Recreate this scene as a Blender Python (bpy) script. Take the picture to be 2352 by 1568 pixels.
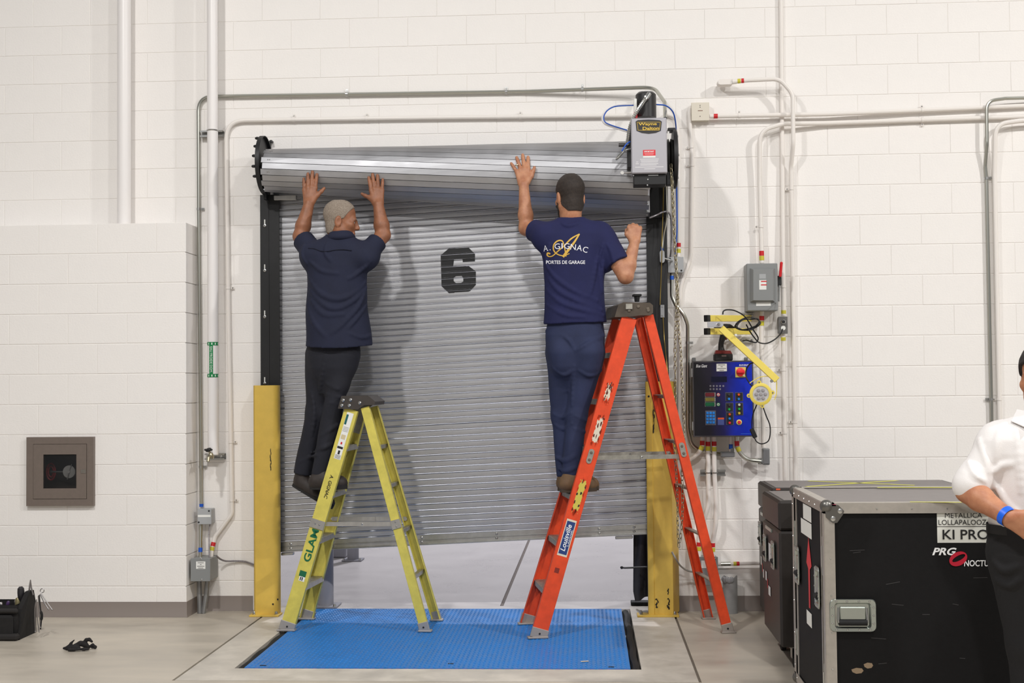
import bpy, math, random
import numpy as np
from mathutils import Vector, Matrix

for o in list(bpy.data.objects): bpy.data.objects.remove(o)
SC = bpy.context.scene
COL = SC.collection
rnd = random.Random(7)

# ------------------------------------------------------------------ camera
F_PX, W_PX, H_PX = 2950.0, 2352.0, 1568.0
CAM_H, CAM_D = 1.5031, 8.5822
RC = np.array([[0.99826267, 0.05812352, -0.00965943],
               [-0.01158771, 0.03293039, -0.99939047],
               [-0.05777, 0.99776613, 0.03354669]])      # rows: camera right, down, forward in world axes
cam_d = bpy.data.cameras.new('camera'); cam = bpy.data.objects.new('camera', cam_d); COL.objects.link(cam)
cam_d.sensor_width = 36.0; cam_d.lens = 36.0 * F_PX / W_PX; cam_d.clip_end = 200
M = Matrix.Identity(4)
for i in range(3):
    M[i][0] = RC[0][i]; M[i][1] = -RC[1][i]; M[i][2] = -RC[2][i]
M[1][3] = -CAM_D; M[2][3] = CAM_H
cam.matrix_world = M
SC.camera = cam

# ------------------------------------------------------------------ light
w = bpy.data.worlds.new('hall'); SC.world = w; w.use_nodes = True
w.node_tree.nodes['Background'].inputs[0].default_value = (1.0, 0.985, 0.975, 1)
w.node_tree.nodes['Background'].inputs[1].default_value = 0.23
def lamp(name, loc, target, power, size, col=(1, .985, .965), spread=180):
    d = bpy.data.lights.new(name, 'AREA'); d.shape = 'DISK'; d.size = size; d.energy = power; d.color = col
    d.spread = math.radians(spread)
    o = bpy.data.objects.new(name, d); COL.objects.link(o); o.location = loc
    o.rotation_euler = (Vector(target) - Vector(loc)).to_track_quat('-Z', 'Y').to_euler()
    return o
# left, centre and right ceiling lamps of the hall, read off the shadows on the wall and floor, and one over the dock beyond the
# door, read off the lit strip it throws under the shutter onto the leveller lip
lamp('high_bay_left_offscreen', (-2.8, -5.6, 6.2), (-2.5, -4.6, 0), 205, .35)
lamp('high_bay_centre_offscreen', (2.0, -6.0, 6.8), (1.8, -4.9, 0), 140, .40)
lamp('high_bay_right_offscreen', (7.0, -6.0, 7.0), (6.4, -4.8, 0), 420, .35)
lamp('fill_behind_offscreen', (0.6, -12.0, 7.2), (0.4, -10.5, 0), 320, .6)  # fill lamp added behind the camera, not read off any shadow
lamp('dock_high_bay_offscreen', (-.6, 6.0, 7.0), (-.6, 5.4, 0), 420, .6, (.93, .93, 1.0))
SC.view_settings.view_transform = 'Standard'; SC.view_settings.look = 'None'
SC.view_settings.gamma = 1; SC.view_settings.use_curve_mapping = False
SC.view_settings.exposure = 0.14

# ------------------------------------------------------------------ helpers
def V3(a): return np.array(a, float)
def ray(px, py): return np.array([(px - 1176) / F_PX, (py - 784) / F_PX, 1.0]) @ RC
CAMP = V3((0, -CAM_D, CAM_H))
def at(px, py, Y):
    d = ray(px, py); return CAMP + d * ((Y + CAM_D) / d[1])
def fl(px, py, z=0.0):
    d = ray(px, py); return CAMP + d * ((z - CAM_H) / d[2])
def pm(n, Y): return n * (CAM_D + Y) / F_PX
def nrm(v):
    v = V3(v); return v / (np.linalg.norm(v) + 1e-12)
def frame(axis, up=(0, 0, 1)):
    a = nrm(axis); u = V3(up)
    if abs(a @ u) > .98: u = V3((1, 0, 0))
    s = nrm(np.cross(u, a)); t = np.cross(a, s); return s, t, a
def rotz(a): c, s = math.cos(a), math.sin(a); return np.array([[c, -s, 0], [s, c, 0], [0, 0, 1]])

def lin(c):
    return tuple(((x / 255) / 12.92 if x / 255 <= .04045 else ((x / 255 + .055) / 1.055) ** 2.4) for x in c)
MATS = {}
def mat(name, rgb, rough=.5, metal=0.0, var=0.0, vscale=8.0, bump=0.0, bscale=60.0, spec=.5, coat=0, rvar=0.0, rgb2=None, stretch=None, thr=None, emit=0, alpha=None, trans=0):
    if name in MATS: return MATS[name]
    m = bpy.data.materials.new(name); m.use_nodes = True; nt = m.node_tree; b = nt.nodes['Principled BSDF']
    L = nt.links.new
    c = lin(rgb); b.inputs['Base Color'].default_value = (*c, 1); b.inputs['Roughness'].default_value = rough
    b.inputs['Metallic'].default_value = metal; b.inputs['Specular IOR Level'].default_value = spec
    b.inputs['Coat Weight'].default_value = coat
    if trans: b.inputs['Transmission Weight'].default_value = trans
    if alpha is not None: b.inputs['Alpha'].default_value = alpha
    if emit:
        b.inputs['Emission Color'].default_value = (*c, 1); b.inputs['Emission Strength'].default_value = emit
    tc = nt.nodes.new('ShaderNodeTexCoord'); src = tc.outputs['Object']
    if stretch:
        mp = nt.nodes.new('ShaderNodeMapping'); mp.inputs['Scale'].default_value = stretch; L(src, mp.inputs[0]); src = mp.outputs[0]
    if var or rgb2 or rvar:
        n = nt.nodes.new('ShaderNodeTexNoise'); n.inputs['Scale'].default_value = vscale; n.inputs['Detail'].default_value = 6
        n.inputs['Roughness'].default_value = .6; L(src, n.inputs['Vector'])
        r = nt.nodes.new('ShaderNodeValToRGB'); L(n.outputs['Fac'], r.inputs['Fac'])
        lo, hi = thr if thr else (.3, .7)
        r.color_ramp.elements[0].position = lo; r.color_ramp.elements[1].position = hi
        c2 = lin(rgb2) if rgb2 else tuple(x * (1 - var) for x in c)
        c1 = c if rgb2 else tuple(min(1, x * (1 + var * .6)) for x in c)
        r.color_ramp.elements[0].color = (*c2, 1); r.color_ramp.elements[1].color = (*c1, 1)
        L(r.outputs[0], b.inputs['Base Color'])
        if rvar:
            mr = nt.nodes.new('ShaderNodeMapRange'); L(n.outputs['Fac'], mr.inputs[0]); mr.inputs[1].default_value = .3; mr.inputs[2].default_value = .7
            mr.inputs[3].default_value = rough - rvar; mr.inputs[4].default_value = rough + rvar; L(mr.outputs[0], b.inputs['Roughness'])
    if bump:
        n2 = nt.nodes.new('ShaderNodeTexNoise'); n2.inputs['Scale'].default_value = bscale; n2.inputs['Detail'].default_value = 4; L(src, n2.inputs['Vector'])
        bp = nt.nodes.new('ShaderNodeBump'); bp.inputs['Strength'].default_value = bump; bp.inputs['Distance'].default_value = .004
        L(n2.outputs['Fac'], bp.inputs['Height']); L(bp.outputs[0], b.inputs['Normal'])
    MATS[name] = m; return m

WO = {}
def tag(o, label=None, cat=None, group=None, kind=None):
    if label: o['label'] = label
    if cat: o['category'] = cat
    if group: o['group'] = group
    if kind: o['kind'] = kind
    return o
def T(name, label, cat, loc, group=None):
    o = bpy.data.objects.new(name, None); o.empty_display_size = .05; COL.objects.link(o); o.location = tuple(loc)
    WO[o.name] = V3(loc); return tag(o, label, cat, group)
def link_mesh(name, me, origin, parent=None):
    o = bpy.data.objects.new(name, me); COL.objects.link(o); WO[o.name] = V3(origin)
    if parent is not None:
        o.parent = parent; o.location = tuple(V3(origin) - WO[parent.name])
    else: o.location = tuple(origin)
    return o

class MB:
    def __init__(s): s.v = []; s.f = []
    def add(s, vs, fs):
        n = len(s.v); s.v.extend([tuple(map(float, p)) for p in vs]); s.f.extend([tuple(n + i for i in f) for f in fs]); return s
    def box(s, c, size, R=None, b=0.0):
        c = V3(c); h = V3(size) / 2; R = np.eye(3) if R is None else R
        b = min(b, h.min() * .9)
        if b <= 0:
            vs = [c + R @ (h * V3((x, y, z))) for x in (-1, 1) for y in (-1, 1) for z in (-1, 1)]
            return s.add(vs, [(0, 1, 3, 2), (4, 6, 7, 5), (0, 4, 5, 1), (2, 3, 7, 6), (0, 2, 6, 4), (1, 5, 7, 3)])
        vs = []; idx = {}
        for x in (-1, 1):
            for y in (-1, 1):
                for z in (-1, 1):
                    for a in range(3):
                        p = V3((x, y, z)) * (h - b); p[a] = (x, y, z)[a] * h[a]
                        idx[(x, y, z, a)] = len(vs); vs.append(c + R @ p)
        fs = []
        for a in range(3):
            e = [(-1, -1), (1, -1), (1, 1), (-1, 1)]
            for sg in (-1, 1):
                q = []
                for (u, w_) in e:
                    k = [0, 0, 0]; k[a] = sg; k[(a + 1) % 3] = u; k[(a + 2) % 3] = w_; q.append(idx[(*k, a)])
                fs.append(tuple(q) if sg > 0 else tuple(q[::-1]))
        for a in range(3):
            b1, b2 = (a + 1) % 3, (a + 2) % 3
            for u in (-1, 1):
                for w_ in (-1, 1):
                    k0 = [0, 0, 0]; k0[a] = -1; k0[b1] = u; k0[b2] = w_; k1 = list(k0); k1[a] = 1
                    q = (idx[(*k0, b1)], idx[(*k1, b1)], idx[(*k1, b2)], idx[(*k0, b2)])
                    fs.append(q if u * w_ < 0 else q[::-1])
        for x in (-1, 1):
            for y in (-1, 1):
                for z in (-1, 1):
                    t = (idx[(x, y, z, 0)], idx[(x, y, z, 1)], idx[(x, y, z, 2)])
                    fs.append(t if x * y * z > 0 else t[::-1])
        return s.add(vs, fs)
    def hexa(s, p):
        return s.add(p, [(0, 3, 2, 1), (4, 5, 6, 7), (0, 1, 5, 4), (1, 2, 6, 5), (2, 3, 7, 6), (3, 0, 4, 7)])
    def beam(s, p0, p1, wx, wy, up=(0, 0, 1), b=0.0, ext=0.0):
        p0, p1 = V3(p0), V3(p1); S, Tt, A = frame(p1 - p0, up); L = np.linalg.norm(p1 - p0) + ext
        return s.box((p0 + p1) / 2, (wx, wy, L), np.stack([S, Tt, A], 1), b)
    def cyl(s, p0, p1, r0, r1=None, n=16, caps=True):
        r1 = r0 if r1 is None else r1; p0, p1 = V3(p0), V3(p1); S, Tt, A = frame(p1 - p0)
        vs = []
        for p, r in ((p0, r0), (p1, r1)):
            for i in range(n):
                a = 2 * math.pi * i / n; vs.append(p + r * (math.cos(a) * S + math.sin(a) * Tt))
        fs = [(i, (i + 1) % n, n + (i + 1) % n, n + i) for i in range(n)]
        if caps: fs += [tuple(range(n))[::-1], tuple(range(n, 2 * n))]
        return s.add(vs, fs)
    def lathe(s, prof, p, axis=(0, 0, 1), n=20, caps=True):
        S, Tt, A = frame(axis); p = V3(p); vs = []
        for (r, h) in prof:
            for i in range(n):
                a = 2 * math.pi * i / n; vs.append(p + A * h + r * (math.cos(a) * S + math.sin(a) * Tt))
        fs = []
        for k in range(len(prof) - 1):
            for i in range(n):
                j = (i + 1) % n; fs.append((k * n + i, k * n + j, (k + 1) * n + j, (k + 1) * n + i))
        if caps: fs += [tuple(range(n))[::-1], tuple(range((len(prof) - 1) * n, len(prof) * n))]
        return s.add(vs, fs)
    def tube(s, pts, r, n=8, closed=False, caps=True):
        P = [V3(p) for p in pts]; m = len(P); rr = r if hasattr(r, '__len__') else [r] * m
        tan = []
        for i in range(m):
            a = P[(i - 1) % m] if (closed or i > 0) else P[i]; b = P[(i + 1) % m] if (closed or i < m - 1) else P[i]; tan.append(nrm(b - a))
        S, Tt, _ = frame(tan[0]); vs = []
        for i in range(m):
            S = nrm(S - tan[i] * (S @ tan[i])); Tt = np.cross(tan[i], S)
            for k in range(n):
                a = 2 * math.pi * k / n; vs.append(P[i] + rr[i] * (math.cos(a) * S + math.sin(a) * Tt))
        fs = []
        for i in range(m if closed else m - 1):
            j = (i + 1) % m
            for k in range(n):
                l = (k + 1) % n; fs.append((i * n + k, i * n + l, j * n + l, j * n + k))
        if caps and not closed: fs += [tuple(range(n))[::-1], tuple(range((m - 1) * n, m * n))]
        return s.add(vs, fs)
    def prism(s, poly, vec):
        n = len(poly); vec = V3(vec); P = [V3(p) for p in poly]
        return s.add(P + [p + vec for p in P], [tuple(range(n)), tuple(range(2 * n - 1, n - 1, -1))] + [(i, n + i, n + (i + 1) % n, (i + 1) % n) for i in range(n)])
    def ball(s, c, r, n=12, m=8, sc=(1, 1, 1), R=None):
        c = V3(c); R = np.eye(3) if R is None else R; vs = [c + R @ (V3((0, 0, -r)) * sc)]
        for j in range(1, m):
            t = math.pi * j / m - math.pi / 2
            for i in range(n):
                a = 2 * math.pi * i / n; vs.append(c + R @ (V3((math.cos(t) * math.cos(a), math.cos(t) * math.sin(a), math.sin(t))) * r * V3(sc)))
        vs.append(c + R @ (V3((0, 0, r)) * sc)); fs = []
        for i in range(n):
            j = (i + 1) % n; fs.append((0, 1 + j, 1 + i)); fs.append((len(vs) - 1, 1 + (m - 2) * n + i, 1 + (m - 2) * n + j))
            for k in range(m - 2): fs.append((1 + k * n + i, 1 + k * n + j, 1 + (k + 1) * n + j, 1 + (k + 1) * n + i))
        return s.add(vs, fs)
    def build(s, name, m, parent=None, label=None, cat=None, group=None, kind=None, smooth=35, origin=None):
        vs = np.array(s.v); 
        if origin is None:
            lo, hi = vs.min(0), vs.max(0); origin = (lo + hi) / 2
            if parent is None: origin[2] = lo[2]
        me = bpy.data.meshes.new(name); me.from_pydata([tuple(p) for p in vs - origin], [], s.f); me.update()
        import bmesh
        bm = bmesh.new(); bm.from_mesh(me); bmesh.ops.recalc_face_normals(bm, faces=bm.faces); bm.to_mesh(me); bm.free()
        if smooth:
            me.shade_smooth(); me.set_sharp_from_angle(angle=math.radians(smooth))
        me.materials.append(m)
        o = link_mesh(name, me, origin, parent)
        return tag(o, label, cat, group, kind)

def fillet(pts, r, n=6):
    P = [V3(p) for p in pts]; out = [P[0]]
    for i in range(1, len(P) - 1):
        a, b, c = P[i - 1], P[i], P[i + 1]; u = nrm(a - b); v = nrm(c - b)
        ri = r[i - 1] if hasattr(r, '__len__') else r
        ang = math.acos(max(-1, min(1, u @ v)))
        if ang > 3.1: out.append(b); continue
        d = min(ri / math.tan(ang / 2), .49 * np.linalg.norm(a - b), .49 * np.linalg.norm(c - b))
        p, q = b + u * d, b + v * d
        for k in range(n + 1):
            t = k / n; out.append((1 - t) ** 2 * p + 2 * t * (1 - t) * b + t * t * q)
    out.append(P[-1]); return out
def smooth_path(pts, n=6):
    P = [V3(p) for p in pts]; P = [2 * P[0] - P[1]] + P + [2 * P[-1] - P[-2]]; out = []
    for i in range(1, len(P) - 2):
        for k in range(n):
            t = k / n; a, b, c, d = P[i - 1], P[i], P[i + 1], P[i + 2]
            out.append(.5 * ((2 * b) + (c - a) * t + (2 * a - 5 * b + 4 * c - d) * t * t + (3 * b - a - 3 * c + d) * t ** 3))
    out.append(P[-2]); return out
def pbox(mb, x0, y0, x1, y1, Y, d, b=0.0):
    """axis aligned box whose front face covers that pixel rectangle at depth plane Y, going d back"""
    c = at((x0 + x1) / 2, (y0 + y1) / 2, Y); w_, h_ = pm(abs(x1 - x0), Y), pm(abs(y1 - y0), Y)
    mb.box(c + V3((0, d / 2, 0)), (w_, d, h_), None, b); return mb

def text(s, name, m, parent, c, xd, yd, w_, h_, bold=0.0, shear=0.0, thick=.0008, fit=True, spacing=1.0):
    cu = bpy.data.curves.new(name, 'FONT'); cu.body = s; cu.align_x = 'CENTER'; cu.align_y = 'CENTER'; cu.offset = bold; cu.shear = shear; cu.space_character = spacing
    cu.resolution_u = 3
    tmp = bpy.data.objects.new(name, cu); COL.objects.link(tmp)
    dg = bpy.context.evaluated_depsgraph_get(); me = bpy.data.meshes.new_from_object(tmp.evaluated_get(dg)); bpy.data.objects.remove(tmp)
    co = np.empty(len(me.vertices) * 3); me.vertices.foreach_get('co', co); co = co.reshape(-1, 3)
    lo, hi = co.min(0), co.max(0); ct = (lo + hi) / 2; sz = np.maximum(hi - lo, 1e-6)
    kx = w_ / sz[0]; ky = (h_ / sz[1]) if h_ else kx
    xd, yd = nrm(xd), nrm(yd); nd = np.cross(xd, yd); c = V3(c)
    fs = [tuple(p.vertices) for p in me.polygons]; bpy.data.meshes.remove(me)
    vs = [c + xd * (p[0] - ct[0]) * kx + yd * (p[1] - ct[1]) * ky for p in co]
    mb = MB()
    n = len(vs); mb.v = [tuple(v + nd * thick) for v in vs]; mb.f = fs
    return mb.build(name, m, parent, smooth=0)
# ------------------------------------------------------------------ materials
WHITE = mat('painted_block', (243, 239, 235), .55, var=.02, vscale=3, bump=.25, bscale=90)
MORTAR = mat('painted_mortar', (240, 236, 232), .6, bump=.2, bscale=60)
CONC = mat('concrete_floor', (190, 181, 167), .42, var=.24, vscale=2.6, stretch=(.5, 1.4, 1), bump=.06, bscale=25, rvar=.12)
CONC2 = mat('newer_concrete', (200, 193, 182), .5, var=.24, vscale=5.0, bump=.08, bscale=40, rvar=.1)
DOCKC = mat('dock_concrete', (196, 192, 192), .33, var=.06, vscale=2.5, rvar=.1, bump=.05, bscale=12)
BASEB = mat('grey_vinyl_base', (139, 129, 123), .6)
GALV = mat('galvanised_slat', (196, 196, 199), .42, 1.0, var=.10, vscale=10, rvar=.07, stretch=(.25, 1, 1))
GALV_C = mat('galvanised_coil_slat', (184, 184, 187), .52, 1.0, var=.16, vscale=7, rvar=.1, stretch=(.4, 1, 1))
STEEL = mat('zinc_steel', (190, 190, 188), .32, 1.0, var=.1, vscale=30)
ALU = mat('aluminium', (196, 194, 190), .42, 1.0, var=.12, vscale=25)
EMT = mat('conduit_steel', (186, 186, 178), .3, 1.0)
BLACKM = mat('black_steel', (22, 22, 24), .5, 0, var=.2, vscale=30)
BLACKR = mat('black_rubber', (20, 20, 21), .75, var=.3, vscale=40)
YEL = mat('yellow_guard_paint', (220, 184, 82), .5, var=.07, vscale=14)
BLUE = mat('blue_plate_paint', (28, 116, 192), .42, var=.12, vscale=5, rvar=.08, spec=.4)
WPAINT = mat('white_pipe_paint', (240, 236, 234), .35)
CPAINT = mat('painted_conduit', (236, 230, 224), .45)
GREYBOX = mat('grey_enamel', (134, 136, 136), .45)
GREYBOX2 = mat('light_grey_enamel', (166, 168, 170), .45)
BLUEC = mat('blue_tape', (16, 84, 190), .5)
REDC = mat('red_tape', (206, 30, 38), .45)
YELC = mat('yellow_tape', (206, 196, 60), .5)
BLACKP = mat('black_plastic', (24, 24, 25), .45)
PAPER = mat('white_label', (232, 232, 228), .6)
INK = mat('black_ink', (22, 22, 24), .6)
WHITEINK = mat('white_print', (240, 240, 240), .6)

# ------------------------------------------------------------------ floor
PX0, PX1, PY0, PY1 = -1.850, .212, -1.742, .072          # leveller plate
HX0, HX1, HY0 = PX0 - .052, PX1 + .058, PY0 - .006        # pit opening
SX0, SX1, SY0 = -2.135, .545, -2.03                       # newer concrete surround
JW = .014
def floor_piece(mb, x0, x1, y0, y1, z0=-.12, z1=0.0): mb.box(((x0 + x1) / 2, (y0 + y1) / 2, (z0 + z1) / 2), (x1 - x0, y1 - y0, z1 - z0))
mb = MB()
floor_piece(mb, -9, SX0 - JW, -13, 0.2); floor_piece(mb, SX1 + JW, 9, -13, .2); floor_piece(mb, SX0 - JW, SX1 + JW, -13, SY0 - .006)
FLOOR = mb.build('floor', CONC, kind='structure', smooth=0)
mb = MB()
floor_piece(mb, SX0, HX0, SY0, .19); floor_piece(mb, HX1, SX1, SY0, .19); floor_piece(mb, HX0, HX1, SY0, HY0)
sur = mb.build('floor_surround', CONC2, kind='structure', smooth=0)
mb = MB(); floor_piece(mb, HX0 + .0, HX1, HY0 + .0, PY1, -.3, -.2); floor_piece(mb, SX0 - JW, SX0, SY0, .19, -.1, -.012); floor_piece(mb, SX1, SX1 + JW, SY0, .19, -.1, -.010); floor_piece(mb, SX0, SX1, SY0 - .006, SY0, -.1, -.008)
mb.build('floor_joint', mat('joint_filler', (112, 102, 92), .9), kind='structure', smooth=0)
# floor of the dock beyond the door
jx = fl(1150, 1396)[0], fl(1215, 1240)[0]
jy = fl(1150, 1396)[1], fl(1215, 1240)[1]
sl = (jx[1] - jx[0]) / (jy[1] - jy[0])
def jxat(y): return jx[0] + sl * (y - jy[0])
mb = MB(); g = .012
for a, b in (((-7, None), 0), ((None, 7), 1)):
    y0, y1 = .2, 11
    if b == 0: P = [(-7, y0), (jxat(y0) - g, y0), (jxat(y1) - g, y1), (-7, y1)]
    else: P = [(jxat(y0) + g, y0), (7, y0), (7, y1), (jxat(y1) + g, y1)]
    mb.prism([(p[0], p[1], -.1) for p in P], (0, 0, .098))
floor_piece(mb, -2.2, HX0, .19, .2, -.1, -.002); floor_piece(mb, HX1, .6, .19, .2, -.1, -.002); floor_piece(mb, HX0, HX1, PY1 + .012, .2, -.1, -.002)
dockf = mb.build('floor_dock', DOCKC, kind='structure', smooth=0)
mb = MB(); floor_piece(mb, -7, 7, .2, 11, -.2, -.012); mb.build('floor_dock_joint', mat('dock_joint', (120, 112, 108), .9), kind='structure', smooth=0)
mb = MB(); mb.box((0, 11.1, 2), (14, .2, 4.2)); mb.build('wall_dock', mat('dock_wall', (205, 203, 205), .7), kind='structure', smooth=0)

# ------------------------------------------------------------------ block walls
OX0, OX1, OZ1 = -2.12, .44, 2.80
mb = MB()
mb.box(((-9 + OX0) / 2, .103, 3.4), (OX0 + 9, .2, 6.8)); mb.box(((9 + OX1) / 2, .103, 3.4), (9 - OX1, .2, 6.8)); mb.box(((OX0 + OX1) / 2, .103, (OZ1 + 6.8) / 2), (OX1 - OX0, .2, 6.8 - OZ1))
WALL = mb.build('wall_back', MORTAR, kind='structure', smooth=0)
def block_mesh(wd, hd, bev=.0022, dep=.003):
    a, b = wd / 2, hd / 2; vs = []
    for (y, i) in ((-dep, bev), (-dep + bev * .6, 0), (0.0, 0)):
        vs += [(-a + i, y, -b + i), (a - i, y, -b + i), (a - i, y, b - i), (-a + i, y, b - i)]
    fs = [(0, 1, 2, 3)]
    for k in (0, 4):
        for i in range(4): j = (i + 1) % 4; fs.append((k + i, k + 4 + i, k + 4 + j, k + j))
    return vs, fs
BM = {}
def get_block(wd, hd):
    k = (round(wd, 4), round(hd, 4))
    if k not in BM:
        me = bpy.data.meshes.new('block'); vs, fs = block_mesh(*k); me.from_pydata(vs, [], fs); me.materials.append(WHITE); me.update(); BM[k] = me
    return BM[k]
def put_block(parent, c, wd, hd, rz=0.0):
    o = bpy.data.objects.new('block', get_block(wd, hd)); COL.objects.link(o); o.parent = parent
    o.location = tuple(V3(c) - WO[parent.name]); o.rotation_euler = (rnd.uniform(-.0022, .0022), 0, rz + rnd.uniform(-.0012, .0012))
    return o
JT = .005; JV = .0025; GX = .0136
PILX, PILY, PILZ = -2.640, -.24, 2.6
far = MB()
for r in range(0, 34):
    z0 = .2 * r; off = GX + (0 if r % 2 else .2)
    k0 = int(math.floor((-9 - off) / .4)); k1 = int(math.ceil((9 - off) / .4))
    for k in range(k0, k1):
        x0, x1 = off + .4 * k, off + .4 * (k + 1); zc = z0 + .1
        segs = [(x0, x1)]
        if z0 < OZ1 - .01:
            segs = []
            if x0 < OX0: segs.append((x0, min(x1, OX0 + JT / 2)))
            if x1 > OX1: segs.append((max(x0, OX1 - JT / 2), x1))
        for (a, b) in segs:
            if b - a < .03 or b < -9 or a > 9: continue
            if z0 < PILZ - .01 and b < PILX + .02: continue
            c = ((a + b) / 2, .003, zc); wd, hd = round(b - a - JV, 4), .2 - JT
            vis = (-4.15 < (a + b) / 2 < 3.05) and z0 < 4.25
            if vis: put_block(WALL, c, wd, hd)
            else:
                vs, fs = block_mesh(wd, hd); far.add([V3(v) + V3(c) for v in vs], fs)
far.build('far_blocks', WHITE, WALL, kind='stuff', smooth=0)
# pilaster on the left: a thicker, lower block wall
HB0, HB1 = at(74, 1146, PILY), at(201, 1019, PILY); KX0, KX1, KZ0, KZ1 = HB0[0], HB1[0], HB0[2], HB1[2]      # recess of the hose cabinet
mb = MB(); yc, yd_ = PILY / 2 + .003, -PILY
for (xa, xb, za, zb_) in ((-9, KX0, 0, PILZ - .004), (KX1, PILX - .006, 0, PILZ - .004), (KX0, KX1, 0, KZ0), (KX0, KX1, KZ1, PILZ - .004)): mb.box(((xa + xb) / 2, yc, (za + zb_) / 2), (xb - xa, yd_, zb_ - za))
PIL = mb.build('wall_left', MORTAR, kind='structure', smooth=0)
far = MB()
for r in range(13):
    zc = .2 * r + .1; x = PILX
    wfirst = .2 if r % 2 == 0 else .4
    x1 = PILX; first = True
    while x1 > -9:
        x0 = x1 - (wfirst if first else .4); first = False
        c = ((x0 + x1) / 2, PILY + .003, zc); wd = round(x1 - x0 - JV, 4)
        if x1 > -4.15:
            za, zb_ = zc - .1, zc + .1
            if x0 < KX1 and x1 > KX0 and za < KZ1 and zb_ > KZ0:
                # block cut round the cabinet recess: one mesh of flush pieces, so that no seam shows
                X0_, X1_, Z0_, Z1_ = x0 + JV / 2, x1 - JV / 2, za + JT / 2, zb_ - JT / 2; cm = MB(); zl_, zh_ = max(Z0_, KZ0), min(Z1_, KZ1)
                for (pa, pb_, qa, qb) in ((X0_, KX0, zl_, zh_), (KX1, X1_, zl_, zh_), (X0_, X1_, Z0_, KZ0), (X0_, X1_, KZ1, Z1_)):
                    pa, pb_, qa, qb = max(pa, X0_), min(pb_, X1_), max(qa, Z0_), min(qb, Z1_)
                    if pb_ - pa > .004 and qb - qa > .004: cm.box(((pa + pb_) / 2, PILY + .0016, (qa + qb) / 2), (pb_ - pa, .003, qb - qa))
                if cm.v: cm.build('block', WHITE, PIL, smooth=0)
            else: put_block(PIL, c, wd, .2 - JT)
        else:
            vs, fs = block_mesh(wd, .2 - JT); far.add([V3(v) + V3(c) for v in vs], fs)
        x1 = x0
    # return side, facing right
    d = -PILY; s0 = .2 if r % 2 else d
    for (a, b) in (((0, .2), (.2, d)) if r % 2 else ((0, d),)):
        if b - a > .02: put_block(PIL, (PILX - .003, PILY + (a + b) / 2, zc), round(b - a - JV, 4), .2 - JT, math.pi / 2)
far.build('far_blocks', WHITE, PIL, kind='stuff', smooth=0)
# baseboards
def base(name, pts, h=.1):
    mb = MB(); prof = [(0, h), (.004, h), (.005, .015), (.011, .002), (.011, 0), (0, 0)]
    n = len(prof); ring = []
    for i, p in enumerate(pts):
        p = V3(p); ds = []
        if i > 0: ds.append(nrm(p - V3(pts[i - 1])))
        if i < len(pts) - 1: ds.append(nrm(V3(pts[i + 1]) - p))
        ns = [V3((d[1], -d[0], 0)) for d in ds]; nn = ns[0] if len(ns) == 1 else (ns[0] + ns[1]) / (1 + ns[0] @ ns[1])
        ring += [p + nn * o + V3((0, 0, z)) for (o, z) in prof]
    fs = []
    for i in range(len(pts) - 1):
        for k in range(n): fs.append((i * n + k, i * n + (k + 1) % n, (i + 1) * n + (k + 1) % n, (i + 1) * n + k))
    fs += [tuple(range(n)), tuple(range(len(pts) * n - n, len(pts) * n))[::-1]]
    mb.add(ring, fs); return mb.build(name, BASEB, kind='structure', smooth=30)
base('baseboard_left', [(-9, PILY, 0), (PILX, PILY, 0), (PILX, -.0, 0), (OX0 - .14, -.0, 0)])
base('baseboard_right', [(OX1 + .08, 0, 0), (9, 0, 0)])

# ------------------------------------------------------------------ dock leveller plate
LV = T('dock_leveler', 'blue steel checker plate dock leveler set flush in the floor', 'dock leveler', ((PX0 + PX1) / 2, (PY0 + PY1) / 2, 0))
mb = MB(); mb.box(((PX0 + PX1) / 2, (PY0 - .43) / 2, -.008), (PX1 - PX0, -.43 - PY0 - .003, .02)); deck = mb.build('deck_plate', BLUE, LV, smooth=0)
mb = MB(); mb.box(((PX0 + PX1) / 2, (-.43 + PY1) / 2, -.008), (PX1 - PX0, PY1 + .43 - .003, .02)); lip = mb.build('lip_plate', BLUE, LV, smooth=0)
def tread(y0, y1, z, name, par):
    mb = MB(); nx = 78; dx = (PX1 - PX0 - .02) / nx; ny = int((y1 - y0) / dx); a, b, h = dx * .42, dx * .15, .0022
    for i in range(nx):
        for j in range(ny):
            cx, cy = PX0 + .01 + (i + .5) * dx, y0 + (j + .5) * dx; s = 1 if (i + j) % 2 else -1
            u = np.array((.707 * s, .707)); t = np.array((-.707, .707 * s)); c = np.array((cx, cy))
            p = [c - u * a, c + t * b, c + u * a, c - t * b]
            mb.v += [(q[0], q[1], z) for q in p] + [(*(c - u * a * .6), z + h), (*(c + u * a * .6), z + h)]
            n = len(mb.v) - 6; mb.f += [(n, n + 1, n + 4), (n + 1, n + 2, n + 5, n + 4), (n + 2, n + 3, n + 5), (n + 3, n, n + 4, n + 5)]
    o = mb.build(name, BLUE, par, smooth=0); o['kind'] = 'stuff'
tread(PY0 + .01, -.44, .002, 'tread_bumps', deck); tread(-.42, PY1 - .005, .002, 'tread_bumps', lip)
mb = MB(); nh = 46; mb.box((PX0, PY0 - .0015, -.004), (.024, .006, .012), None, .002)
kn = mb.build('hinge_knuckle', mat('blue_plate_dark', (40, 62, 150), .4), LV, smooth=0)
for i in range(nh):
    o = kn if i == 0 else kn.copy()
    if i: COL.objects.link(o)
    o.location = tuple(V3((PX0 + (i + .5) * (PX1 - PX0) / nh, PY0 - .0015, -.004)) - WO[LV.name])
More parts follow.
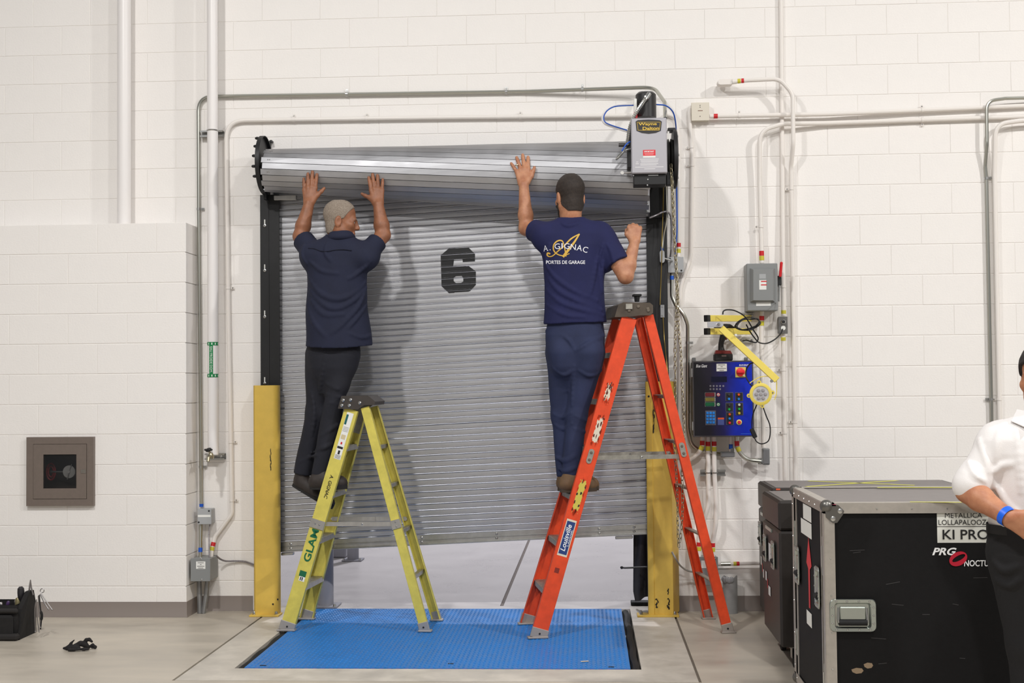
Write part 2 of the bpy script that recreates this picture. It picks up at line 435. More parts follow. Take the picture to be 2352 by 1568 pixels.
for (x, y, wd) in ((PX0 + .09, PY0 + .05, .035), (PX0 + 1.1, PY0 + .11, .03), (PX1 - .1, PY0 + .04, .03)):
    mb = MB(); mb.box((x, y, .003), (wd, .012, .003)); mb.build('lifting_slot', BLACKM, LV, smooth=0)
for (x0, x1, nm) in ((HX0 + .004, PX0 - .006, 'left'), (PX1 + .006, HX1 - .004, 'right')):
    mb = MB(); pts = []
    for i in range(40):
        t = i / 39; y = HY0 + .02 + t * (PY1 - HY0 - .03); pts.append(((x0 + x1) / 2 + .004 * math.sin(t * 23), y, -.024 + .003 * math.sin(t * 31)))
    mb.tube(pts, (x1 - x0) / 2, 8); mb.build('side_seal', BLACKR, LV, label='black rubber side seal')
mb = MB(); c = fl(1343, 1519, .004); mb.box(c + V3((0, 0, .002)), (.045, .012, .004), rotz(.3), .002)
mb.build('wood_chip', mat('pale_wood', (206, 190, 170), .8), label='small pale wood chip lying on the blue dock plate', cat='debris')

# ------------------------------------------------------------------ rolling door
YC = -.060
P0, P1 = at(648, 1262, YC), at(1488, 1221, YC)
U = nrm(V3((P1[0] - P0[0], 0, P1[2] - P0[2]))); Vv = V3((0, 0, 1)); OUT = V3((0, -1, 0))
def cur(u, v, o=0.0): return P0 + U * u + Vv * v + OUT * o
LEN = np.linalg.norm((P1 - P0) * V3((1, 0, 1)))
DOOR = T('rolling_door', 'galvanised rolling shutter door hanging crooked between black guides', 'rolling door', (P0[0] + LEN / 2, YC, P0[2]))
curt = MB(); prof = [(0, -.004), (.0007, .0012), (.0020, .0034), (.0038, .0043), (.0056, .0034), (.0068, .0012), (.0077, -.003), (.0086, .0008), (.0100, .0022), (.023, .0026), (.0375, .0022), (.0388, .0006), (.0400, -.005)]
SP = .0403; NS = 60
base_v = .052
slat_me = None
AL, AR = at(614, 392, -.25), at(1486, 409, -.25)
RL, RR = .140, .240
def coil_limit(x):
    """height above which the curtain plane is inside the coil at this x"""
    t = min(1, max(0, (x - AL[0]) / (AR[0] - AL[0]))); r = RL + (RR - RL) * t; q = r * r - .175 ** 2
    return 9 if q <= 0 else AL[2] + (AR[2] - AL[2]) * t - math.sqrt(q) - .006
for k in range(NS):
    v0 = base_v + k * SP; u0, u1 = -.05, LEN + .045
    if slat_me is None:
        mb = MB(); n = len(prof); ps = [(v * SP / .04, o) for v, o in prof]
        c0 = (u0 + u1) / 2
        vs = [U * (u0 - c0) + Vv * v + OUT * o for v, o in ps] + [U * (u1 - c0) + Vv * v + OUT * o for v, o in ps]
        slat_me = bpy.data.meshes.new('slat'); slat_me.from_pydata([tuple(p) for p in vs], [], [(i, n + i, n + i + 1, i + 1) for i in range(n - 1)])
        slat_me.materials.append(GALV); slat_me.update()
        for p in slat_me.polygons: p.use_smooth = False
    ue = u1
    for uu in np.linspace(u0, u1, 120):
        pz_ = cur(uu, v0 + SP)
        if pz_[0] < AR[0] + .03 and pz_[2] > coil_limit(pz_[0]): ue = uu; break
    if ue - u0 < .2: continue
    me = slat_me
    if ue < u1:
        me = slat_me.copy()
        for v_ in me.vertices[len(prof):]: v_.co -= Vector(U * (u1 - ue))
    o = bpy.data.objects.new('slat', me); COL.objects.link(o); o.parent = DOOR
    o.location = tuple(cur((u0 + u1) / 2, v0, rnd.uniform(-.0006, .0006)) - WO[DOOR.name])
# bottom bar: face plate, angle foot, bolts, stop angles
mb = MB(); R3 = np.stack([U, -OUT, Vv], 1)
mb.box(cur(LEN / 2, .022, .002), (LEN + .03, .006, .060), R3, .001); mb.box(cur(LEN / 2, -.010, .014), (LEN + .03, .030, .006), R3, .001); mb.box(cur(LEN / 2, .020, .006), (LEN + .03, .01, .008), R3, .002)
bar = mb.build('bottom_bar', STEEL, DOOR)
for u in (.06, .345, .36 - .04, .94, 1.44, LEN - .32, LEN - .09):
    for dv in (.036, .008):
        mb = MB(); mb.lathe([(.009, 0), (.008, .004), (.004, .007)], cur(u, dv, .004), OUT, 10); mb.build('bolt', STEEL, bar)
for (ua, ub) in ((.0, .085), (LEN - .215, LEN - .10)):
    mb = MB(); mb.box(cur((ua + ub) / 2, -.026, .016), (ub - ua, .035, .018), R3, .003); mb.build('stop_clip', STEEL, bar)
# figure 6 painted across the slats (octagonal stencil numeral with two counters)
def wpt(px, py): p = at(px, py, YC - .005); d = p - P0; u = d[0] / U[0]; return np.array((u, d[2] - u * U[2]))
outl = [wpt(*p) for p in ((1031, 570), (1077, 569), (1091, 583), (1091, 600), (1063, 602), (1062, 594), (1043, 595), (1041, 611), (1077, 611), (1093, 623), (1093, 654), (1079, 669), (1031, 673), (1014, 657), (1012, 586))]
hole = [wpt(*p) for p in ((1047, 634), (1060, 633), (1064, 639), (1064, 646), (1058, 650), (1047, 650), (1042, 645), (1042, 638))]
hc = np.mean(hole, 0)
import bmesh
def clip(poly, v0, v1):
    def half(P, c, s):
        out = []
        for i in range(len(P)):
            a, b = P[i], P[(i + 1) % len(P)]; da, db = s * (a[1] - c), s * (b[1] - c)
            if da >= 0: out.append(a)
            if da * db < 0: t = da / (da - db); out.append(a + t * (b - a))
        return out
    P = half(poly, v0, 1); return half(P, v1, -1) if len(P) > 2 else []
def spans(poly, v):
    xs = []
    for i in range(len(poly)):
        a, b = poly[i], poly[(i + 1) % len(poly)]
        if (a[1] - v) * (b[1] - v) < 0: t = (v - a[1]) / (b[1] - a[1]); xs.append(a[0] + t * (b[0] - a[0]))
    xs.sort(); return [(xs[i], xs[i + 1]) for i in range(0, len(xs) - 1, 2)]
mb = MB()
for k in range(NS):
    for q, (va, vb, o) in enumerate(((.0009, .0067, .0044), (.0090, .0150, .0026), (.0150, .0230, .0027), (.0230, .0320, .0027), (.0320, .0386, .0026))):
        nsub = 4
        for sidx in range(nsub):
            a = base_v + k * SP + (va + (vb - va) * sidx / nsub) * SP / .04; b = base_v + k * SP + (va + (vb - va) * (sidx + 1) / nsub) * SP / .04; m = (a + b) / 2
            sp = spans(outl, m); hs = spans(hole, m); res = []
            for (x0, x1) in sp:
                cuts = [(h0, h1) for h0, h1 in hs if h0 > x0 and h1 < x1]
                if cuts: res += [(x0, cuts[0][0]), (cuts[0][1], x1)]
                else: res.append((x0, x1))
            for x0, x1 in res: mb.add([cur(x0, a, o + .0007), cur(x1, a, o + .0007), cur(x1, b, o + .0007), cur(x0, b, o + .0007)], [(0, 1, 2, 3)])
mb.build('numeral_six', INK, DOOR, label='black stencilled numeral 6', smooth=0)

# coil of curtain wound crooked on the barrel
CAX = nrm(AR - AL); CL = np.linalg.norm(AR - AL)
CY = V3((0, -1, 0)); CZ = nrm(np.cross(CAX, V3((0, 1, 0))));  CZ = CZ if CZ[2] > 0 else -CZ
def coil(t, th, dr=0.0):
    r = RL + (RR - RL) * t + dr; return AL + CAX * CL * t + CY * r * math.cos(th) + CZ * r * math.sin(th)
COIL = T('door_coil', 'galvanised curtain coil wound askew on the barrel above the opening', 'door coil', AL + CAX * CL / 2 - V3((0, 0, .2)))
NSEG = 12
for k in range(-21, 22):
    sa0 = (k - .5) * .0408 + .012; mb = MB(); rows = []
    e0, e1 = rnd.uniform(-.0016, .0016), rnd.uniform(-.0016, .0016)
    for i in range(NSEG + 1):
        t = i / NSEG; r = RL + (RR - RL) * t
        if i == 0: t -= (.004 if k % 2 else 0)
        if i == NSEG: t += (.005 if k % 2 else 0.0)
        row = []
        for (ds, dr) in ((0.0005, -.006), (.0012, .0005 + e0), (.0385, .0005 + e1), (.0395, -.006)):
            th = (sa0 + ds - .062 * t) / r; row.append((t, th, dr))
        rows.append(row if abs(row[1][1]) < 3.05 else None)
    for i in range(NSEG):
        if rows[i] is None or rows[i + 1] is None: continue
        A_, B_ = [coil(*q) for q in rows[i]], [coil(*q) for q in rows[i + 1]]
        n = len(mb.v); mb.add(A_ + B_, [(j, j + 1, 4 + j + 1, 4 + j) for j in range(3)])
    if mb.v: mb.build('coil_slat', GALV_C, COIL, smooth=0)
mb = MB(); mb.cyl(AL + CAX * .01, AR - CAX * .01, RL - .007, RR - .007, 32); mb.build('coil_core', mat('dark_core', (40, 40, 42), .6, .5), COIL)
mb = MB(); mb.cyl(AL - CAX * .056, AR + CAX * .08, .04, .04, 16); mb.build('barrel_shaft', BLACKM, COIL)
for k, (t, s) in enumerate(((.004, 1), (.004, 3), (.004, -1), (.985, -4), (.985, -6))):
    for d in (.0, .012):
        r = RL + (RR - RL) * t; th = (s * .0408 + .012 - .062 * t) / r; mb = MB(); p = coil(t + .01 + d / CL, th, .001); nn = nrm(p - (AL + CAX * CL * t)); mb.lathe([(.004, 0), (.003, .002)], p, nn, 8); mb.build('rivet', STEEL, COIL)

# guides
def guide(x0, x1, ytop, name, label, inner):
    g0 = at(x0, 700, -.115); g1 = at(x1, 700, -.115); zt = at((x0 + x1) / 2, ytop, -.115)[2]; xa, xb = g0[0], g1[0]
    G = T(name, label, 'door guide', ((xa + xb) / 2, -.06, 0))
    mb = MB(); wd = xb - xa
    inn, outr = (xb, xa) if inner > 0 else (xa, xb); s = inner
    mb.box(((xa + xb) / 2, -.112, zt / 2), (wd, .006, zt), None, .001)
    mb.build('front_angle', BLACKM, G)
    mb = MB(); mb.box((outr + s * .05, -.055, zt / 2), (.006, .108, zt)); mb.build('web', BLACKM, G)
    mb = MB(); mb.box((outr + s * .025 * 0 + s * .045, -.005, zt / 2), (.09, .008, zt)); mb.build('wall_angle', BLACKM, G)
    mb = MB(); mb.box((outr + s * .056, -.117, zt / 2), (.008, .006, zt)); mb.build('ridge', BLACKM, G)
    return G, xa, xb
GL, gxa, gxb = guide(598, 642, 447, 'door_guide', 'black steel door guide with slotted bolts left of the shutter', 1)
GR, gra, grb = guide(1487, 1534, 497, 'door_guide', 'black steel door guide behind the red ladder and hanging cords', -1)
for y in (518, 621, 727, 880):
    p = at(608, y, -.117); mb = MB(); mb.lathe([(.010, 0), (.010, .003), (.006, .004), (.006, .010), (.004, .012)], p, OUT, 12); mb.build('bolt', STEEL, GL)
    mb = MB(); mb.box(p + V3((0, -.0004, .026)), (.009, .002, .030), None, .003); mb.build('slot', mat('slot_pale', (200, 200, 196), .6), GL)
mb = MB(); mb.box(((gra + grb) / 2 - .012, -.119, 1.2), (.006, .004, 1.6)); mb.build('edge_strip', BLACKM, GR)

# yellow post guards
def post_guard(prof_px, y_top, base_px, label, Yf):
    """prof: list of (x,Y) world-plan points of the bent plate"""
    zt = at(prof_px[0][0], y_top, Yf)[2]
    pts = [(at(px, 1200, Y)[0], Y) for px, Y in prof_px]
    cx = np.mean([p[0] for p in pts]); G = T('post_guard', label, 'post guard', (cx, Yf + .08, 0))
    th = .008; P = [V3((x, y, 0)) for x, y in pts]; n = len(P); inner = []
    for i in range(n):
        ds = []
        if i > 0: ds.append(nrm(P[i] - P[i - 1]))
        if i < n - 1: ds.append(nrm(P[i + 1] - P[i]))
        ns = [V3((-d[1], d[0], 0)) for d in ds]; nn = ns[0] if len(ns) == 1 else (ns[0] + ns[1]) / (1 + ns[0] @ ns[1]); inner.append(P[i] + nn * th)
    mb = MB(); poly = P + inner[::-1]
    mb.prism([p + V3((0, 0, .012)) for p in poly], (0, 0, zt - .012)); shell = mb.build('guard_shell', YEL, G, smooth=40)
    a, b = at(base_px[0], 1414, Yf - .03), at(base_px[1], 1414, Yf - .03)
    mb = MB(); mb.box(((a[0] + b[0]) / 2, Yf + .022, .006), (b[0] - a[0], .112, .012), None, .002); mb.build('base_plate', YEL, G)
    for (fx, fy) in ((a[0] + .025, Yf + .005), (b[0] - .025, Yf + .005), (a[0] + .025, Yf + .055)):
        mb = MB(); mb.lathe([(.014, 0), (.014, .003), (.009, .004), (.009, .014), (.006, .018)], (fx, fy, .012), (0, 0, 1), 8); mb.build('anchor_bolt', STEEL, G)
    return G, shell
GY = -.20
PGL, sh = post_guard([(584, GY + .17), (583, GY + .01), (586, GY), (626, GY), (636, GY + .012), (641, GY + .03), (643.5, GY + .06), (644.5, GY + .078)], 885, (572, 640), 'yellow steel post guard beside the grey junction boxes', GY)
PGR, sh2 = post_guard([(1486, GY + .03), (1487, GY + .004), (1489, GY), (1500, GY), (1502, GY + .006), (1541, GY + .006), (1544, GY), (1556, GY + .1), (1558, GY + .16)], 876, (1464, 1560), 'yellow steel post guard behind the red ladder', GY)
SCUFF = mat('scuff_black', (38, 34, 28), .8)
def scuff(px, py, wpx, hpx, Y, par, n=5, seed=1):
    r = random.Random(seed); mb = MB()
    for i in range(n):
        c = at(px + r.uniform(-.3, .3) * wpx, py + (i / max(1, n - 1) - .5) * hpx, Y)
        a, b = pm(wpx, Y) * r.uniform(.25, .6), pm(hpx, Y) / n * r.uniform(1.3, 2.2)
        mb.add([c + V3((a * x * .5, 0, b * z * .5)) for x, z in ((-1, -.6), (.2, -1), (1, -.3), (.7, .8), (-.3, 1), (-.9, .4))], [(0, 1, 2, 3, 4, 5)])
    return mb.build('scuff_mark', SCUFF, par, smooth=0)
scuff(622, 1055, 4, 42, GY - .001, PGL, 7, 3)
for (x, y) in ((638, 1376), (627, 1387)):
    mb = MB(); mb.lathe([(.006, 0), (.006, .001)], at(x, y, GY - .001) if x < 630 else at(x, y, GY + .012), OUT, 10); mb.build('bolt_hole', INK, PGL)
scuff(1502, 960, 6, 60, GY - .001, PGR, 8, 5); scuff(1509, 1385, 9, 18, GY + .004, PGR, 7, 8); scuff(1535, 1386, 10, 22, GY + .004, PGR, 8, 9); scuff(1535, 1358, 6, 10, GY + .004, PGR, 4, 10)
mb = MB(); mb.lathe([(.007, 0), (.007, .001)], at(1490, 910, GY - .001), OUT, 10); mb.build('bolt_hole', INK, PGR)
# ------------------------------------------------------------------ pipes and conduits on the wall
def strap(par, p, d, r, m, side=1, wall=True):
    """one-hole strap: band round the conduit plus an ear with a screw"""
    p = V3(p); d = nrm(d); S = nrm(np.cross(d, OUT)); mb = MB()
    n = 10; ring = []
    for k in range(n + 1):
        a = -math.pi * .55 + math.pi * 1.1 * k / n; ring.append(p + (r + .0025) * (math.cos(a) * OUT + math.sin(a) * S))
    for k in range(n):
        q = [ring[k] - d * .008, ring[k + 1] - d * .008, ring[k + 1] + d * .008, ring[k] + d * .008]; mb.add(q, [(0, 1, 2, 3)])
    ear = p + S * side * (r + .013) - OUT * r * .8
    mb.box(ear, (.022, .004, .016), np.stack([S, -OUT, d], 1)); st = mb.build('strap', m, par)
    mb = MB(); mb.lathe([(.005, 0), (.005, .002), (.003, .004)], ear + OUT * .002, OUT, 8); mb.build('strap_screw', STEEL, st)
def conduit(label, pts, r, m, bend=.10, straps=(), bands=(), name='conduit', cat='conduit', n=10, strap_mat=None, group=None):
    P = [at(*p) for p in pts]; path = fillet(P, bend, 7) if len(P) > 2 else P
    mb = MB(); mb.tube(path, r, n); o = mb.build(name, m, label=label, cat=cat, group=group)
    cum = [0]
    for i in range(1, len(path)): cum.append(cum[-1] + np.linalg.norm(path[i] - path[i - 1]))
    def nearest(px, py):
        best = None
        for i in range(len(path) - 1):
            for t in np.linspace(0, 1, 40):
                q = path[i] * (1 - t) + path[i + 1] * t; c = RC @ (q - CAMP); x, y = 1176 + F_PX * c[0] / c[2], 784 + F_PX * c[1] / c[2]
                e = (x - px) ** 2 + (y - py) ** 2
                if best is None or e < best[0]: best = (e, q, nrm(path[i + 1] - path[i]))
        return best[1], best[2]
    for s in straps:
        q, d = nearest(s[0], s[1]); strap(o, q, d, r, strap_mat or m, s[2] if len(s) > 2 else 1)
    for (px, py, ln, bm) in bands:
        q, d = nearest(px, py); mb = MB(); L_ = pm(ln, -.05) / 2; mb.cyl(q - d * L_, q + d * L_, r + .0012, None, 14); mb.build('colour_band', bm, o)
    return o
TH = -.022
# tall white pipes on the left
mb = MB(); a, b = at(285, 520, -.10), at(282, -330, -.10); mb.cyl((a[0], -.10, a[2] - .25), (a[0], -.10, 5.5), .0455, None, 24)
mb.build('pipe', WPAINT, label='thick white pipe rising behind the lower block wall', cat='pipe')
a = at(489, 700, -.15); zb = at(489, 1045, -.15)[2]; WX = a[0]
CW = T('cold_water_pipe', 'white cold water pipe with green label beside grey conduit', 'pipe', (WX, -.15, zb))
mb = MB(); mb.lathe([(.0, 0), (.030, .0), (.035, .006), (.036, 5.4 - zb)], (WX, -.15, zb), (0, 0, 1), 24); mb.build('pipe_run', WPAINT, CW)
GREENL = mat('green_label', (10, 128, 70), .5); GREENW = mat('green_label_text', (220, 236, 222), .5)
def on_pipe(ang0, ang1, z0, z1, r, name, m, par, n=8):
    mb = MB(); vs = []
    for k in range(n + 1):
        a = ang0 + (ang1 - ang0) * k / n; vs += [(WX + r * math.sin(a), -.15 - r * math.cos(a), z0), (WX + r * math.sin(a), -.15 - r * math.cos(a), z1)]
    mb.add(vs, [(2 * k, 2 * k + 2, 2 * k + 3, 2 * k + 1) for k in range(n)]); return mb.build(name, m, par)
z0, z1 = at(489, 866, -.19)[2], at(489, 785, -.19)[2]
lab = on_pipe(-.42, .30, z0, z1, .0372, 'pipe_label', GREENL, CW)
for zz in (z0, z1 - .022):
    bnd = on_pipe(-1.5, 1.5, zz, zz + .022, .0374, 'flow_band', GREENL, CW)
    for q in range(5): on_pipe(-1.25 + q * .62, -1.05 + q * .62, zz + .004, zz + .017, .0378, 'flow_arrow', GREENW, bnd, 3)
text('EAU FROIDE DOM.', 'lettering', GREENW, lab, (WX - .0015, -.15 - .0376, (z0 + z1) / 2), (0, 0, -1), (1, 0, 0), (z1 - z0) * .74, .014, bold=.01, thick=.0005)
# strut brackets holding it
def strut(par, x0, x1, y, Y=-.03, h=14):
    mb = MB(); a, b = at(x0, y, Y), at(x1, y, Y); c = (a + b) / 2; L_ = b[0] - a[0]; hh = pm(h, Y)
    mb.box(c + V3((0, .022, 0)), (L_, .003, hh)); mb.box(c + V3((0, 0, hh / 2)), (L_, .044, .003)); mb.box(c + V3((0, 0, -hh / 2)), (L_, .044, .003))
    mb.box(c + V3((0, -.021, hh / 2 - .005)), (L_, .003, .01)); mb.box(c + V3((0, -.021, -hh / 2 + .005)), (L_, .003, .01))
    s = mb.build('strut_channel', STEEL, par); return s, c
s1, c1 = strut(CW, 461.5, 513, 308); s2, c2 = strut(CW, 472, 517, 1048)
for c in (c1, c2):
    mb = MB(); n = 14; r = .038; pts = [(WX + r * math.cos(a), -.15 + r * math.sin(a), c[2]) for a in np.linspace(0, 2 * math.pi, n, endpoint=False)]
    if c is c1: mb.tube(pts, .004, 6, True); mb.build('pipe_clamp', STEEL, CW)
for x in (487, 508):
    mb = MB(); mb.lathe([(.008, 0), (.008, .005), (.004, .008)], at(x, 1048, -.055), OUT, 8); mb.build('bolt', STEEL, s2)
# tap under the pipe
tp = at(484, 1047, -.215); TAP = T('drain_tap', 'small tap with black star handle below the cold water pipe', 'tap', tp + V3((0, 0, -.04)))
mb = MB(); mb.lathe([(.014, -.02), (.017, -.012), (.017, .012), (.012, .02)], tp, (0, 0, 1), 12); mb.tube(smooth_path([tp, tp + V3((-.004, -.03, -.006)), tp + V3((-.006, -.045, -.034))], 4), [.012] * 5 + [.010] * 4, 10); mb.cyl(tp + V3((0, 0, .015)), tp + V3((-.01, -.01, .035)), .007); mb.tube([(WX, -.15, zb + .01), (WX, -.16, zb - .012), tp + V3((0, .02, 0)), tp], .011, 10); mb.build('tap_body', mat('brass_dull', (176, 170, 150), .35, .9), TAP)
mb = MB(); hc_ = tp + V3((-.012, -.012, .042)); mb.lathe([(.010, -.008), (.020, -.006), (.021, .004), (.012, .008)], hc_, (-.2, -.5, 1), 12)
for k in range(6):
    a = k * math.pi / 3; mb.ball(hc_ + V3((.021 * math.cos(a), .019 * math.sin(a), 0)), .0075, 8, 6)
mb.build('star_handle', BLACKP, TAP)

# grey steel conduit running round the door head
conduit('bare steel conduit bent over the door head down to the operator', [(462.5, 1160, TH), (456.5, 480, TH), (455.5, 222, TH), (1200, 210.5, TH), (1502, 200, -.10), (1527, 235, -.36), (1528, 272, -.50)], .0125, EMT, [.3, .10, .02, .12, .1], [(457, 488, 1), (801, 217, -1), (1337, 208, -1), (463, 1072, 1), (1160, 211, -1)], [(462, 1157, 7, BLUEC)], strap_mat=STEEL)
# white painted conduit below it
conduit('white painted conduit bent round the door beside the cold water pipe', [(483.5, 1289, -.09), (486.5, 1262, -.06), (494, 1232, -.035), (533, 1180, -.025), (525, 700, -.025), (519, 277, -.025), (1000, 270, -.025), (1478, 265, -.025)], .0145, CPAINT, [.05, .06, .06, .3, .13, .05], [(526, 665, 1), (527, 1012, 1), (529, 1148, 1), (673, 276, -1), (843, 274, -1), (1190, 269, -1)], [(487, 1249, 9, REDC), (486, 1260, 9, YELC)])
def jbox(label, x0, y0, x1, y1, d, m, Y=-.0, screws=(), name='junction_box'):
    Yf = Y - d; c = at((x0 + x1) / 2, (y0 + y1) / 2, Yf)
    J = T(name, label, 'junction box', (c[0], Y - d / 2, at((x0 + x1) / 2, y1, Yf)[2]))
    mb = MB(); pbox(mb, x0 + 1, y0 + 1, x1 - 1, y1 - 1, Yf + .006, d - .007, .003); mb.build('box_body', m, J)
    mb = MB(); pbox(mb, x0, y0, x1, y1, Yf, .006, .002); cv = mb.build('box_cover', m, J)
    for (sx, sy) in screws:
        mb = MB(); mb.lathe([(.006, 0), (.006, .002), (.004, .003)], at(sx, sy, Yf), OUT, 10); mb.build('cover_screw', STEEL if m is not GREYBOX2 else INK, cv)
    return J, cv
J1, cv1 = jbox('small light grey junction box between the two vertical conduits', 453, 1168, 486, 1204, .10, GREYBOX2, 0, ((480, 1173), (456.5, 1199)))
mb = MB(); pbox(mb, 454, 1182, 484, 1187, -.1005, .0005); mb.build('sticker', PAPER, cv1)
J2, cv2 = jbox('large dark grey junction box above two floor conduits', 437, 1282, 483, 1335, .20, GREYBOX, 0, ((462, 1283), (463, 1331)))
mb = MB(); pbox(mb, 450, 1289, 472, 1306, -.2005, .0005); lb = mb.build('sticker', PAPER, cv2)
for yy, wd in ((1292, 14), (1296, 4), (1300, 17), (1304, 12)):
    mb = MB(); pbox(mb, 461 - wd / 2, yy - .7, 461 + wd / 2, yy + .7, -.2011, .0003); mb.build('sticker_line', mat('grey_print', (120, 120, 118), .6), lb)
conduit('short steel conduit joining the small and large grey boxes', [(461, 1204, -.06), (460, 1280, -.09)], .0125, EMT, .05, (), [(459, 1263, 10, BLUEC)])
conduit('vertical steel conduit rising out of the concrete below the grey box', [(457.5, 1333, -.09), (459, 1408, -.10)], .0165, mat('dull_conduit', (150, 150, 150), .5, .7), .05)
conduit('leaning steel conduit rising out of the concrete below the grey box', [(477, 1333, -.09), (474, 1365, -.09), (467, 1408, -.10)], .0165, mat('dull_conduit', (150, 150, 150), .5, .7), .1)
FLEX = mat('flex_conduit', (150, 146, 150), .4, .8)
def flex(label, pts, r, m=FLEX, name='flexible_conduit', cat='cable', ribs=True, world=False):
    P = smooth_path(pts if world else [at(*p) for p in pts], 10); mb = MB()
    if ribs:
        cum = 0; Q = [P[0]]
        step = r * .55
        for i in range(1, len(P)):
            L_ = np.linalg.norm(P[i] - P[i - 1]); k = max(1, int(L_ / step))
            for j in range(1, k + 1): Q.append(P[i - 1] + (P[i] - P[i - 1]) * j / k)
        P = Q; rr = [r * (1.08 if i % 2 else .86) for i in range(len(P))]
    else: rr = [r] * len(P)
    mb.tube(P, rr, 8); return mb.build(name, m, label=label, cat=cat, smooth=0 if ribs else 40)
flex('ribbed metal cable from the large grey box to the yellow guard', [(497, 1276, -.10), (507, 1284, -.06), (520, 1288, -.03), (543, 1288, -.018), (565, 1290, -.014), (594, 1301, -.014)], .0065)
flex('thin ribbed cable hanging from the small light grey box', [(482, 1203, -.075), (480, 1225, -.09), (480.5, 1250, -.105), (481, 1283, -.13)], .005)

# fire hose cabinet
YF = PILY - .03
FC = T('fire_hose_cabinet', 'grey brown steel fire hose cabinet with glass window on the block wall', 'cabinet', at(137, 1163, PILY))
CABM = mat('bronze_steel', (128, 116, 108), .42, .35, var=.06, vscale=40)
def pframe(mb, x0, y0, x1, y1, i, Y, d):
    """square picture frame of width i pixels around that pixel rectangle, level in the world"""
    c = at((x0 + x1) / 2, (y0 + y1) / 2, Y); W2, H2, q = pm(x1 - x0, Y) / 2, pm(y1 - y0, Y) / 2, pm(i, Y); yy = c[1] + d / 2
    mb.box((c[0], yy, c[2] + H2 - q / 2), (2 * W2, d, q)); mb.box((c[0], yy, c[2] - H2 + q / 2), (2 * W2, d, q))
    for sg in (-1, 1): mb.box((c[0] + sg * (W2 - q / 2), yy, c[2]), (q, d, 2 * H2 - 2 * q))
mb = MB(); pframe(mb, 57, 1002, 218, 1163, 16, YF, .034); mb.build('cabinet_frame', CABM, FC, smooth=0)
mb = MB(); pframe(mb, 73.6, 1018.6, 201, 1146, 24, YF + .003, .010); cd = mb.build('cabinet_door', CABM, FC, smooth=0)
mb = MB(); pbox(mb, 95, 1042, 178, 1124, YF + .012, .002)
gl = mat('dark_glass', (40, 42, 44), .05, alpha=.35); mb.build('window_pane', gl, cd)
mb = MB(); mb.box(((KX0 + KX1) / 2, -.03, (KZ0 + KZ1) / 2), (KX1 - KX0 - .004, .004, KZ1 - KZ0 - .004)); mb.build('cabinet_back', CABM, FC)
mb = MB(); ym, dd = (PILY - .01 - .03) / 2, -.03 - PILY + .01
for (cx, cz, sx, sz) in ((KX0 + .004, (KZ0 + KZ1) / 2, .003, KZ1 - KZ0 - .004), (KX1 - .004, (KZ0 + KZ1) / 2, .003, KZ1 - KZ0 - .004), ((KX0 + KX1) / 2, KZ0 + .004, KX1 - KX0 - .004, .003), ((KX0 + KX1) / 2, KZ1 - .004, KX1 - KX0 - .004, .003)): mb.box((cx, ym, cz), (sx, dd, sz))
mb.build('cabinet_lining', CABM, FC, smooth=0)
mb = MB(); pbox(mb, 185, 1078, 197, 1087, YF, .006, .001); pbox(mb, 186, 1079.5, 189, 1086, YF - .001, .006); mb.build('latch', mat('latch_steel', (150, 145, 138), .35, .8), cd)
mb = MB(); c = at(159, 1083, YF + .06); mb.lathe([(.042, 0), (.042, .004), (.012, .007), (.010, .012)], c, OUT, 24); 
wh = mb.build('valve_wheel', mat('valve_white', (206, 204, 200), .5), FC)
mb = MB(); mb.beam(c + V3((-.01, -.006, -.05)), c + V3((.02, -.006, .05)), .008, .006); mb.build('valve_handle', STEEL, FC)
mb = MB(); c = at(117, 1083, YF + .10); mb.tube([c + V3((.03 * math.cos(a), 0, .055 * math.sin(a))) for a in np.linspace(0, 2 * math.pi, 16, endpoint=False)], .006, 6, True); mb.tube([c + V3((.018 * math.cos(a), 0, .035 * math.sin(a))) for a in np.linspace(0, 2 * math.pi, 16, endpoint=False)], .005, 6, True); mb.build('hose_reel', mat('hose_red', (150, 24, 28), .5), FC)
mb = MB(); mb.cyl(c, at(150, 1083, YF + .10), .008); mb.build('hose_nozzle', STEEL, FC)

# right hand conduits ------------------------------------------------
RW = .0148
conduit('white painted conduit dropping straight from the ceiling past the switch box', [(1791, -330, -.018), (1797, 400, -.018), (1800, 725, -.045)], .0148, CPAINT, .3, [(1797, 657, 1)], [(1800, 719, 8, YELC)])
conduit('lower run of the white ceiling conduit below the small switch box', [(1799, 768, -.045), (1800, 850, -.03), (1810, 1402, TH)], .0148, CPAINT, .3, [(1801, 849, 1), (1805, 1000, 1)], [(1799, 779, 8, YELC)])
conduit('white conduit from the small oval fitting looping down over the others', [(1687, 187, -.10), (1722, 184, -.11), (1790, 181, -.12), (1821, 215, -.12), (1822, 330, -.12), (1817, 385, -.035), (1822, 700, TH), (1832, 1402, TH)], .0142, CPAINT, [.03, .1, .12, .1, .1, .2, .3], [(1820, 434, 1), (1825, 970, 1)], [(1698, 186, 7, YELC), (1706, 186, 6, REDC)])
c = at(1666, 188, -.10); mb = MB(); L_, r_ = .03, .022
prof = []
for k in range(16):
    a = 2 * math.pi * k / 16; prof.append(c + V3(((L_ if math.cos(a) > 0 else -L_) + r_ * math.cos(a), 0, r_ * math.sin(a) * .9)))
FT = T('conduit_fitting', 'white oval conduit fitting at the end of the looping conduit', 'fitting', c + V3((0, 0, -.02)))
mb.prism(prof, (0, .06, 0)); mb.build('fitting_body', CPAINT, FT); mb = MB(); mb.prism([p + V3((0, -.004, 0)) - (p - c) * .06 for p in prof], (0, .0045, 0)); cvf = mb.build('fitting_cover', CPAINT, FT)
for sx in (-.042, .042):
    mb = MB(); mb.lathe([(.0035, 0), (.0025, .002)], c + V3((sx, -.004, 0)), OUT, 8); mb.build('cover_screw', STEEL, cvf)
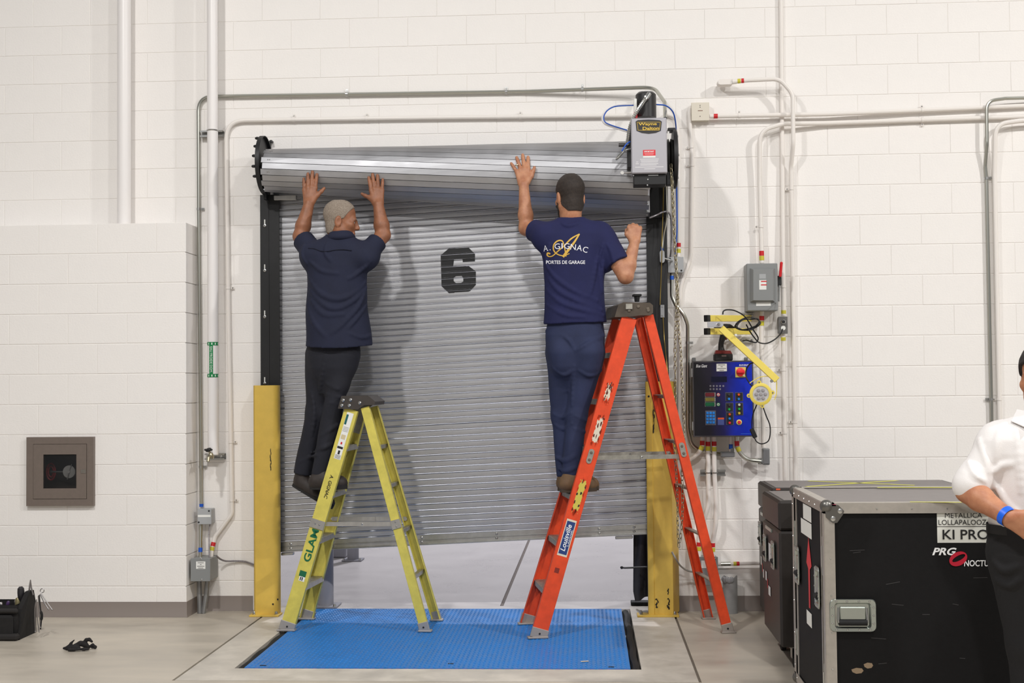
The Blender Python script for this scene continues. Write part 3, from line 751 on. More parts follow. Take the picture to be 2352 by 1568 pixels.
mb = MB(); mb.cyl(c + V3((.045, 0, 0)), c + V3((.075, 0, .002)), .018, .016, 14); mb.build('connector', CPAINT, FT)
conduit('upper long horizontal white conduit leaving the beige control box', [(1630, 267, -.05), (1900, 262, -.052), (2100, 254, -.03), (2470, 238, TH)], RW, CPAINT, .3, [(1697, 266, -1), (2118, 253, -1)], [(1645, 266, 9, REDC)])
conduit('lower long horizontal white conduit bent down to the disconnect switch', [(2470, 264, TH), (2100, 276, TH), (1900, 283, -.03), (1800, 284, -.07), (1745, 300, -.07), (1745, 420, -.05), (1749, 575, -.05), (1750, 604, -.05)], RW, CPAINT, [.3, .3, .2, .12, .2, .3], [(2118, 276, -1), (1747, 520, 1)], [(1748, 582, 11, REDC), (1748, 593, 10, YELC)])
conduit('white conduit running down from the disconnect switch behind the yellow arm', [(1750, 713, -.05), (1749, 770, -.04), (1754, 1028, -.06)], RW, CPAINT, .3, (), [(1750, 730, 10, REDC), (1750, 743, 10, YELC)])
conduit('bare steel conduit bent down at the right edge of the wall', [(2470, 222, -.04), (2310, 226, -.06), (2266, 232, -.06), (2267, 330, -.06), (2263, 380, -.025), (2266, 410, TH), (2277, 930, TH), (2285, 1402, TH)], .0115, EMT, [.1, .12, .12, .1, .1, .2, .3], [(2265, 409, -1), (2277, 916, 1)], strap_mat=STEEL)
conduit('white painted conduit bent down beside the bare steel conduit', [(2470, 273, -.062), (2345, 277, -.062), (2286, 285, -.062), (2284, 400, -.03), (2295, 930, TH), (2303, 1402, TH)], .0155, CPAINT, [.1, .2, .2, .2, .3], [(2296, 920, 1)])
# beige control box
BG, cvb = jbox('square beige control box above the white conduits', 1588, 235, 1629, 277, .06, mat('beige_plastic', (222, 214, 198), .5), 0)
for (x, y) in ((1608, 242), (1608, 246), (1608, 267)):
    mb = MB(); mb.lathe([(.003, 0), (.003, .001)], at(x, y, -.06), OUT, 8); mb.build('indicator', INK, cvb)
mb = MB(); pbox(mb, 1603, 253.5, 1614, 255, -.0605, .0005); mb.build('logo_print', mat('logo_brown', (120, 80, 60), .6), cvb)
conduit('white conduit dropping from the beige box beside the door chain', [(1588, 248, -.03), (1584, 249, -.03), (1583, 262, -.03), (1590, 360, TH), (1587, 590, TH), (1563, 660, TH), (1560, 1045, TH)], .0135, CPAINT, [.02, .03, .2, .25, .3, .2], [(1590, 377, 1), (1587, 337, 1)])
conduit('white conduit behind the hanging chain with red and yellow bands', [(1528, 262, TH), (1552, 268, -.03), (1560, 320, -.03), (1559, 590, -.04)], .0125, CPAINT, [.05, .12, .2], (), [(1559, 562, 9, REDC), (1559, 573, 9, YELC)])
# door junction box and conduit below it
J3, cv3 = jbox('light grey junction box behind the hanging door chain', 1534, 590, 1570, 626, .08, GREYBOX2, 0, ((1539, 594), (1565, 621)))
conduit('bare steel conduit bent from the chain-side box down to the control panel', [(1543, 626, -.05), (1543, 680, -.06), (1552, 700, -.062), (1571, 722, -.06), (1579.5, 745, -.05), (1580, 985, -.04), (1588, 1022, -.042), (1610, 1036, -.042), (1648, 1042, -.046), (1663, 1043, -.075)], .0125, EMT, [.1, .1, .15, .12, .3, .1, .1, .05], [(1580, 786, -1), (1580, 948, 1)], [(1543, 638, 9, BLUEC)], strap_mat=STEEL)

# disconnect switch
DS = T('disconnect_switch', 'grey disconnect switch box with red lever on the block wall', 'switch box', at(1752, 713, -.16))
mb = MB(); pbox(mb, 1716, 605, 1786, 713, -.155, .15, .004); mb.build('switch_body', GREYBOX, DS)
mb = MB(); Y0 = -.155
def plate(x0, y0, x1, y1, Y): return [at(x0, y1, Y), at(x1, y1, Y), at(x1, y0, Y), at(x0, y0, Y)]
A_, B_ = plate(1722, 616, 1780, 694, Y0), [at(x, y, Y0) + V3((0, -.03, 0)) for x, y in ((1729, 690), (1774, 690), (1774, 620), (1729, 620))]
mb.add(A_ + B_, [(4, 5, 6, 7), (0, 1, 5, 4), (1, 2, 6, 5), (2, 3, 7, 6), (3, 0, 4, 7)]); dr = mb.build('switch_door', GREYBOX, DS, smooth=20)
mb = MB(); pbox(mb, 1744, 643, 1760, 665, Y0 - .0315, .001); st = mb.build('warning_label', PAPER, dr)
for yy in (646, 654):
    mb = MB(); pbox(mb, 1748, yy - 1.2, 1761, yy + 1.2, Y0 - .0322, .0004); mb.build('label_red_line', REDC, st)
mb = MB(); pbox(mb, 1744, 629, 1759, 640, Y0 - .0312, .0008); mb.build('rating_plate', GREYBOX2, dr)
mb = MB(); pbox(mb, 1737, 694.5, 1770, 702, Y0 - .001, .001); mb.build('sticker', PAPER, DS)
mb = MB(); pbox(mb, 1786, 633, 1795, 655, -.13, .08, .004); mb.build('lever_hub', BLACKP, DS)
mb = MB(); a, b = at(1792, 636, -.15), at(1795, 601, -.16); mb.beam(a, b, .018, .016, (0, 1, 0), .005); mb.build('lever_handle', REDC, DS)
mb = MB(); a, b = at(1790, 655, -.14), at(1789, 692, -.14); mb.beam(a, b, .008, .02, (0, 1, 0), .002); mb.build('latch_arm', GREYBOX, DS)
mb = MB(); mb.lathe([(.003, 0), (.003, .05)], at(1781, 696, Y0), OUT, 8); mb.build('hasp', STEEL, DS)
# small switch station on the conduit
SW, cvs = jbox('narrow dark grey selector switch box on the straight white conduit', 1788, 727, 1809, 766, .07, mat('dark_grey_enamel', (104, 102, 100), .45), -.01, name='selector_switch')
mb = MB(); mb.lathe([(.014, 0), (.016, .008), (.012, .014)], at(1799, 739, -.08), OUT, 16); k = mb.build('selector_knob', STEEL, cvs); mb = MB(); mb.lathe([(.010, 0), (.010, .018)], at(1799, 739, -.09), OUT, 12); mb.build('knob_centre', BLACKP, k)
mb = MB(); mb.lathe([(.015, 0), (.015, .003)], at(1799, 753, -.08), OUT, 16); mb.build('outlet_face', PAPER, cvs)
# ------------------------------------------------------------------ control panel
def Zp(x, y): return 1580 + x / 3.92, 700 + y / 3.92
def gradient_mat(name, x0, x1):
    m = bpy.data.materials.new(name); m.use_nodes = True; nt = m.node_tree; b = nt.nodes['Principled BSDF']; b.inputs['Roughness'].default_value = .3
    tc = nt.nodes.new('ShaderNodeTexCoord'); sx = nt.nodes.new('ShaderNodeSeparateXYZ'); mr = nt.nodes.new('ShaderNodeMapRange'); r = nt.nodes.new('ShaderNodeValToRGB')
    nt.links.new(tc.outputs['Object'], sx.inputs[0]); nt.links.new(sx.outputs[0], mr.inputs[0]); mr.inputs[1].default_value = x0; mr.inputs[2].default_value = x1
    nt.links.new(mr.outputs[0], r.inputs[0]); nt.links.new(r.outputs[0], b.inputs['Base Color'])
    e = r.color_ramp.elements; e[0].color = (*lin((13, 11, 16)), 1); e[1].color = (*lin((4, 44, 196)), 1)
    q = e.new(.28); q.color = (*lin((24, 18, 38)), 1); q = e.new(.52); q.color = (*lin((24, 20, 84)), 1); q = e.new(.72); q.color = (*lin((6, 34, 166)), 1)
    return m
YP = -.23
CP = T('control_panel', 'dock control panel with blue front and coloured buttons', 'control panel', at(1660, 1001, YP))
DKG = mat('panel_frame', (70, 66, 68), .45)
mb = MB(); pbox(mb, 1594, 831, 1727, 1000, YP + .012, .20, .004); mb.build('enclosure', GREYBOX, CP)
mb = MB(); pbox(mb, 1592, 829, 1730, 1002, YP, .012, .003); door = mb.build('panel_door', DKG, CP)
hw = pm(132, YP) / 2
mb = MB(); pbox(mb, 1595, 832, 1727, 999, YP - .0008, .0008); face = mb.build('front_overlay', gradient_mat('panel_print', -hw, hw), door, smooth=0)
for (x, y) in ((55, 490), (525, 487)):
    mb = MB(); px, py = Zp(x, y); pbox(mb, px - 4, py - 4, px + 4, py + 8, -.03, .025, .003); mb.build('mounting_lug', GREYBOX, CP)
for (x, y) in ((38, 610), (45, 1090)):
    mb = MB(); px, py = Zp(x, y); pbox(mb, px - 2, py - 10, px + 2, py + 10, YP + .002, .01, .001); mb.build('hinge', STEEL, CP)
def pz(name, m, x0, y0, x1, y1, dy=.004, par=None, b=.002, base=.0008):
    mb = MB(); a = Zp(x0, y0); c = Zp(x1, y1); Y = YP - base - dy; pbox(mb, a[0], a[1], c[0], c[1], Y, dy, b); return mb.build(name, m, par or CP)
def knob(name, m, x, y, r, dy, par, tip=None):
    px, py = Zp(x, y); mb = MB(); mb.lathe([(r, 0), (r, dy * .6), (r * .8, dy)], at(px, py, YP - .001), OUT, 14); return mb.build(name, m, par)
BTN = {'o': mat('btn_orange', (236, 92, 40), .4), 'b': mat('btn_blue', (30, 130, 220), .4), 'g': mat('btn_green', (20, 170, 70), .4), 'w': mat('btn_white', (205, 205, 200), .4), 'y': mat('btn_yellow', (200, 176, 60), .4), 'r': mat('btn_red', (226, 40, 50), .4), 'k': mat('btn_grey', (52, 50, 56), .4)}
STN = mat('station_black', (24, 24, 28), .5); RIM = mat('station_rim', (92, 92, 104), .4)
for (x0, y0, x1, y1, seq) in ((338, 788, 408, 866, 'kb'), (426, 788, 496, 866, 'ob'), (340, 880, 409, 960, 'kg'), (430, 880, 498, 993, 'wgy'), (344, 966, 411, 1080, 'obr')):
    rim = pz('station_frame', RIM, x0, y0, x1, y1, .003); bk = pz('station_plate', STN, x0 + 3, y0 + 3, x1 - 3, y1 - 3, .004, rim)
    for i, c in enumerate(seq): knob('push_button', BTN[c], x0 + 31, y0 + (y1 - y0) * (i + .5) / len(seq), .0085, .016, bk)
for y, c in ((808, (118, 34, 44)), (852, (128, 118, 52)), (896, (14, 96, 56))):
    rim = pz('indicator_frame', STEEL, 153, y - 20, 250, y + 20, .004, b=.004); pz('indicator_lens', mat('lens_%d' % y, c, .3), 157, y - 17, 240, y + 17, .008, rim, .004)
    if y != 852:
        d = knob('signal_disc', PAPER, 274, y, .011, .002, CP); px, py = Zp(274, y); mb = MB(); n = 16
        mb.tube([at(px, py, YP - .004) + V3((.0095 * math.cos(a), 0, .0095 * math.sin(a))) for a in np.linspace(0, 6.283, n, endpoint=False)], .0014, 5, True); mb.build('disc_ring', BTN['r'] if y < 850 else BTN['g'], d)
        mb = MB(); mb.box(at(px, py + .4, YP - .004), (.010, .001, .004)); mb.build('disc_truck', INK, d)
kp = pz('keypad_frame', RIM, 157, 952, 252, 1082, .003)
for i in range(4):
    for j in range(3): pz('keypad_key', BTN['b'], 165 + j * 28, 962 + i * 28.5, 188 + j * 28, 984 + i * 28.5, .008, kp)
pz('display_window', mat('display_dark', (8, 10, 40), .15), 210, 645, 350, 695, .001, b=0)
for i in range(5):
    for j in range(2):
        if i == 4 and j == 1: continue
        px, py = Zp(203 + i * 29, 730 + j * 28); mb = MB(); mb.tube([at(px, py, YP - .0015) + V3((.005 * math.cos(a), 0, .005 * math.sin(a))) for a in np.linspace(0, 6.283, 10, endpoint=False)], .0009, 4, True); mb.box(at(px, py, YP - .0015), (.003, .0006, .004)); mb.build('status_icon', mat('icon_grey', (170, 168, 176), .5), CP)
wl = pz('paper_label', PAPER, 258, 530, 350, 597, .001, b=0)
GP = mat('grey_print', (120, 120, 118), .6)
for yy, wd in ((540, 62), (556, 20), (572, 78), (588, 40)): pz('label_line', GP, 304 - wd / 2, yy - 3, 304 + wd / 2, yy + 3, .0014, wl, 0)
is_ = pz('instruction_label', mat('instr_blue', (70, 84, 150), .5), 270, 1015, 325, 1080, .001, b=0); pz('instruction_head', BTN['o'], 270, 1015, 325, 1030, .0014, is_, 0)
ms = pz('rotary_plate', mat('switch_yellow', (232, 214, 110), .5), 428, 560, 522, 652, .006)
px, py = Zp(473, 604); mb = MB(); mb.lathe([(.028, 0), (.027, .014), (.020, .018)], at(px, py, YP - .007), OUT, 24); mb.build('rotary_disc', BTN['r'], ms)
mb = MB(); mb.box(at(px, py, YP - .03), (.05, .022, .016), None, .004); mb.build('rotary_handle', BTN['r'], ms)
px, py = Zp(505, 632); mb = MB(); mb.box(at(px, py, YP - .018), (.016, .01, .014)); mb.build('lock_tag', mat('tag_beige', (200, 190, 150), .5), ms)
es = knob('estop_collar', mat('switch_yellow', (232, 214, 110), .5), 461, 1056, .018, .006, CP); knob('estop_button', BTN['r'], 461, 1056, .011, .022, es)
px, py = Zp(123, 549); text('Blue Giant', 'lettering', WHITEINK, face, at(px, py, YP - .0012), (1, 0, 0), (0, 0, 1), pm(25, YP), pm(7, YP), shear=.3)
px, py = Zp(503, 542); text('BLUE GIANT', 'lettering', WHITEINK, face, at(px, py, YP - .0012), (1, 0, 0), (0, 0, 1), pm(21, YP), pm(4.2, YP), bold=.02, shear=.2)
pz('print_line', mat('print_lightblue', (60, 120, 220), .5), 478, 1158, 575, 1161, .0005, None, 0)

# conduits under the panel
bnds = lambda x, y: [(x, y, 10, REDC), (x - .5, y + 12, 10, YELC)]
conduit('outer left white conduit curving away from the control panel', [(1613, 1002, -.10), (1613, 1024, -.10), (1606, 1040, -.10), (1570, 1066, -.06)], .0145, CPAINT, [.08, .08], (), bnds(1613, 1017))
conduit('second white conduit under the control panel behind the strut clamp', [(1626, 1002, -.09), (1626.5, 1085, -.09), (1628.5, 1155, -.09), (1606, 1225, -.06), (1605, 1280, -.06)], .0148, CPAINT, [.3, .25, .2], (), bnds(1626, 1018) + [(1605, 1249, 9, REDC), (1605, 1260, 9, YELC)])
conduit('third white conduit under the control panel behind the strut clamp', [(1640, 1002, -.09), (1641, 1085, -.09), (1645, 1155, -.09), (1644.5, 1205, -.09), (1637, 1240, -.06), (1637, 1280, -.06)], .0148, CPAINT, [.3, .3, .2, .2], (), bnds(1640, 1018) + [(1637, 1251, 9, REDC), (1637, 1262, 9, YELC)])
conduit('short conduit with blue band below the control panel', [(1678.5, 1002, -.09), (1679, 1040, -.09)], .012, CPAINT, .1, (), [(1678.5, 1025, 11, BLUEC)])
conduit('bare steel conduit curving from the control panel to the grey elbow', [(1692, 1002, -.10), (1693, 1030, -.10), (1712, 1055, -.10), (1748, 1059, -.10)], .0145, EMT, [.15, .15], (), [(1692.5, 1018, 11, REDC), (1696, 1031, 11, YELC)])
def lb(label, c, d1, d2, L1, wd):
    """conduit body (elbow box) with cover"""
    c = V3(c); B = T('conduit_elbow', label, 'conduit body', c - V3((0, 0, wd)))
    mb = MB(); mb.beam(c - nrm(d1) * wd / 2, c + nrm(d1) * L1, wd, wd * 1.1, OUT, .005); mb.cyl(c, c + nrm(d2) * (wd * 1.1), wd * .42, None, 12); mb.build('elbow_body', GREYBOX, B)
    mb = MB(); mb.beam(c - nrm(d1) * wd * .3 + OUT * wd * .6, c + nrm(d1) * L1 * .9 + OUT * wd * .6, wd * .8, .004, OUT, .001); mb.build('elbow_cover', mat('elbow_cover', (112, 112, 114), .5), B)
lb('grey conduit elbow lying below the blue-banded conduit', at(1681, 1043, -.09), (-1, 0, .0), (0, 0, 1), .075, .036)
lb('grey upright conduit elbow under the dock lamp cable', at(1759, 1059, -.09), (0, 0, 1), (-1, 0, 0), .085, .046)
SCH = T('strut_clamp', 'short steel strut clamping two white conduits under the panel', 'strut', at(1637, 1092, -.05)); s_, c_ = strut(SCH, 1609, 1666, 1085.5, -.05, 13)
for x in (1626.5, 1641.5):
    mb = MB(); c = at(x, 1085, -.09); mb.tube([c + V3((.0175 * math.cos(a), .0175 * math.sin(a), 0)) for a in np.linspace(0, 6.283, 14, endpoint=False)], .0035, 5, True); mb.build('pipe_clip', STEEL, SCH)
J4, cv4 = jbox('grey junction box low on the wall behind the red ladder', 1603, 1279, 1649, 1343, .11, GREYBOX, 0, ((1610, 1336), (1642, 1284)))
mb = MB(); pbox(mb, 1611, 1287, 1630, 1304, -.1105, .0005); mb.build('sticker', PAPER, cv4)
conduit('short white conduit leaving the low grey box behind the black cases', [(1648, 1295, -.05), (1700, 1294, -.05), (1900, 1290, -.05)], .0125, CPAINT, .2, (), [(1688, 1294, 7, YELC), (1695, 1294, 7, REDC), (1667, 1294, 22, EMT)])
flex('thin grey cable from the yellow guard to the low grey box', [(1543.5, 1267, GY - .004), (1553, 1284, -.19), (1564, 1300, -.13), (1582, 1311, -.09), (1605, 1314, -.07)], .006, mat('grey_cable', (168, 166, 160), .5), ribs=False)
# grey pipe sleeve standing on the floor
c = fl(1678, 1407); PS = T('pipe_sleeve', 'short grey plastic pipe with broken rim standing on the floor', 'pipe', c); mb = MB(); n = 24; vs = []; fs = []
for lv, (r, z) in enumerate(((.047, 0), (.047, .2), (.047, .235), (.043, .235), (.043, .1))):
    for k in range(n):
        a = 2 * math.pi * k / n; zz = z
        if lv in (2, 3): zz = z - .035 * max(0, math.sin(a * 1 - .3)) - .012 * math.sin(3 * a)
        rr = r + (.006 if lv in (2, 3) and 3 < k % 24 < 9 else 0)
        vs.append(c + V3((rr * math.cos(a), rr * math.sin(a), zz)))
for lv in range(4):
    for k in range(n): j = (k + 1) % n; fs.append((lv * n + k, lv * n + j, (lv + 1) * n + j, (lv + 1) * n + k))
mb.add(vs, fs); mb.build('sleeve_wall', mat('grey_pvc', (150, 150, 150), .5, var=.1, vscale=20), PS)
mb = MB(); 
for k in range(5):
    a = -2.6 + k * .28; p = c + V3((.05 * math.cos(a), .05 * math.sin(a), .222 - .004 * (k % 2))); mb.ball(p, .016, 8, 6, (1, .45, 1.3))
mb.build('tape_scrap', mat('duct_tape', (140, 140, 142), .4), PS)

# ------------------------------------------------------------------ dock lamp on folding yellow arm
DLY = mat('lamp_arm_yellow', (236, 214, 96), .45)
DL = T('dock_light', 'yellow folding arm dock light in front of the control panel', 'dock light', at(1716, 790, 0))
for (y, yb, yt) in ((731, 731, 723.5), (761, 761, 781)):
    a, b = at(1627, y, -.42), at(1722, yb, -.05); mb = MB(); mb.beam(a, b, .030, .040, (0, 0, 1), .002); arm = mb.build('pivot_arm', DLY, DL)
    mb = MB(); mb.beam(a + nrm(a - b) * .03, a - nrm(a - b) * .002, .032, .042, (0, 0, 1), .003); mb.build('end_cap', BLACKP, DL)
    mb = MB(); pbox(mb, 1704, yt - 6, 1731, yt + 6, -.03, .028, .003); wp = mb.build('wall_bracket', mat('bracket_grey', (190, 188, 182), .45), DL)
    for x in (1708, 1727):
        mb = MB(); mb.lathe([(.008, 0), (.008, .005), (.004, .008)], at(x, yt, -.03), OUT, 8); mb.build('bracket_bolt', STEEL, wp)
mb = MB(); a, b = at(1625, 745.5, -.47), at(1655, 744.5, -.44); mb.beam(a, b, .006, .036, (0, 0, 1), .002); mb.cyl(b, b + V3((0, .006, 0)), .018, None, 16); mb.build('hinge_plate', mat('bright_plate', (215, 215, 220), .3, .6), DL)
mb = MB(); mb.lathe([(.009, 0), (.009, .006), (.004, .01)], at(1651, 744.5, -.455), OUT, 8); mb.build('hinge_bolt', STEEL, DL)
a, b = at(1656, 753, -.42), at(1785, 873, -.50); mb = MB(); mb.beam(a, b, .042, .028, OUT, .002); mb.build('lamp_strut', DLY, DL)
mb = MB(); mb.lathe([(.007, 0), (.007, .012)], at(1690, 769, -.46), OUT, 10); mb.build('nylon_plug', PAPER, DL)
lc = at(1747.5, 905, -.50); LAX = nrm((-.05, -1, -.05))
S_, T_, A_ = frame(LAX)
mb = MB(); mb.lathe([(.040, 0), (.066, .002), (.070, .010), (.070, .028), (.060, .032), (.051, .032), (.049, .022)], lc - LAX * .03, LAX, 32); ring = mb.build('lamp_rim', DLY, DL)
for k in range(4):
    a = .12 + k * math.pi / 2; p = lc + .074 * (math.cos(a) * S_ + math.sin(a) * T_) - LAX * .008; mb = MB(); mb.lathe([(.013, -.008), (.013, .004)], p, LAX, 12); lug = mb.build('lamp_lug', DLY, DL); mb = MB(); mb.lathe([(.006, 0), (.005, .004)], p + LAX * .004, LAX, 8); mb.build('lug_screw', STEEL, lug)
mb = MB(); mb.lathe([(.0, -.006), (.050, -.006), (.050, -.004), (0, -.002)], lc, LAX, 28, False); mb.build('reflector', mat('reflector_grey', (205, 203, 205), .35), DL)
for k in range(7):
    a = k * math.pi / 3; r = 0 if k == 6 else .028; p = lc + r * (math.cos(a) * S_ + math.sin(a) * T_) - LAX * .002; mb = MB(); mb.lathe([(.011, -.003), (.012, .004), (.007, .009)], p, LAX, 12); mb.build('led_lens', mat('lens_grey', (165, 160, 162), .2), DL)
mb = MB(); mb.lathe([(.050, .003), (.050, .0045)], lc, LAX, 28); mb.build('front_glass', mat('lamp_glass', (235, 238, 240), .03, alpha=.12), DL)
mb = MB(); hp = [at(x, y, -.49) for x, y in ((1722, 880), (1727, 876), (1745, 866), (1765, 864), (1782, 872), (1784, 885), (1783, 905), (1779, 918))]; mb.tube(smooth_path(hp, 4), .003, 6); mb.build('lamp_yoke', DLY, DL)
mb = MB(); mb.lathe([(.010, 0), (.010, .014)], at(1772, 875, -.5), OUT, 8); mb.build('yoke_bolt', STEEL, DL)
CORD = mat('black_cord', (20, 20, 22), .5)
mb = MB(); pts = [at(*p) for p in ((1660, 722, -.42), (1662, 714, -.42), (1672, 711, -.42), (1690, 714, -.40), (1712, 728, -.36), (1730, 757, -.30), (1741, 775, -.26), (1737, 786, -.25), (1725, 784, -.26), (1714, 781, -.2), (1706, 783, -.12))]; mb.tube(smooth_path(pts, 5), .0045, 7); mb.build('feed_cord', CORD, DL)
rr = random.Random(4); mb = MB(); pts = []
for k in range(34):
    a = k * .62; pts.append(at(1718 + 30 * math.cos(a) * (1 + .12 * rr.uniform(-1, 1)) * (.9), 744 + 13 * math.sin(a) * (1 + .25 * rr.uniform(-1, 1)) - 5 * math.cos(a), -.32 + .02 * rr.uniform(-1, 1)))
mb.tube(smooth_path(pts, 4), .0045, 6); mb.build('coiled_cord', CORD, DL)
mb = MB(); pts = [at(*p) for p in ((1714, 745, -.32), (1722, 760, -.3), (1735, 778, -.26), (1745, 787, -.2), (1762, 788, -.14), (1780, 779, -.1), (1793, 766, -.10), (1798, 755, -.10))]; mb.tube(smooth_path(pts, 5), .0045, 7); mb.build('plug_cord', CORD, DL)
mb = MB(); pts = [at(*p) for p in ((1740, 925, -.47), (1730, 950, -.42), (1727, 972, -.40), (1728, 985, -.40))]; mb.tube(smooth_path(pts, 5), .0038, 7)
pts = [at(*p) for p in ((1732, 1003, -.40), (1738, 1014, -.40), (1750, 1019, -.40), (1764, 1013, -.40), (1769, 997, -.42), (1768, 975, -.44), (1760, 955, -.46), (1752, 932, -.48))]; mb.tube(smooth_path(pts, 5), .0038, 7); mb.build('lamp_cord', CORD, DL)
mb = MB(); mb.beam(at(1726, 984, -.40), at(1735, 1005, -.40), .028, .02, OUT, .004); mb.build('plug', BLACKP, DL)
mb = MB(); pts = [at(*p) for p in ((1733, 832, -.44), (1722, 836, -.42), (1714, 850, -.4), (1714, 866, -.4), (1722, 880, -.43), (1731, 890, -.46))]; mb.tube(smooth_path(pts, 5), .0045, 7); mb.build('strut_cord', CORD, DL)

# drill standing on the control panel
DR = T('cordless_drill', 'red and black cordless drill standing on the control panel', 'drill', at(1662, 829, -.085))
DRB = mat('drill_black', (30, 27, 27), .5); DRR = mat('drill_red', (122, 34, 30), .45)
mb = MB(); pbox(mb, 1641, 812, 1683, 828, -.125, .085, .006); mb.build('battery', DRB, DR)
mb = MB(); A4 = [at(x, y, -.12) for x, y in ((1642, 812), (1682, 812), (1678, 805), (1645, 804))]; mb.prism(A4, (0, .075, 0)); mb.build('battery_shoe', DRR, DR)
mb = MB(); pts = [at(1657, 806, -.085), at(1656, 792, -.085), at(1659, 778, -.085), at(1664, 765, -.085)]; mb.tube(smooth_path(pts, 4), [.024, .021, .019, .018, .018, .018, .018, .019, .02, .021, .023, .025, .027], 12); mb.build('handle', DRB, DR)
mb = MB(); pbox(mb, 1665, 768, 1670, 780, -.095, .02, .003); mb.build('trigger', DRR, DR)
mb = MB(); a = at(1640, 754, -.085); b = at(1690, 754, -.085); mb.lathe([(.018, 0), (.030, .01), (.031, .08), (.029, .105), (.02, .12), (.014, .125), (.012, .155)], a, b - a, 16); mb.build('motor_housing', DRB, DR)
mb = MB(); c = at(1663, 817, -.1255); mb.box(c, (.03, .001, .01)); mb.build('battery_print', mat('drill_print', (120, 100, 96), .5), DR)

# ------------------------------------------------------------------ door operator
YO = -.68
OP = T('door_operator', 'grey door operator box with black motor on the door bracket', 'door operator', at(1490, 398, -.6))
OPG = mat('operator_grey', (176, 174, 180), .4, .15)
mb = MB(); pbox(mb, 1450, 270, 1532, 398, YO, .14, .006); body = mb.build('operator_cover', OPG, OP)
mb = MB(); pbox(mb, 1441, 300, 1452, 385, YO + .07, .12, .003); mb.build('side_plate', BLACKM, OP)
px, py = 1490, 290; NP = []
for (x, y) in ((1460, 279), (1465, 276), (1478, 275), (1490, 274.5), (1502, 275), (1515, 276), (1520, 279), (1518, 300), (1506, 305), (1490, 307), (1474, 305), (1462, 300)): NP.append(at(x, y, YO - .001))
mb = MB(); mb.prism(NP, (0, -.002, 0)); npl = mb.build('name_plate', mat('plate_black', (34, 30, 28), .4), OP)
GOLD = mat('gold_print', (214, 178, 60), .4)
mb = MB(); q = [at(x, y, YO - .0035) for x, y in ((1463.5, 280.5), (1516.5, 280.5), (1514.5, 299), (1465.5, 299))]
for i in range(4): mb.beam(q[i], q[(i + 1) % 4], .0022, .0006, OUT)
mb.build('plate_border', GOLD, npl)
text('Wayne', 'lettering', GOLD, npl, at(1487.5, 285.5, YO - .0032), (1, 0, 0), (0, 0, 1), pm(42, YO), pm(8.4, YO), bold=.03)
text('Dalton', 'lettering', GOLD, npl, at(1495, 294.6, YO - .0032), (1, 0, 0), (0, 0, 1), pm(38, YO), pm(7.6, YO), bold=.03)
mb = MB(); pbox(mb, 1477, 344, 1505.5, 357.5, YO - .001, .001); rl = mb.build('warning_label', mat('label_red', (222, 44, 54), .5), OP)
mb = MB(); pbox(mb, 1477, 357.5, 1505.5, 362, YO - .001, .001); mb.build('label_foot', PAPER, OP)
text('IMPORTANT', 'lettering', WHITEINK, rl, at(1491, 348, YO - .001), (1, 0, 0), (0, 0, 1), pm(22, YO), pm(3.4, YO), bold=.03)
for yy, wd in ((352, 22), (354.5, 20)):
    mb = MB(); pbox(mb, 1491 - wd / 2, yy - .5, 1491 + wd / 2, yy + .5, YO - .0014, .0003); mb.build('label_line', mat('pale_pink', (240, 170, 170), .5), rl)
PW = mat('pale_print', (222, 220, 222), .5)
for (x0, y, x1) in ((1470, 365.5, 1513), (1472, 369, 1512), (1473, 372, 1511), (1471, 376, 1512), (1471, 379, 1508), (1459, 383.5, 1524), (1480, 387.5, 1505), (1461, 372, 1466), (1460, 376, 1467)):
    mb = MB(); pbox(mb, x0, y - .8, x1, y + .8, YO - .0006, .0006); mb.build('notice_line', PW, OP)
mc = at(1484, 271, YO + .10); mt = at(1484, 214, YO + .10); mb = MB(); H_ = mt[2] - mc[2]
mb.lathe([(.064, 0), (.064, H_ - .012), (.056, H_ - .002), (.05, H_)], mc, (0, 0, 1), 28); mot = mb.build('motor', mat('motor_black', (38, 36, 37), .4), OP)
mb = MB(); mb.lathe([(.050, 0), (.05, .004), (.02, .008)], mc + V3((0, 0, H_)), (0, 0, 1), 20); mb.build('motor_end_cap', mat('motor_cap', (150, 150, 150), .4, .6), mot)
mb = MB(); pbox(mb, 1456, 258, 1464, 271, YO + .03, .05); mb.build('capacitor_label', mat('label_red', (222, 44, 54), .5), OP)
mb = MB(); pbox(mb, 1456, 226, 1463, 258, YO + .05, .05, .003); mb.build('motor_plate', PAPER, OP)
SIL = mat('silver_flex', (196, 196, 192), .25, 1.0)
P = smooth_path([at(*p) for p in ((1490, 217, YO + .03), (1482, 228, YO + .01), (1468, 248, YO + .01), (1455, 270, YO + .02), (1446, 295, YO + .03), (1442, 320, YO + .05), (1441, 332, YO + .07))], 24)
mb = MB(); mb.tube(P, [.0125 if i % 4 < 2 else .0100 for i in range(len(P))], 10); mb.build('armoured_whip', SIL, OP, smooth=0)
mb = MB(); mb.cyl(at(1491, 215, YO + .03), at(1484, 226, YO + .012), .0145, None, 12); mb.lathe([(.008, 0), (.006, .01)], at(1482, 222, YO - .005), OUT, 8); mb.build('whip_connector', STEEL, OP)
P = smooth_path([at(*p) for p in ((1450, 341, YO + .05), (1436, 346, YO + .04), (1424, 358, YO + .05), (1416, 366, YO + .06), (1419, 360, YO + .08), (1432, 346, YO + .1), (1441, 336, YO + .1))], 6); mb = MB(); mb.tube(P, .006, 8); mb.build('steel_loop', SIL, OP)
mb = MB(); P = smooth_path([at(*p) for p in ((1447, 325, YO + .03), (1438, 332, YO + .02), (1428, 347, YO + .02))], 5); mb.tube(P, .0045, 6); mb.build('blue_lead', BLUEC, OP)
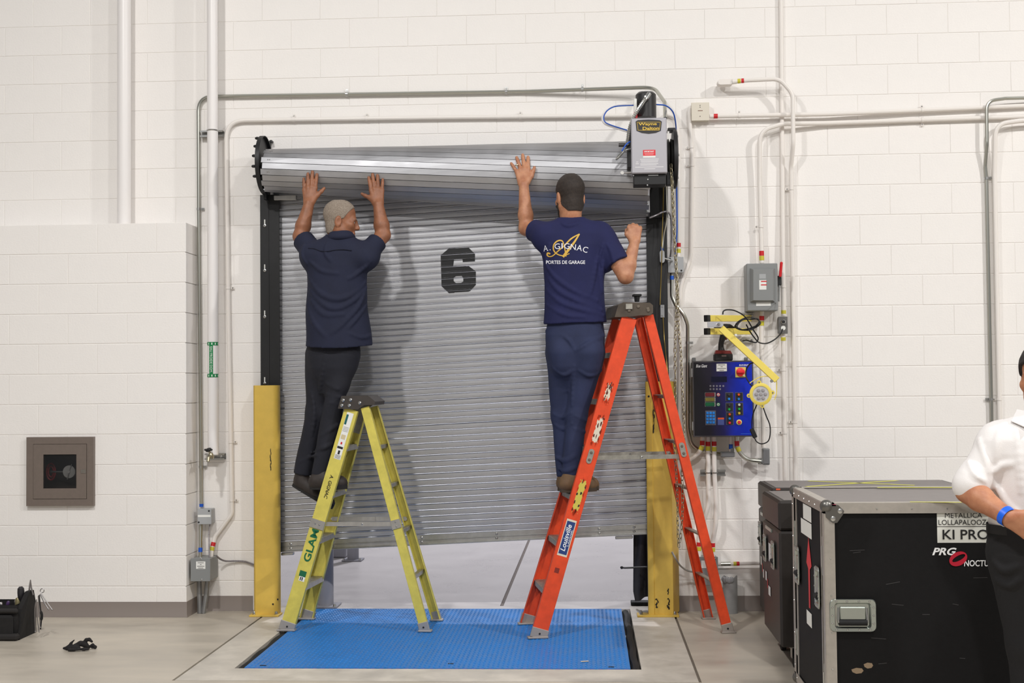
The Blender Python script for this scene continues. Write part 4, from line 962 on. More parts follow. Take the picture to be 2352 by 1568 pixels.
mb = MB(); mb.cyl(at(1421, 333, YO + .1), at(1442, 333, YO + .1), .012, None, 12); mb.build('shaft_stub', mat('dark_shaft', (80, 78, 78), .4, .7), OP)
mb = MB(); mb.beam(at(1428, 397, YO + .03), at(1453, 396, YO + .03), .014, .01, (0, 0, 1), .004); mb.cyl(at(1429, 397, YO + .03) + V3((0, .008, 0)), at(1429, 397, YO + .03) + V3((0, -.008, 0)), .011, None, 12); mb.build('release_lever', ALU, OP)
# black bracket carrying the operator
mb = MB(); pbox(mb, 1456, 399, 1530, 424, YO + .03, .13, .003); mb.build('operator_bracket', BLACKM, OP)
mb = MB(); pbox(mb, 1493, 420, 1534, 500, -.150, .03, .003); mb.build('bracket_leg', BLACKM, OP)
for (x, y) in ((1488, 412), (1487, 425), (1455, 403)):
    mb = MB(); mb.lathe([(.005, 0), (.004, .004)], at(x, y, YO + .03), OUT, 8); mb.build('bolt', STEEL, OP)
mb = MB(); pbox(mb, 1489, 401, 1512, 403, YO + .028, .004); mb.build('bracket_edge', STEEL, OP)
# chain wheel and guide beside the operator
CWX = at(1549, 365, -.45); WHL = T('chain_wheel', 'black chain wheel guard at the right end of the door barrel', 'chain wheel', CWX + V3((0, 0, -.2)))
mb = MB(); mb.lathe([(.03, -.012), (.185, -.012), (.188, -.004), (.188, .010), (.175, .014), (.03, .014)], CWX, (1, 0, 0), 36); mb.build('wheel_disc', BLACKM, WHL)
mb = MB(); mb.lathe([(.02, -.06), (.11, -.058), (.118, -.04), (.095, -.034), (.118, -.028), (.11, -.012), (.02, -.01)], CWX + V3((0, -.05, 0)), (1, 0, 0), 28); mb.build('pocket_wheel', mat('wheel_dark', (46, 46, 44), .4, .5), WHL)
for k in range(6):
    a = k * 1.05; mb = MB(); mb.lathe([(.008, 0), (.008, .008)], CWX + V3((.012, .15 * math.cos(a), .15 * math.sin(a))), (1, 0, 0), 8); mb.build('wheel_bolt', STEEL, WHL)
mb = MB(); pbox(mb, 1531, 392, 1550, 425, -.56, .06, .004); mb.build('chain_guide', BLACKM, WHL)
mb = MB(); pbox(mb, 1534, 293, 1551, 299, -.5, .1, .002); mb.build('guide_arm', BLACKM, WHL)
mb = MB(); a = at(1535, 310, -.5); mb.beam(at(1535, 302, -.52), at(1536, 330, -.52), .01, .02, OUT); mb.build('toothed_plate', ALU, WHL)
# left end bracket of the coil
LBX = at(603, 379, -.21); LBK = T('barrel_bracket', 'black round end bracket at the left end of the coil', 'bracket', LBX - V3((0, 0, .2)))
mb = MB(); mb.lathe([(.05, -.003), (.192, -.003), (.192, .024), (.187, .024), (.187, .003), (.05, .003)], LBX, (1, 0, 0), 40); mb.build('bracket_plate', BLACKM, LBK)
mb = MB(); mb.box(LBX + V3((.0, .10, -.095)), (.006, .2, .20)); mb.build('bracket_arm', BLACKM, LBK)
mb = MB(); c = at(624, 325, -.03); mb.box(c, (.012, .05, .012)); mb.box(c + V3((-.01, .0, -.02)), (.008, .03, .05)); mb.build('bracket_tab', BLACKM, LBK)
for (dy, dz) in ((-.14, .10), (-.18, .03), (-.19, -.04), (-.16, -.1), (-.1, .16)):
    mb = MB(); mb.lathe([(.010, 0), (.010, .012), (.006, .02)], LBX + V3((-.003, dy, dz)), (-1, 0, 0), 8); mb.build('bolt', BLACKM, LBK)
mb = MB(); pbox(mb, 628, 448, 681, 459, -.16, .03, .003); mb.build('guide_stop', ALU, LBK)
mb = MB(); pbox(mb, 605, 436, 612, 458, -.2, .05); mb.build('bracket_foot', BLACKM, LBK)
# cables near the operator
flex('white and blue cable looping left of the motor', [(1470, 241, YO + .16), (1440, 240, YO + .18), (1412, 242, YO + .2), (1393, 252, YO + .2), (1384, 268, YO + .2), (1387, 282, YO + .2), (1405, 291, YO + .2), (1440, 302, YO + .16)], .0062, WPAINT, 'looped_cable', ribs=False)
flex('blue wire taped along the white cable beside the motor', [(1472, 242, YO + .15), (1440, 242.5, YO + .165), (1412, 245, YO + .185), (1395, 254, YO + .185), (1387, 268, YO + .185), (1390, 280, YO + .185), (1406, 288, YO + .185), (1441, 299, YO + .15)], .0035, BLUEC, 'blue_wire', ribs=False)
flex('blue wire running down behind the chain wheel', [(1508, 240, -.50), (1530, 243, -.46), (1546, 258, -.40), (1552, 285, -.34), (1553, 320, -.2), (1554, 430, -.07), (1555, 520, -.06), (1553, 560, -.07), (1551, 590, -.06)], .0045, BLUEC, 'blue_wire', ribs=False)
flex('thin steel conduit dangling beside the right door guide', [(1529, 400, -.2), (1530, 440, -.172), (1531, 500, -.168), (1524, 540, -.145), (1521, 570, -.15)], .0065, EMT, 'steel_cable', ribs=False)
flex('grey ribbed cable from the bent coil end to the grey box', [(1492, 500, -.30), (1505, 495, -.24), (1522, 487, -.205), (1534, 487, -.195), (1541, 500, -.14), (1543, 540, -.10), (1542, 570, -.08), (1540, 590, -.06)], .0062, FLEX)
# pull station on the guide
PU = T('pull_switch', 'oval light grey pull switch hanging by the right door guide', 'switch', at(1521, 606, -.15))
c = at(1521, 589, -.16); mb = MB(); pr = [c + V3((.016 * math.cos(a), 0, (.025 if math.sin(a) > 0 else -.025) + .016 * math.sin(a))) for a in np.linspace(0, 6.283, 16, endpoint=False)]; mb.prism(pr, (0, .03, 0)); mb.build('switch_case', GREYBOX2, PU)
mb = MB(); mb.cyl(c + V3((0, .015, .04)), c + V3((0, .015, .065)), .008); mb.build('cable_gland', BLUEC, PU)
mb = MB(); mb.tube([c + V3((.014, .012, -.012)), at(1539, 597, -.135), at(1544, 599, -.075)], .006, 8); mb.build('side_nipple', STEEL, PU)
TG = T('guide_tag', 'small pale steel plate bolted on the right door guide', 'plate', at(1521, 729, -.125)); mb = MB(); pbox(mb, 1517, 700, 1526, 729, -.128, .008, .001); mb.build('tag_plate', GREYBOX2, TG)
for y in (704, 724):
    mb = MB(); mb.lathe([(.005, 0), (.004, .004)], at(1521.5, y, -.128), OUT, 8); mb.build('bolt', STEEL, TG)
BR = mat('brass_chain', (150, 128, 70), .4, .8)
def bead(pts, r, sp, label):
    P = smooth_path([at(*p) for p in pts], 10); mb = MB(); acc = 0; mb.tube(P, r * .55, 5)
    me = None; o = mb.build('bead_cord', BR, label=label, cat='cord'); return o
bead([(1524, 425, -.172), (1523, 480, -.166), (1521, 540, -.165), (1520, 590, -.17), (1518, 650, -.14), (1516, 700, -.14)], .006, .01, 'thin brass cord hanging over the right door guide')
bead([(1523, 728, -.14), (1526, 780, -.15), (1531, 830, -.25), (1537, 890, -.3)], .006, .01, 'thin brass cord hanging below the small steel plate')

# hand chain
def chain(ptsA, label, Yc):
    P = smooth_path([at(q[0], q[1], q[2] if len(q) > 2 else Yc) for q in ptsA], 12); C = T('hand_chain', label, 'chain', P[-1])
    mb = MB(); L_, r, w_ = .0165, .0026, .0082; loop = []
    for k in range(8):
        a = 2 * math.pi * (k + .5) / 8; loop.append((w_ * math.cos(a), 0, (L_ - w_) * (1 if math.sin(a) > 0 else -1) + w_ * math.sin(a)))
    mb.tube(loop, r, 4, True); me = bpy.data.meshes.new('link'); me.from_pydata(mb.v, [], mb.f); me.materials.append(mat('chain_steel', (178, 168, 140), .35, .9)); me.shade_smooth(); me.update()
    pitch = .0272; acc = pitch; prev = P[0]; n = 0
    for i in range(1, len(P)):
        d = P[i] - P[i - 1]; L2 = np.linalg.norm(d); s = 0
        while acc <= L2 - s:
            s += acc; p = P[i - 1] + d * s / L2; acc = pitch; o = bpy.data.objects.new('chain_link', me); COL.objects.link(o); o.parent = C; o.location = tuple(p - WO[C.name])
            q = Vector(d).to_track_quat('Z', 'Y'); from_a = Matrix.Rotation(math.radians((90 if n % 2 else 0) + 40), 4, 'Z'); o.rotation_euler = (q.to_matrix().to_4x4() @ from_a).to_euler(); n += 1
        acc -= (L2 - s)
    return C
chain([(1541, 372), (1542, 400), (1545, 470), (1551, 585), (1554, 662), (1554, 700), (1551, 790), (1551, 900), (1550, 985, -.67), (1550, 1040, -.68), (1553, 1085, -.655), (1556, 1150), (1557, 1220), (1559, 1252)], 'steel hand chain, straighter strand beside the right guard', -.60)
chain([(1543, 400), (1545, 440), (1548, 512), (1553, 600), (1557, 680), (1558, 745), (1563, 802), (1566, 866), (1569, 943), (1571, 1000), (1567, 1076), (1568, 1150), (1566, 1200), (1561, 1250)], 'steel hand chain, outer strand bowing towards the control panel', -.625)
# latch rod and fabric flap under the right end of the door
mb = MB(); a, b = at(1428, 1303, -.10), at(1487, 1302, -.10); mb.tube([a, a + V3((.02, 0, -.002)), b], .006, 8); mb.ball(a, .010); RDL = mb.build('latch_rod', BLACKM, label='short dark latch rod sticking out from the yellow guard', cat='rod')
# ------------------------------------------------------------------ step ladders
def ladder(name, label, feet, tops, rail_m, rail_w, steps, bars, spread, cap, tread_m, foot_m):
    """feet/tops: near front, far front, near rear, far rear"""
    cen = np.mean([V3(f) for f in feet], 0); L = T(name, label, 'ladder', (cen[0], cen[1], 0))
    rails = []; dirs = []
    for i, (f, t) in enumerate(zip(feet, tops)):
        f, t = V3(f), V3(t); near = i % 2 == 0; front = i < 2
        mate_f, mate_t = V3(feet[i ^ 1]), V3(tops[i ^ 1])
        inn = nrm((mate_f - f) * V3((1, 1, 0)))                       # towards the other rail
        a = nrm(t - f); inn = nrm(inn - a * (inn @ a)); s = np.cross(a, inn)
        R = np.stack([s, inn, a], 1); Ln = np.linalg.norm(t - f); c = (f + t) / 2; mb = MB(); w_ = rail_w * (1 if front else .62)
        mb.box(c, (w_, .006, Ln), R, .001)
        for q in (-1, 1): mb.box(c + s * q * (w_ / 2 - .002) + inn * .016, (.005, .030, Ln), R, .001)
        rails.append(mb.build('rail', rail_m, L)); dirs.append((f, t, a, s, inn, w_))
        # foot shoe
        mb = MB(); fc = f + a * .030; mb.box(fc, (w_ + .012, .014, .06), R, .003); mb.box(f + V3((0, 0, .006)) + inn * .012, (w_ + .03, .045, .012), np.stack([nrm(s * V3((1, 1, 0))), inn * V3((1, 1, 0)), V3((0, 0, 1))], 1), .003)
        sh_ = mb.build('foot', foot_m, L); mb = MB(); mb.lathe([(.006, 0), (.005, .003)], fc - inn * .008, -inn, 8); mb.build('rivet', BLACKM, sh_)
    def rp(i, z):
        f, t = dirs[i][0], dirs[i][1]; k = (z - f[2]) / (t[2] - f[2]); return f + (t - f) * k
    for z in steps:
        a, b = rp(0, z), rp(1, z); d = nrm(b - a); x = nrm(np.cross(d, (0, 0, 1))); R = np.stack([x, d, V3((0, 0, 1))], 1); Ln = np.linalg.norm(b - a); c = (a + b) / 2; mb = MB()
        mb.box(c, (.082, Ln, .005), R, .001)
        for q in (-1, 1): mb.box(c + x * q * .039 - V3((0, 0, .014)), (.004, Ln, .03), R, .001)
        for q in np.linspace(-.03, .03, 7): mb.box(c + x * q + V3((0, 0, .003)), (.004, Ln, .003), R)
        st_ = mb.build('step', tread_m, L)
    for z in bars:
        a, b = rp(2, z), rp(3, z); d = nrm(b - a); x = nrm(np.cross(d, (0, 0, 1))); R = np.stack([x, d, V3((0, 0, 1))], 1); mb = MB(); mb.box((a + b) / 2, (.030, np.linalg.norm(b - a), .006), R, .001); mb.box((a + b) / 2 + x * .013 - V3((0, 0, .01)), (.004, np.linalg.norm(b - a), .022), R, .001); mb.build('rear_bar', tread_m, L)
    zs = spread
    for i in (0, 1):
        a, b = rp(i, zs), rp(i + 2, zs); inn = dirs[i][4]; o = inn * .022; a, b = a + o, b + o; m = a * .44 + b * .56; mb = MB()
        mb.beam(a, m + (m - a) * .04, .026, .005, OUT); s1_ = mb.build('spreader_bar', tread_m, L); mb = MB(); mb.beam(m - (b - a) * .02 - inn * .006, b - inn * .006, .026, .005, OUT); mb.build('spreader_bar', tread_m, L)
        for p in (a, m, b, a + (b - a) * .07):
            mb = MB(); mb.lathe([(.007, -.004), (.007, .008), (.004, .01)], p, -inn if i == 0 else inn * -1, 10); mb.build('rivet', STEEL, s1_)
    return L, dirs, rp
def decal(par, dirs, i, t0, t1, u0, u1, m, name, off=.0040):
    """flat sticker on the outer web of rail i between heights t0..t1 (fraction), u in -1..1 across"""
    f, t, a, s, inn, w_ = dirs[i]; Ln = np.linalg.norm(t - f); o = -inn * off; mb = MB()
    q = [f + a * Ln * tt + s * (u * w_ / 2) + o for tt, u in ((t0, u0), (t0, u1), (t1, u1), (t1, u0))]
    mb.add(q, [(0, 1, 2, 3)]); return mb.build(name, m, par, smooth=0)
YLM = mat('yellow_fibreglass', (212, 198, 92), .5, var=.14, vscale=18, rgb2=None)
REDM = mat('orange_fibreglass', (228, 74, 32), .5, var=.16, vscale=16)
AluD = mat('dirty_aluminium', (176, 172, 162), .5, .8, var=.25, vscale=30)
yf = [fl(657, 1449, .0042), fl(705, 1421, .0042), fl(976, 1451, .0042), fl(1004, 1424, .0042)]
ty = at(807, 940, -.69); ty2 = at(838, 935, -.69)
yt = [ty, ty + V3((.012, .28, 0)), ty2, ty2 + V3((.012, .28, 0))]
YL, yd, yrp = ladder('step_ladder', 'yellow fibreglass step ladder under the grey-haired worker', yf, yt, YLM, .086, (.28, .562, .843, 1.13), (.33, .61, .89, 1.13), .655, None, ALU, mat('foot_grey', (170, 166, 164), .5, .5))
CAPM = mat('cap_dark', (58, 52, 48), .55, var=.15, vscale=20)
yc = [at(x, y, -.71) for x, y in ((776, 938), (784, 909), (845, 908), (862, 922), (860, 930), (836, 930), (822, 940))]
mb = MB(); mb.prism(yc, (.01, .31, 0)); capy = mb.build('top_cap', CAPM, YL)
for (x, y) in ((788, 919), (805, 918), (785, 931), (802, 931), (826, 925)):
    mb = MB(); mb.lathe([(.010, 0), (.010, .003), (.006, .006)], at(x, y, -.711), OUT, 10); mb.build('rivet', STEEL, capy)
# stickers on the near front rail
st = decal(YL, yd, 0, .775, .985, -.55, .45, PAPER, 'instruction_sticker')
decal(st, yd, 0, .93, .975, .10, .42, mat('sticker_green', (10, 90, 90), .5), 'sticker_block', .0046); decal(st, yd, 0, .865, .885, -.35, .3, mat('sticker_buff', (206, 190, 150), .6), 'sticker_patch', .0046)
decal(st, yd, 0, .842, .852, -.15, .1, REDC, 'maple_leaf', .0046); decal(st, yd, 0, .822, .832, -.45, .4, INK, 'sticker_banner', .0046); decal(st, yd, 0, .797, .814, -.2, .1, INK, 'warning_figure', .0046)
for k in range(9): decal(st, yd, 0, .90 + k * .006 if k < 4 else .778 + (k - 4) * .0035, (.90 + k * .006 if k < 4 else .778 + (k - 4) * .0035) + .0016, -.45, .35, GP, 'sticker_line', .0046)
def rail_text(s, par, dirs, i, t, u, ln, h, m, up=True, **kw):
    f, tt, a, sd, inn, w_ = dirs[i]; Ln = np.linalg.norm(tt - f); c = f + a * Ln * t + sd * u * w_ / 2 - inn * .0042
    xd = a if up else -a; out = -inn; yd_ = np.cross(out, xd); return text(s, 'lettering', m, par, c, xd, yd_, ln, h, **kw)
GRN = mat('print_green', (8, 100, 62), .5)
rail_text('GLAM', YL, yd, 0, .385, .0, .205, .046, GRN, bold=.02)
lg = decal(YL, yd, 0, .245, .27, -.5, .5, GRN, 'ladder_logo'); decal(YL, yd, 0, .225, .245, -.5, .35, PAPER, 'logo_patch'); decal(YL, yd, 0, .228, .243, -.2, -.05, INK, 'logo_bar', .0046); decal(YL, yd, 0, .228, .243, .05, .2, INK, 'logo_bar', .0046)
rail_text('A. GIGNAC', YL, yd, 0, .650, -.05, .150, .022, INK, up=False, bold=.012, shear=.15)
for (i, z) in ((0, .655), (2, .655)):
    f, t, a, s, inn, w_ = yd[i]; p = yrp(i, z); R = np.stack([s, inn, a], 1); mb = MB(); mb.box(p - inn * .006, (w_ + .006, .006, .055), R, .001); br = mb.build('rail_bracket', ALU, YL)
    for q in (-.014, .014):
        mb = MB(); mb.lathe([(.006, 0), (.004, .003)], p - inn * .009 + (s * q if i == 0 else a * q), -inn, 8); mb.build('rivet', STEEL, br)
mb = MB(); p = yd[1][1] - yd[1][2] * .06; R = np.stack([yd[1][3], yd[1][4], yd[1][2]], 1); mb.box(p + yd[1][4] * .003, (.07, .004, .2), R); mb.build('rail_plate', AluD, YL)

rf = [fl(1236, 1466, .0042), fl(1211, 1432, .0042), fl(1674, 1454), fl(1626, 1420)]
tr = at(1446, 729, -.78); tr2 = at(1490, 724, -.755)
rt = [tr, tr + V3((-.055, .30, 0)), tr2, tr2 + V3((-.055, .30, 0))]
RLAD, rd, rrp = ladder('step_ladder', 'tall orange red step ladder under the dark-haired worker', rf, rt, REDM, .092, (.278, .557, .836, 1.12, 1.405, 1.69), (.30, .585, .865, 1.15, 1.43), 1.06, None, AluD, mat('foot_worn', (168, 158, 150), .55, .4))
rc = [at(x, y, -.80) for x, y in ((1412, 728), (1420, 700), (1432, 694), (1493, 695), (1500, 701), (1500, 718), (1494, 724), (1470, 724), (1446, 727))]
mb = MB(); mb.prism(rc, (-.062, .345, 0)); capr = mb.build('top_cap', mat('cap_worn', (86, 76, 66), .5, .3, var=.3, vscale=14), RLAD)
for (x, y) in ((1445, 713), (1466, 704), (1489, 713), (1488, 709)):
    mb = MB(); mb.lathe([(.010, 0), (.010, .003), (.006, .006)], at(x, y, -.801), OUT, 10); mb.build('rivet', mat('rivet_dark', (120, 110, 98), .5, .5), capr)
mb = MB(); pbox(mb, 1437, 697, 1453, 710, -.812, .02, .002); mb.build('cap_clip', AluD, capr)
mb = MB(); c = at(1463, 693, -.70); mb.lathe([(.016, 0), (.018, .012), (.021, .035)], c, (0, 0, 1), 6); mb.box(c + V3((0, 0, .04)), (.05, .05, .014), rotz(.2), .003); mb.build('bit_holder', BLACKM, label='dark socket bit standing on top of the red ladder', cat='tool')
def blob(par, dirs, i, t, u, dt, du, m, name, r, off):
    f, tt, a, sd, inn, w_ = dirs[i]; Ln = np.linalg.norm(tt - f); c = f + a * Ln * t + sd * u * w_ / 2 - inn * off; n = 9; pts = []
    for k in range(n): q = 2 * math.pi * k / n; rr_ = r.uniform(.55, 1.1); pts.append(c + a * Ln * dt * rr_ * math.sin(q) + sd * du * w_ / 2 * rr_ * math.cos(q))
    mb = MB(); mb.add(pts, [tuple(range(n))]); return mb.build(name, m, par, smooth=0)
def worn(i, t0, t1, u0, u1, m, m2, seed, n=26):
    base_ = decal(RLAD, rd, i, t0, t1, u0, u1, m, 'worn_sticker'); r = random.Random(seed)
    for k in range(n):
        e = r.random()
        if e < .45: t = r.choice((t0, t1)) + r.uniform(-.006, .006); u = r.uniform(u0, u1)
        else: t = r.uniform(t0, t1); u = r.choice((u0, u1)) if e < .75 else r.uniform(u0, u1)
        blob(base_, rd, i, t, u, r.uniform(.004, .011), r.uniform(.06, .16), REDM if (e < .75 or m2 is REDM) else m2, 'worn_patch', r, .0046)
CREAM = mat('sticker_cream', (222, 212, 190), .6); BRN = mat('sticker_brown', (96, 46, 34), .6)
worn(0, .735, .790, -.35, .45, CREAM, BRN, 1, 34); worn(0, .605, .685, -.45, .40, CREAM, BRN, 2, 44)
worn(0, .385, .487, -.50, .40, mat('sticker_yellow', (206, 190, 80), .6), INK, 3, 46)
lv = decal(RLAD, rd, 0, .258, .358, -.55, .55, mat('sticker_blue', (36, 62, 120), .5), 'brand_sticker'); lv2 = decal(RLAD, rd, 0, .252, .364, -.66, .66, CREAM, 'brand_border', .0036)
rail_text('Louisville', lv, rd, 0, .308, .12, .160, .030, WHITEINK, bold=.015, shear=.2); rail_text('LADDER', lv, rd, 0, .31, -.40, .10, .007, WHITEINK, bold=.02)
for (i, z) in ((0, 1.07), (2, 1.10)):
    f, t, a, s, inn, w_ = rd[i]; p = rrp(i, z); mb = MB(); 
    R = np.stack([s, inn, a], 1); pr = [p - inn * .0035 + s * .017 * math.cos(q) + a * (.028 * (1 if math.sin(q) > 0 else -1) + .017 * math.sin(q)) for q in np.linspace(0, 6.283, 16, endpoint=False)]; mb.prism(pr, -inn * .004); pl = mb.build('pivot_plate', AluD, RLAD)
    for q in (-.022, .022):
        mb = MB(); mb.lathe([(.009, 0), (.006, .004)], p - inn * .0075 + a * q, -inn, 10); mb.build('rivet', mat('rivet_dark', (120, 110, 98), .5, .5), pl)
decal(RLAD, rd, 0, .20, .215, -.2, .4, mat('smudge', (130, 40, 26), .7), 'smudge'); 

# ------------------------------------------------------------------ road cases
CASEB = mat('case_brown', (44, 39, 36), .45, var=.12, vscale=25, bump=.08, bscale=200)
CASEK = mat('case_black', (13, 12, 13), .7, var=.2, vscale=30, bump=.1, bscale=160, spec=.25)
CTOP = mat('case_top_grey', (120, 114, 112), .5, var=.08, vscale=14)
HAND = mat('handle_zinc', (172, 178, 172), .3, .9)
def casters(par, x0, x1, y0, y1):
    for x in (x0 + .09, x1 - .09):
        for y in (y0 + .09, y1 - .09):
            mb = MB(); mb.box((x, y, .113), (.07, .07, .012)); mb.box((x - .022, y, .08), (.004, .04, .06)); mb.box((x + .022, y, .08), (.004, .04, .06)); c_ = mb.build('caster', STEEL, par)
            mb = MB(); mb.lathe([(.03, -.015), (.05, -.013), (.05, .013), (.03, .015)], (x, y, .05), (1, 0, 0), 20); mb.build('caster_wheel', BLACKR, c_)
def latch_v(par, p, out, h=.11, w_=.05):
    """recessed butterfly latch or handle dish on a face with normal out"""
    p = V3(p); out = nrm(out); s = np.cross((0, 0, 1), out); R = np.stack([s, -out, V3((0, 0, 1))], 1); mb = MB(); mb.box(p, (w_, .008, h), R, .003); d = mb.build('latch_dish', HAND, par)
    mb = MB(); mb.box(p + out * .006, (w_ * .5, .008, h * .55), R, .003); mb.build('latch_wing', STEEL, d); return d
def dish_handle(par, p, out, w_, h):
    p = V3(p); out = nrm(out); s = np.cross((0, 0, 1), out); R = np.stack([s, -out, V3((0, 0, 1))], 1)
    def loop(k, o, rad): 
        pts = []
        for cx, cz, a0 in ((1, 1, 0), (-1, 1, 90), (-1, -1, 180), (1, -1, 270)):
            for q in range(5):
                a = math.radians(a0 + q * 22.5); pts.append(p + s * (cx * (w_ / 2 * k - rad) + rad * math.cos(a)) + V3((0, 0, 1)) * (cz * (h / 2 * k - rad) + rad * math.sin(a)) + out * o)
        return pts
    mb = MB(); A, B, Cc, D_ = loop(1, .001, .02), loop(.97, .005, .02), loop(.78, .004, .012), loop(.70, -.006, .01); n = len(A)
    for X, Y in ((A, B), (B, Cc), (Cc, D_)):
        m0 = len(mb.v); mb.add(X + Y, [(i, (i + 1) % n, n + (i + 1) % n, n + i) for i in range(n)])
    mb.add(D_, [tuple(range(n))]); dish = mb.build('handle_dish', HAND, par)
    for k in range(14):
        a = 2 * math.pi * k / 14; q = p + s * (w_ * .44 * max(-1, min(1, 1.3 * math.cos(a)))) + V3((0, 0, 1)) * (h * .435 * max(-1, min(1, 1.3 * math.sin(a)))) + out * .005; mb = MB(); mb.lathe([(.0045, 0), (.003, .002)], q, out, 8); mb.build('rivet', STEEL, dish)
    mb = MB(); mb.box(p + V3((0, 0, h * .06)) - out * .002, (w_ * .56, .008, h * .40), R, .006); mb.build('handle_plate', HAND, dish)
    mb = MB(); a, b = p - s * w_ * .30 + V3((0, 0, -h * .22)) + out * .002, p + s * w_ * .30 + V3((0, 0, -h * .22)) + out * .002; mb.cyl(a, b, .012, None, 12); mb.build('grip', BLACKR, dish)
    for q in (-1, 1):
        mb = MB(); mb.tube([p + s * q * w_ * .30 + V3((0, 0, h * .22)) - out * .005, p + s * q * w_ * .31 + V3((0, 0, -h * .1)), p + s * q * w_ * .30 + V3((0, 0, -h * .22)) + out * .002], .005, 6); mb.build('handle_bail', STEEL, dish)
# front case with aluminium edges
zt, zb = 1.017, .14
pb = fl(1825, 1119, zt); pf = fl(1886, 1156, zt); CX0 = (pb[0] + pf[0]) / 2; CYb, CYf = pb[1], pf[1]; CX1 = CX0 + 1.24
C1 = T('road_case', 'black road case with aluminium edges, white labels and recessed handle', 'road case', ((CX0 + CX1) / 2, (CYb + CYf) / 2, 0))
mb = MB(); mb.box(((CX0 + CX1) / 2, (CYb + CYf) / 2, (zt + zb) / 2), (CX1 - CX0 - .012, CYb - CYf - .012, zt - zb - .012)); mb.build('case_body', CASEK, C1)
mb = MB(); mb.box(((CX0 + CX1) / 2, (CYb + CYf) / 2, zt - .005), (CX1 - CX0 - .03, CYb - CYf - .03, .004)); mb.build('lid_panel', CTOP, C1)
EDG = mat('edge_aluminium', (186, 180, 172), .45, .7, var=.1, vscale=30)
def edge_angle(p, q, n1, n2, w_=.040):
    p, q = V3(p), V3(q); d = nrm(q - p); Ln = np.linalg.norm(q - p); c = (p + q) / 2; mb = MB()
    for a, b in ((n1, n2), (n2, n1)): mb.box(c - V3(b) * w_ / 2 + V3(a) * .001, (w_, .003, Ln), np.stack([V3(b), V3(a), d], 1))
    e = mb.build('edge_angle', EDG, C1); k = int(Ln / .13)
    for i in range(k):
        t = (i + .5) / k; pp = p + (q - p) * t; mb = MB(); mb.lathe([(.004, 0), (.003, .002)], pp - V3(n2) * w_ * .55 + V3(n1) * .0025, n1, 6); mb.build('rivet', STEEL, e)
X0, X1, Yf_, Yb_ = CX0, CX1, CYf, CYb
edge_angle((X0, Yf_, zt), (X1, Yf_, zt), (0, -1, 0), (0, 0, 1)); edge_angle((X0, Yb_, zt), (X1, Yb_, zt), (0, 1, 0), (0, 0, 1)); edge_angle((X0, Yb_, zt), (X0, Yf_, zt), (-1, 0, 0), (0, 0, 1)); edge_angle((X1, Yb_, zt), (X1, Yf_, zt), (1, 0, 0), (0, 0, 1))
edge_angle((X0, Yf_, zb), (X0, Yf_, zt), (0, -1, 0), (-1, 0, 0)); edge_angle((X1, Yf_, zb), (X1, Yf_, zt), (0, -1, 0), (1, 0, 0)); edge_angle((X0, Yb_, zb), (X0, Yb_, zt), (-1, 0, 0), (0, 1, 0)); edge_angle((X0, Yf_, zb), (X1, Yf_, zb), (0, -1, 0), (0, 0, -1)); edge_angle((X0, Yb_, zb), (X0, Yf_, zb), (-1, 0, 0), (0, 0, -1))
for (x, y, z, nx, ny) in ((X0, Yf_, zt, -1, -1), (X1, Yf_, zt, 1, -1), (X0, Yb_, zt, -1, 1), (X0, Yb_, zb, -1, 1), (X0, Yf_, zb, -1, -1)):
    mb = MB(); c = V3((x - nx * .012, y - ny * .012, z + (-.012 if z > .5 else .012))); sz = -1 if z > .5 else 1; mb.ball(c, .027, 14, 10)
    b_ = mb.build('ball_corner', mat('corner_steel', (112, 110, 106), .35, .8), C1)
    if z > .5 and ny < 0:
        mb = MB(); q_ = [V3((x, y - .003, z)) + V3((-nx * u_, 0, -w_)) for u_, w_ in ((.0, .0), (.055, .006), (.078, .030), (.072, .045), (.050, .076), (.034, .078), (.006, .055))]; mb.prism(q_, (0, -.003, 0)); mb.build('corner_plate', mat('corner_steel', (112, 110, 106), .35, .8), b_)
        for dv in (V3((-nx * .062, -.019, -.030)), V3((-nx * .034, -.019, -.060))):
            mb = MB(); mb.lathe([(.010, 0), (.010, .003), (.005, .005)], V3((x, y, z)) + dv + V3((0, .016, 0)), (0, -1, 0), 10); mb.build('corner_screw', STEEL, b_)
casters(C1, X0, X1, Yf_, Yb_)
def onface(px, py, y=None): return at(px, py, (CYf if y is None else y))
hc_ = onface(1959, 1413, CYf - .003); dish_handle(C1, hc_, (0, -1, 0), pm(104, CYf), pm(73, CYf))
mb = MB(); pbox(mb, 2155, 1173, 2280, 1245, CYf + .0045, .001); lab1 = mb.build('name_label', mat('label_white', (214, 214, 206), .6), C1)
YY = CYf + .0040
text('METALLICA', 'lettering', INK, lab1, onface(2213, 1183, YY), (1, 0, 0), (0, 0, 1), pm(82, YY), pm(11, YY))
text('LOLLAPALOOZA', 'lettering', INK, lab1, onface(2216, 1199, YY), (1, 0, 0), (0, 0, 1), pm(116, YY), pm(11.5, YY))
mb = MB(); pbox(mb, 2155, 1208.2, 2280, 1209.4, YY, .0004); mb.build('label_rule', INK, lab1)
text('KI PRO', 'lettering', INK, lab1, onface(2218, 1227, YY), (1, 0, 0), (0, 0, 1), pm(102, YY), pm(22, YY), bold=.010)
text('PRG', 'lettering', WHITEINK, C1, onface(2169, 1266, CYf + .0052), (1, 0, 0), (0, 0, 1), pm(54, CYf), pm(17, CYf), bold=.03, shear=.3)
text('NOCTURNE', 'lettering', WHITEINK, C1, onface(2258, 1293, CYf + .0052), (1, 0, 0), (0, 0, 1), pm(84, CYf), pm(14, CYf), bold=.015, shear=.1)
mb = MB(); n = 36; A, B = [], []
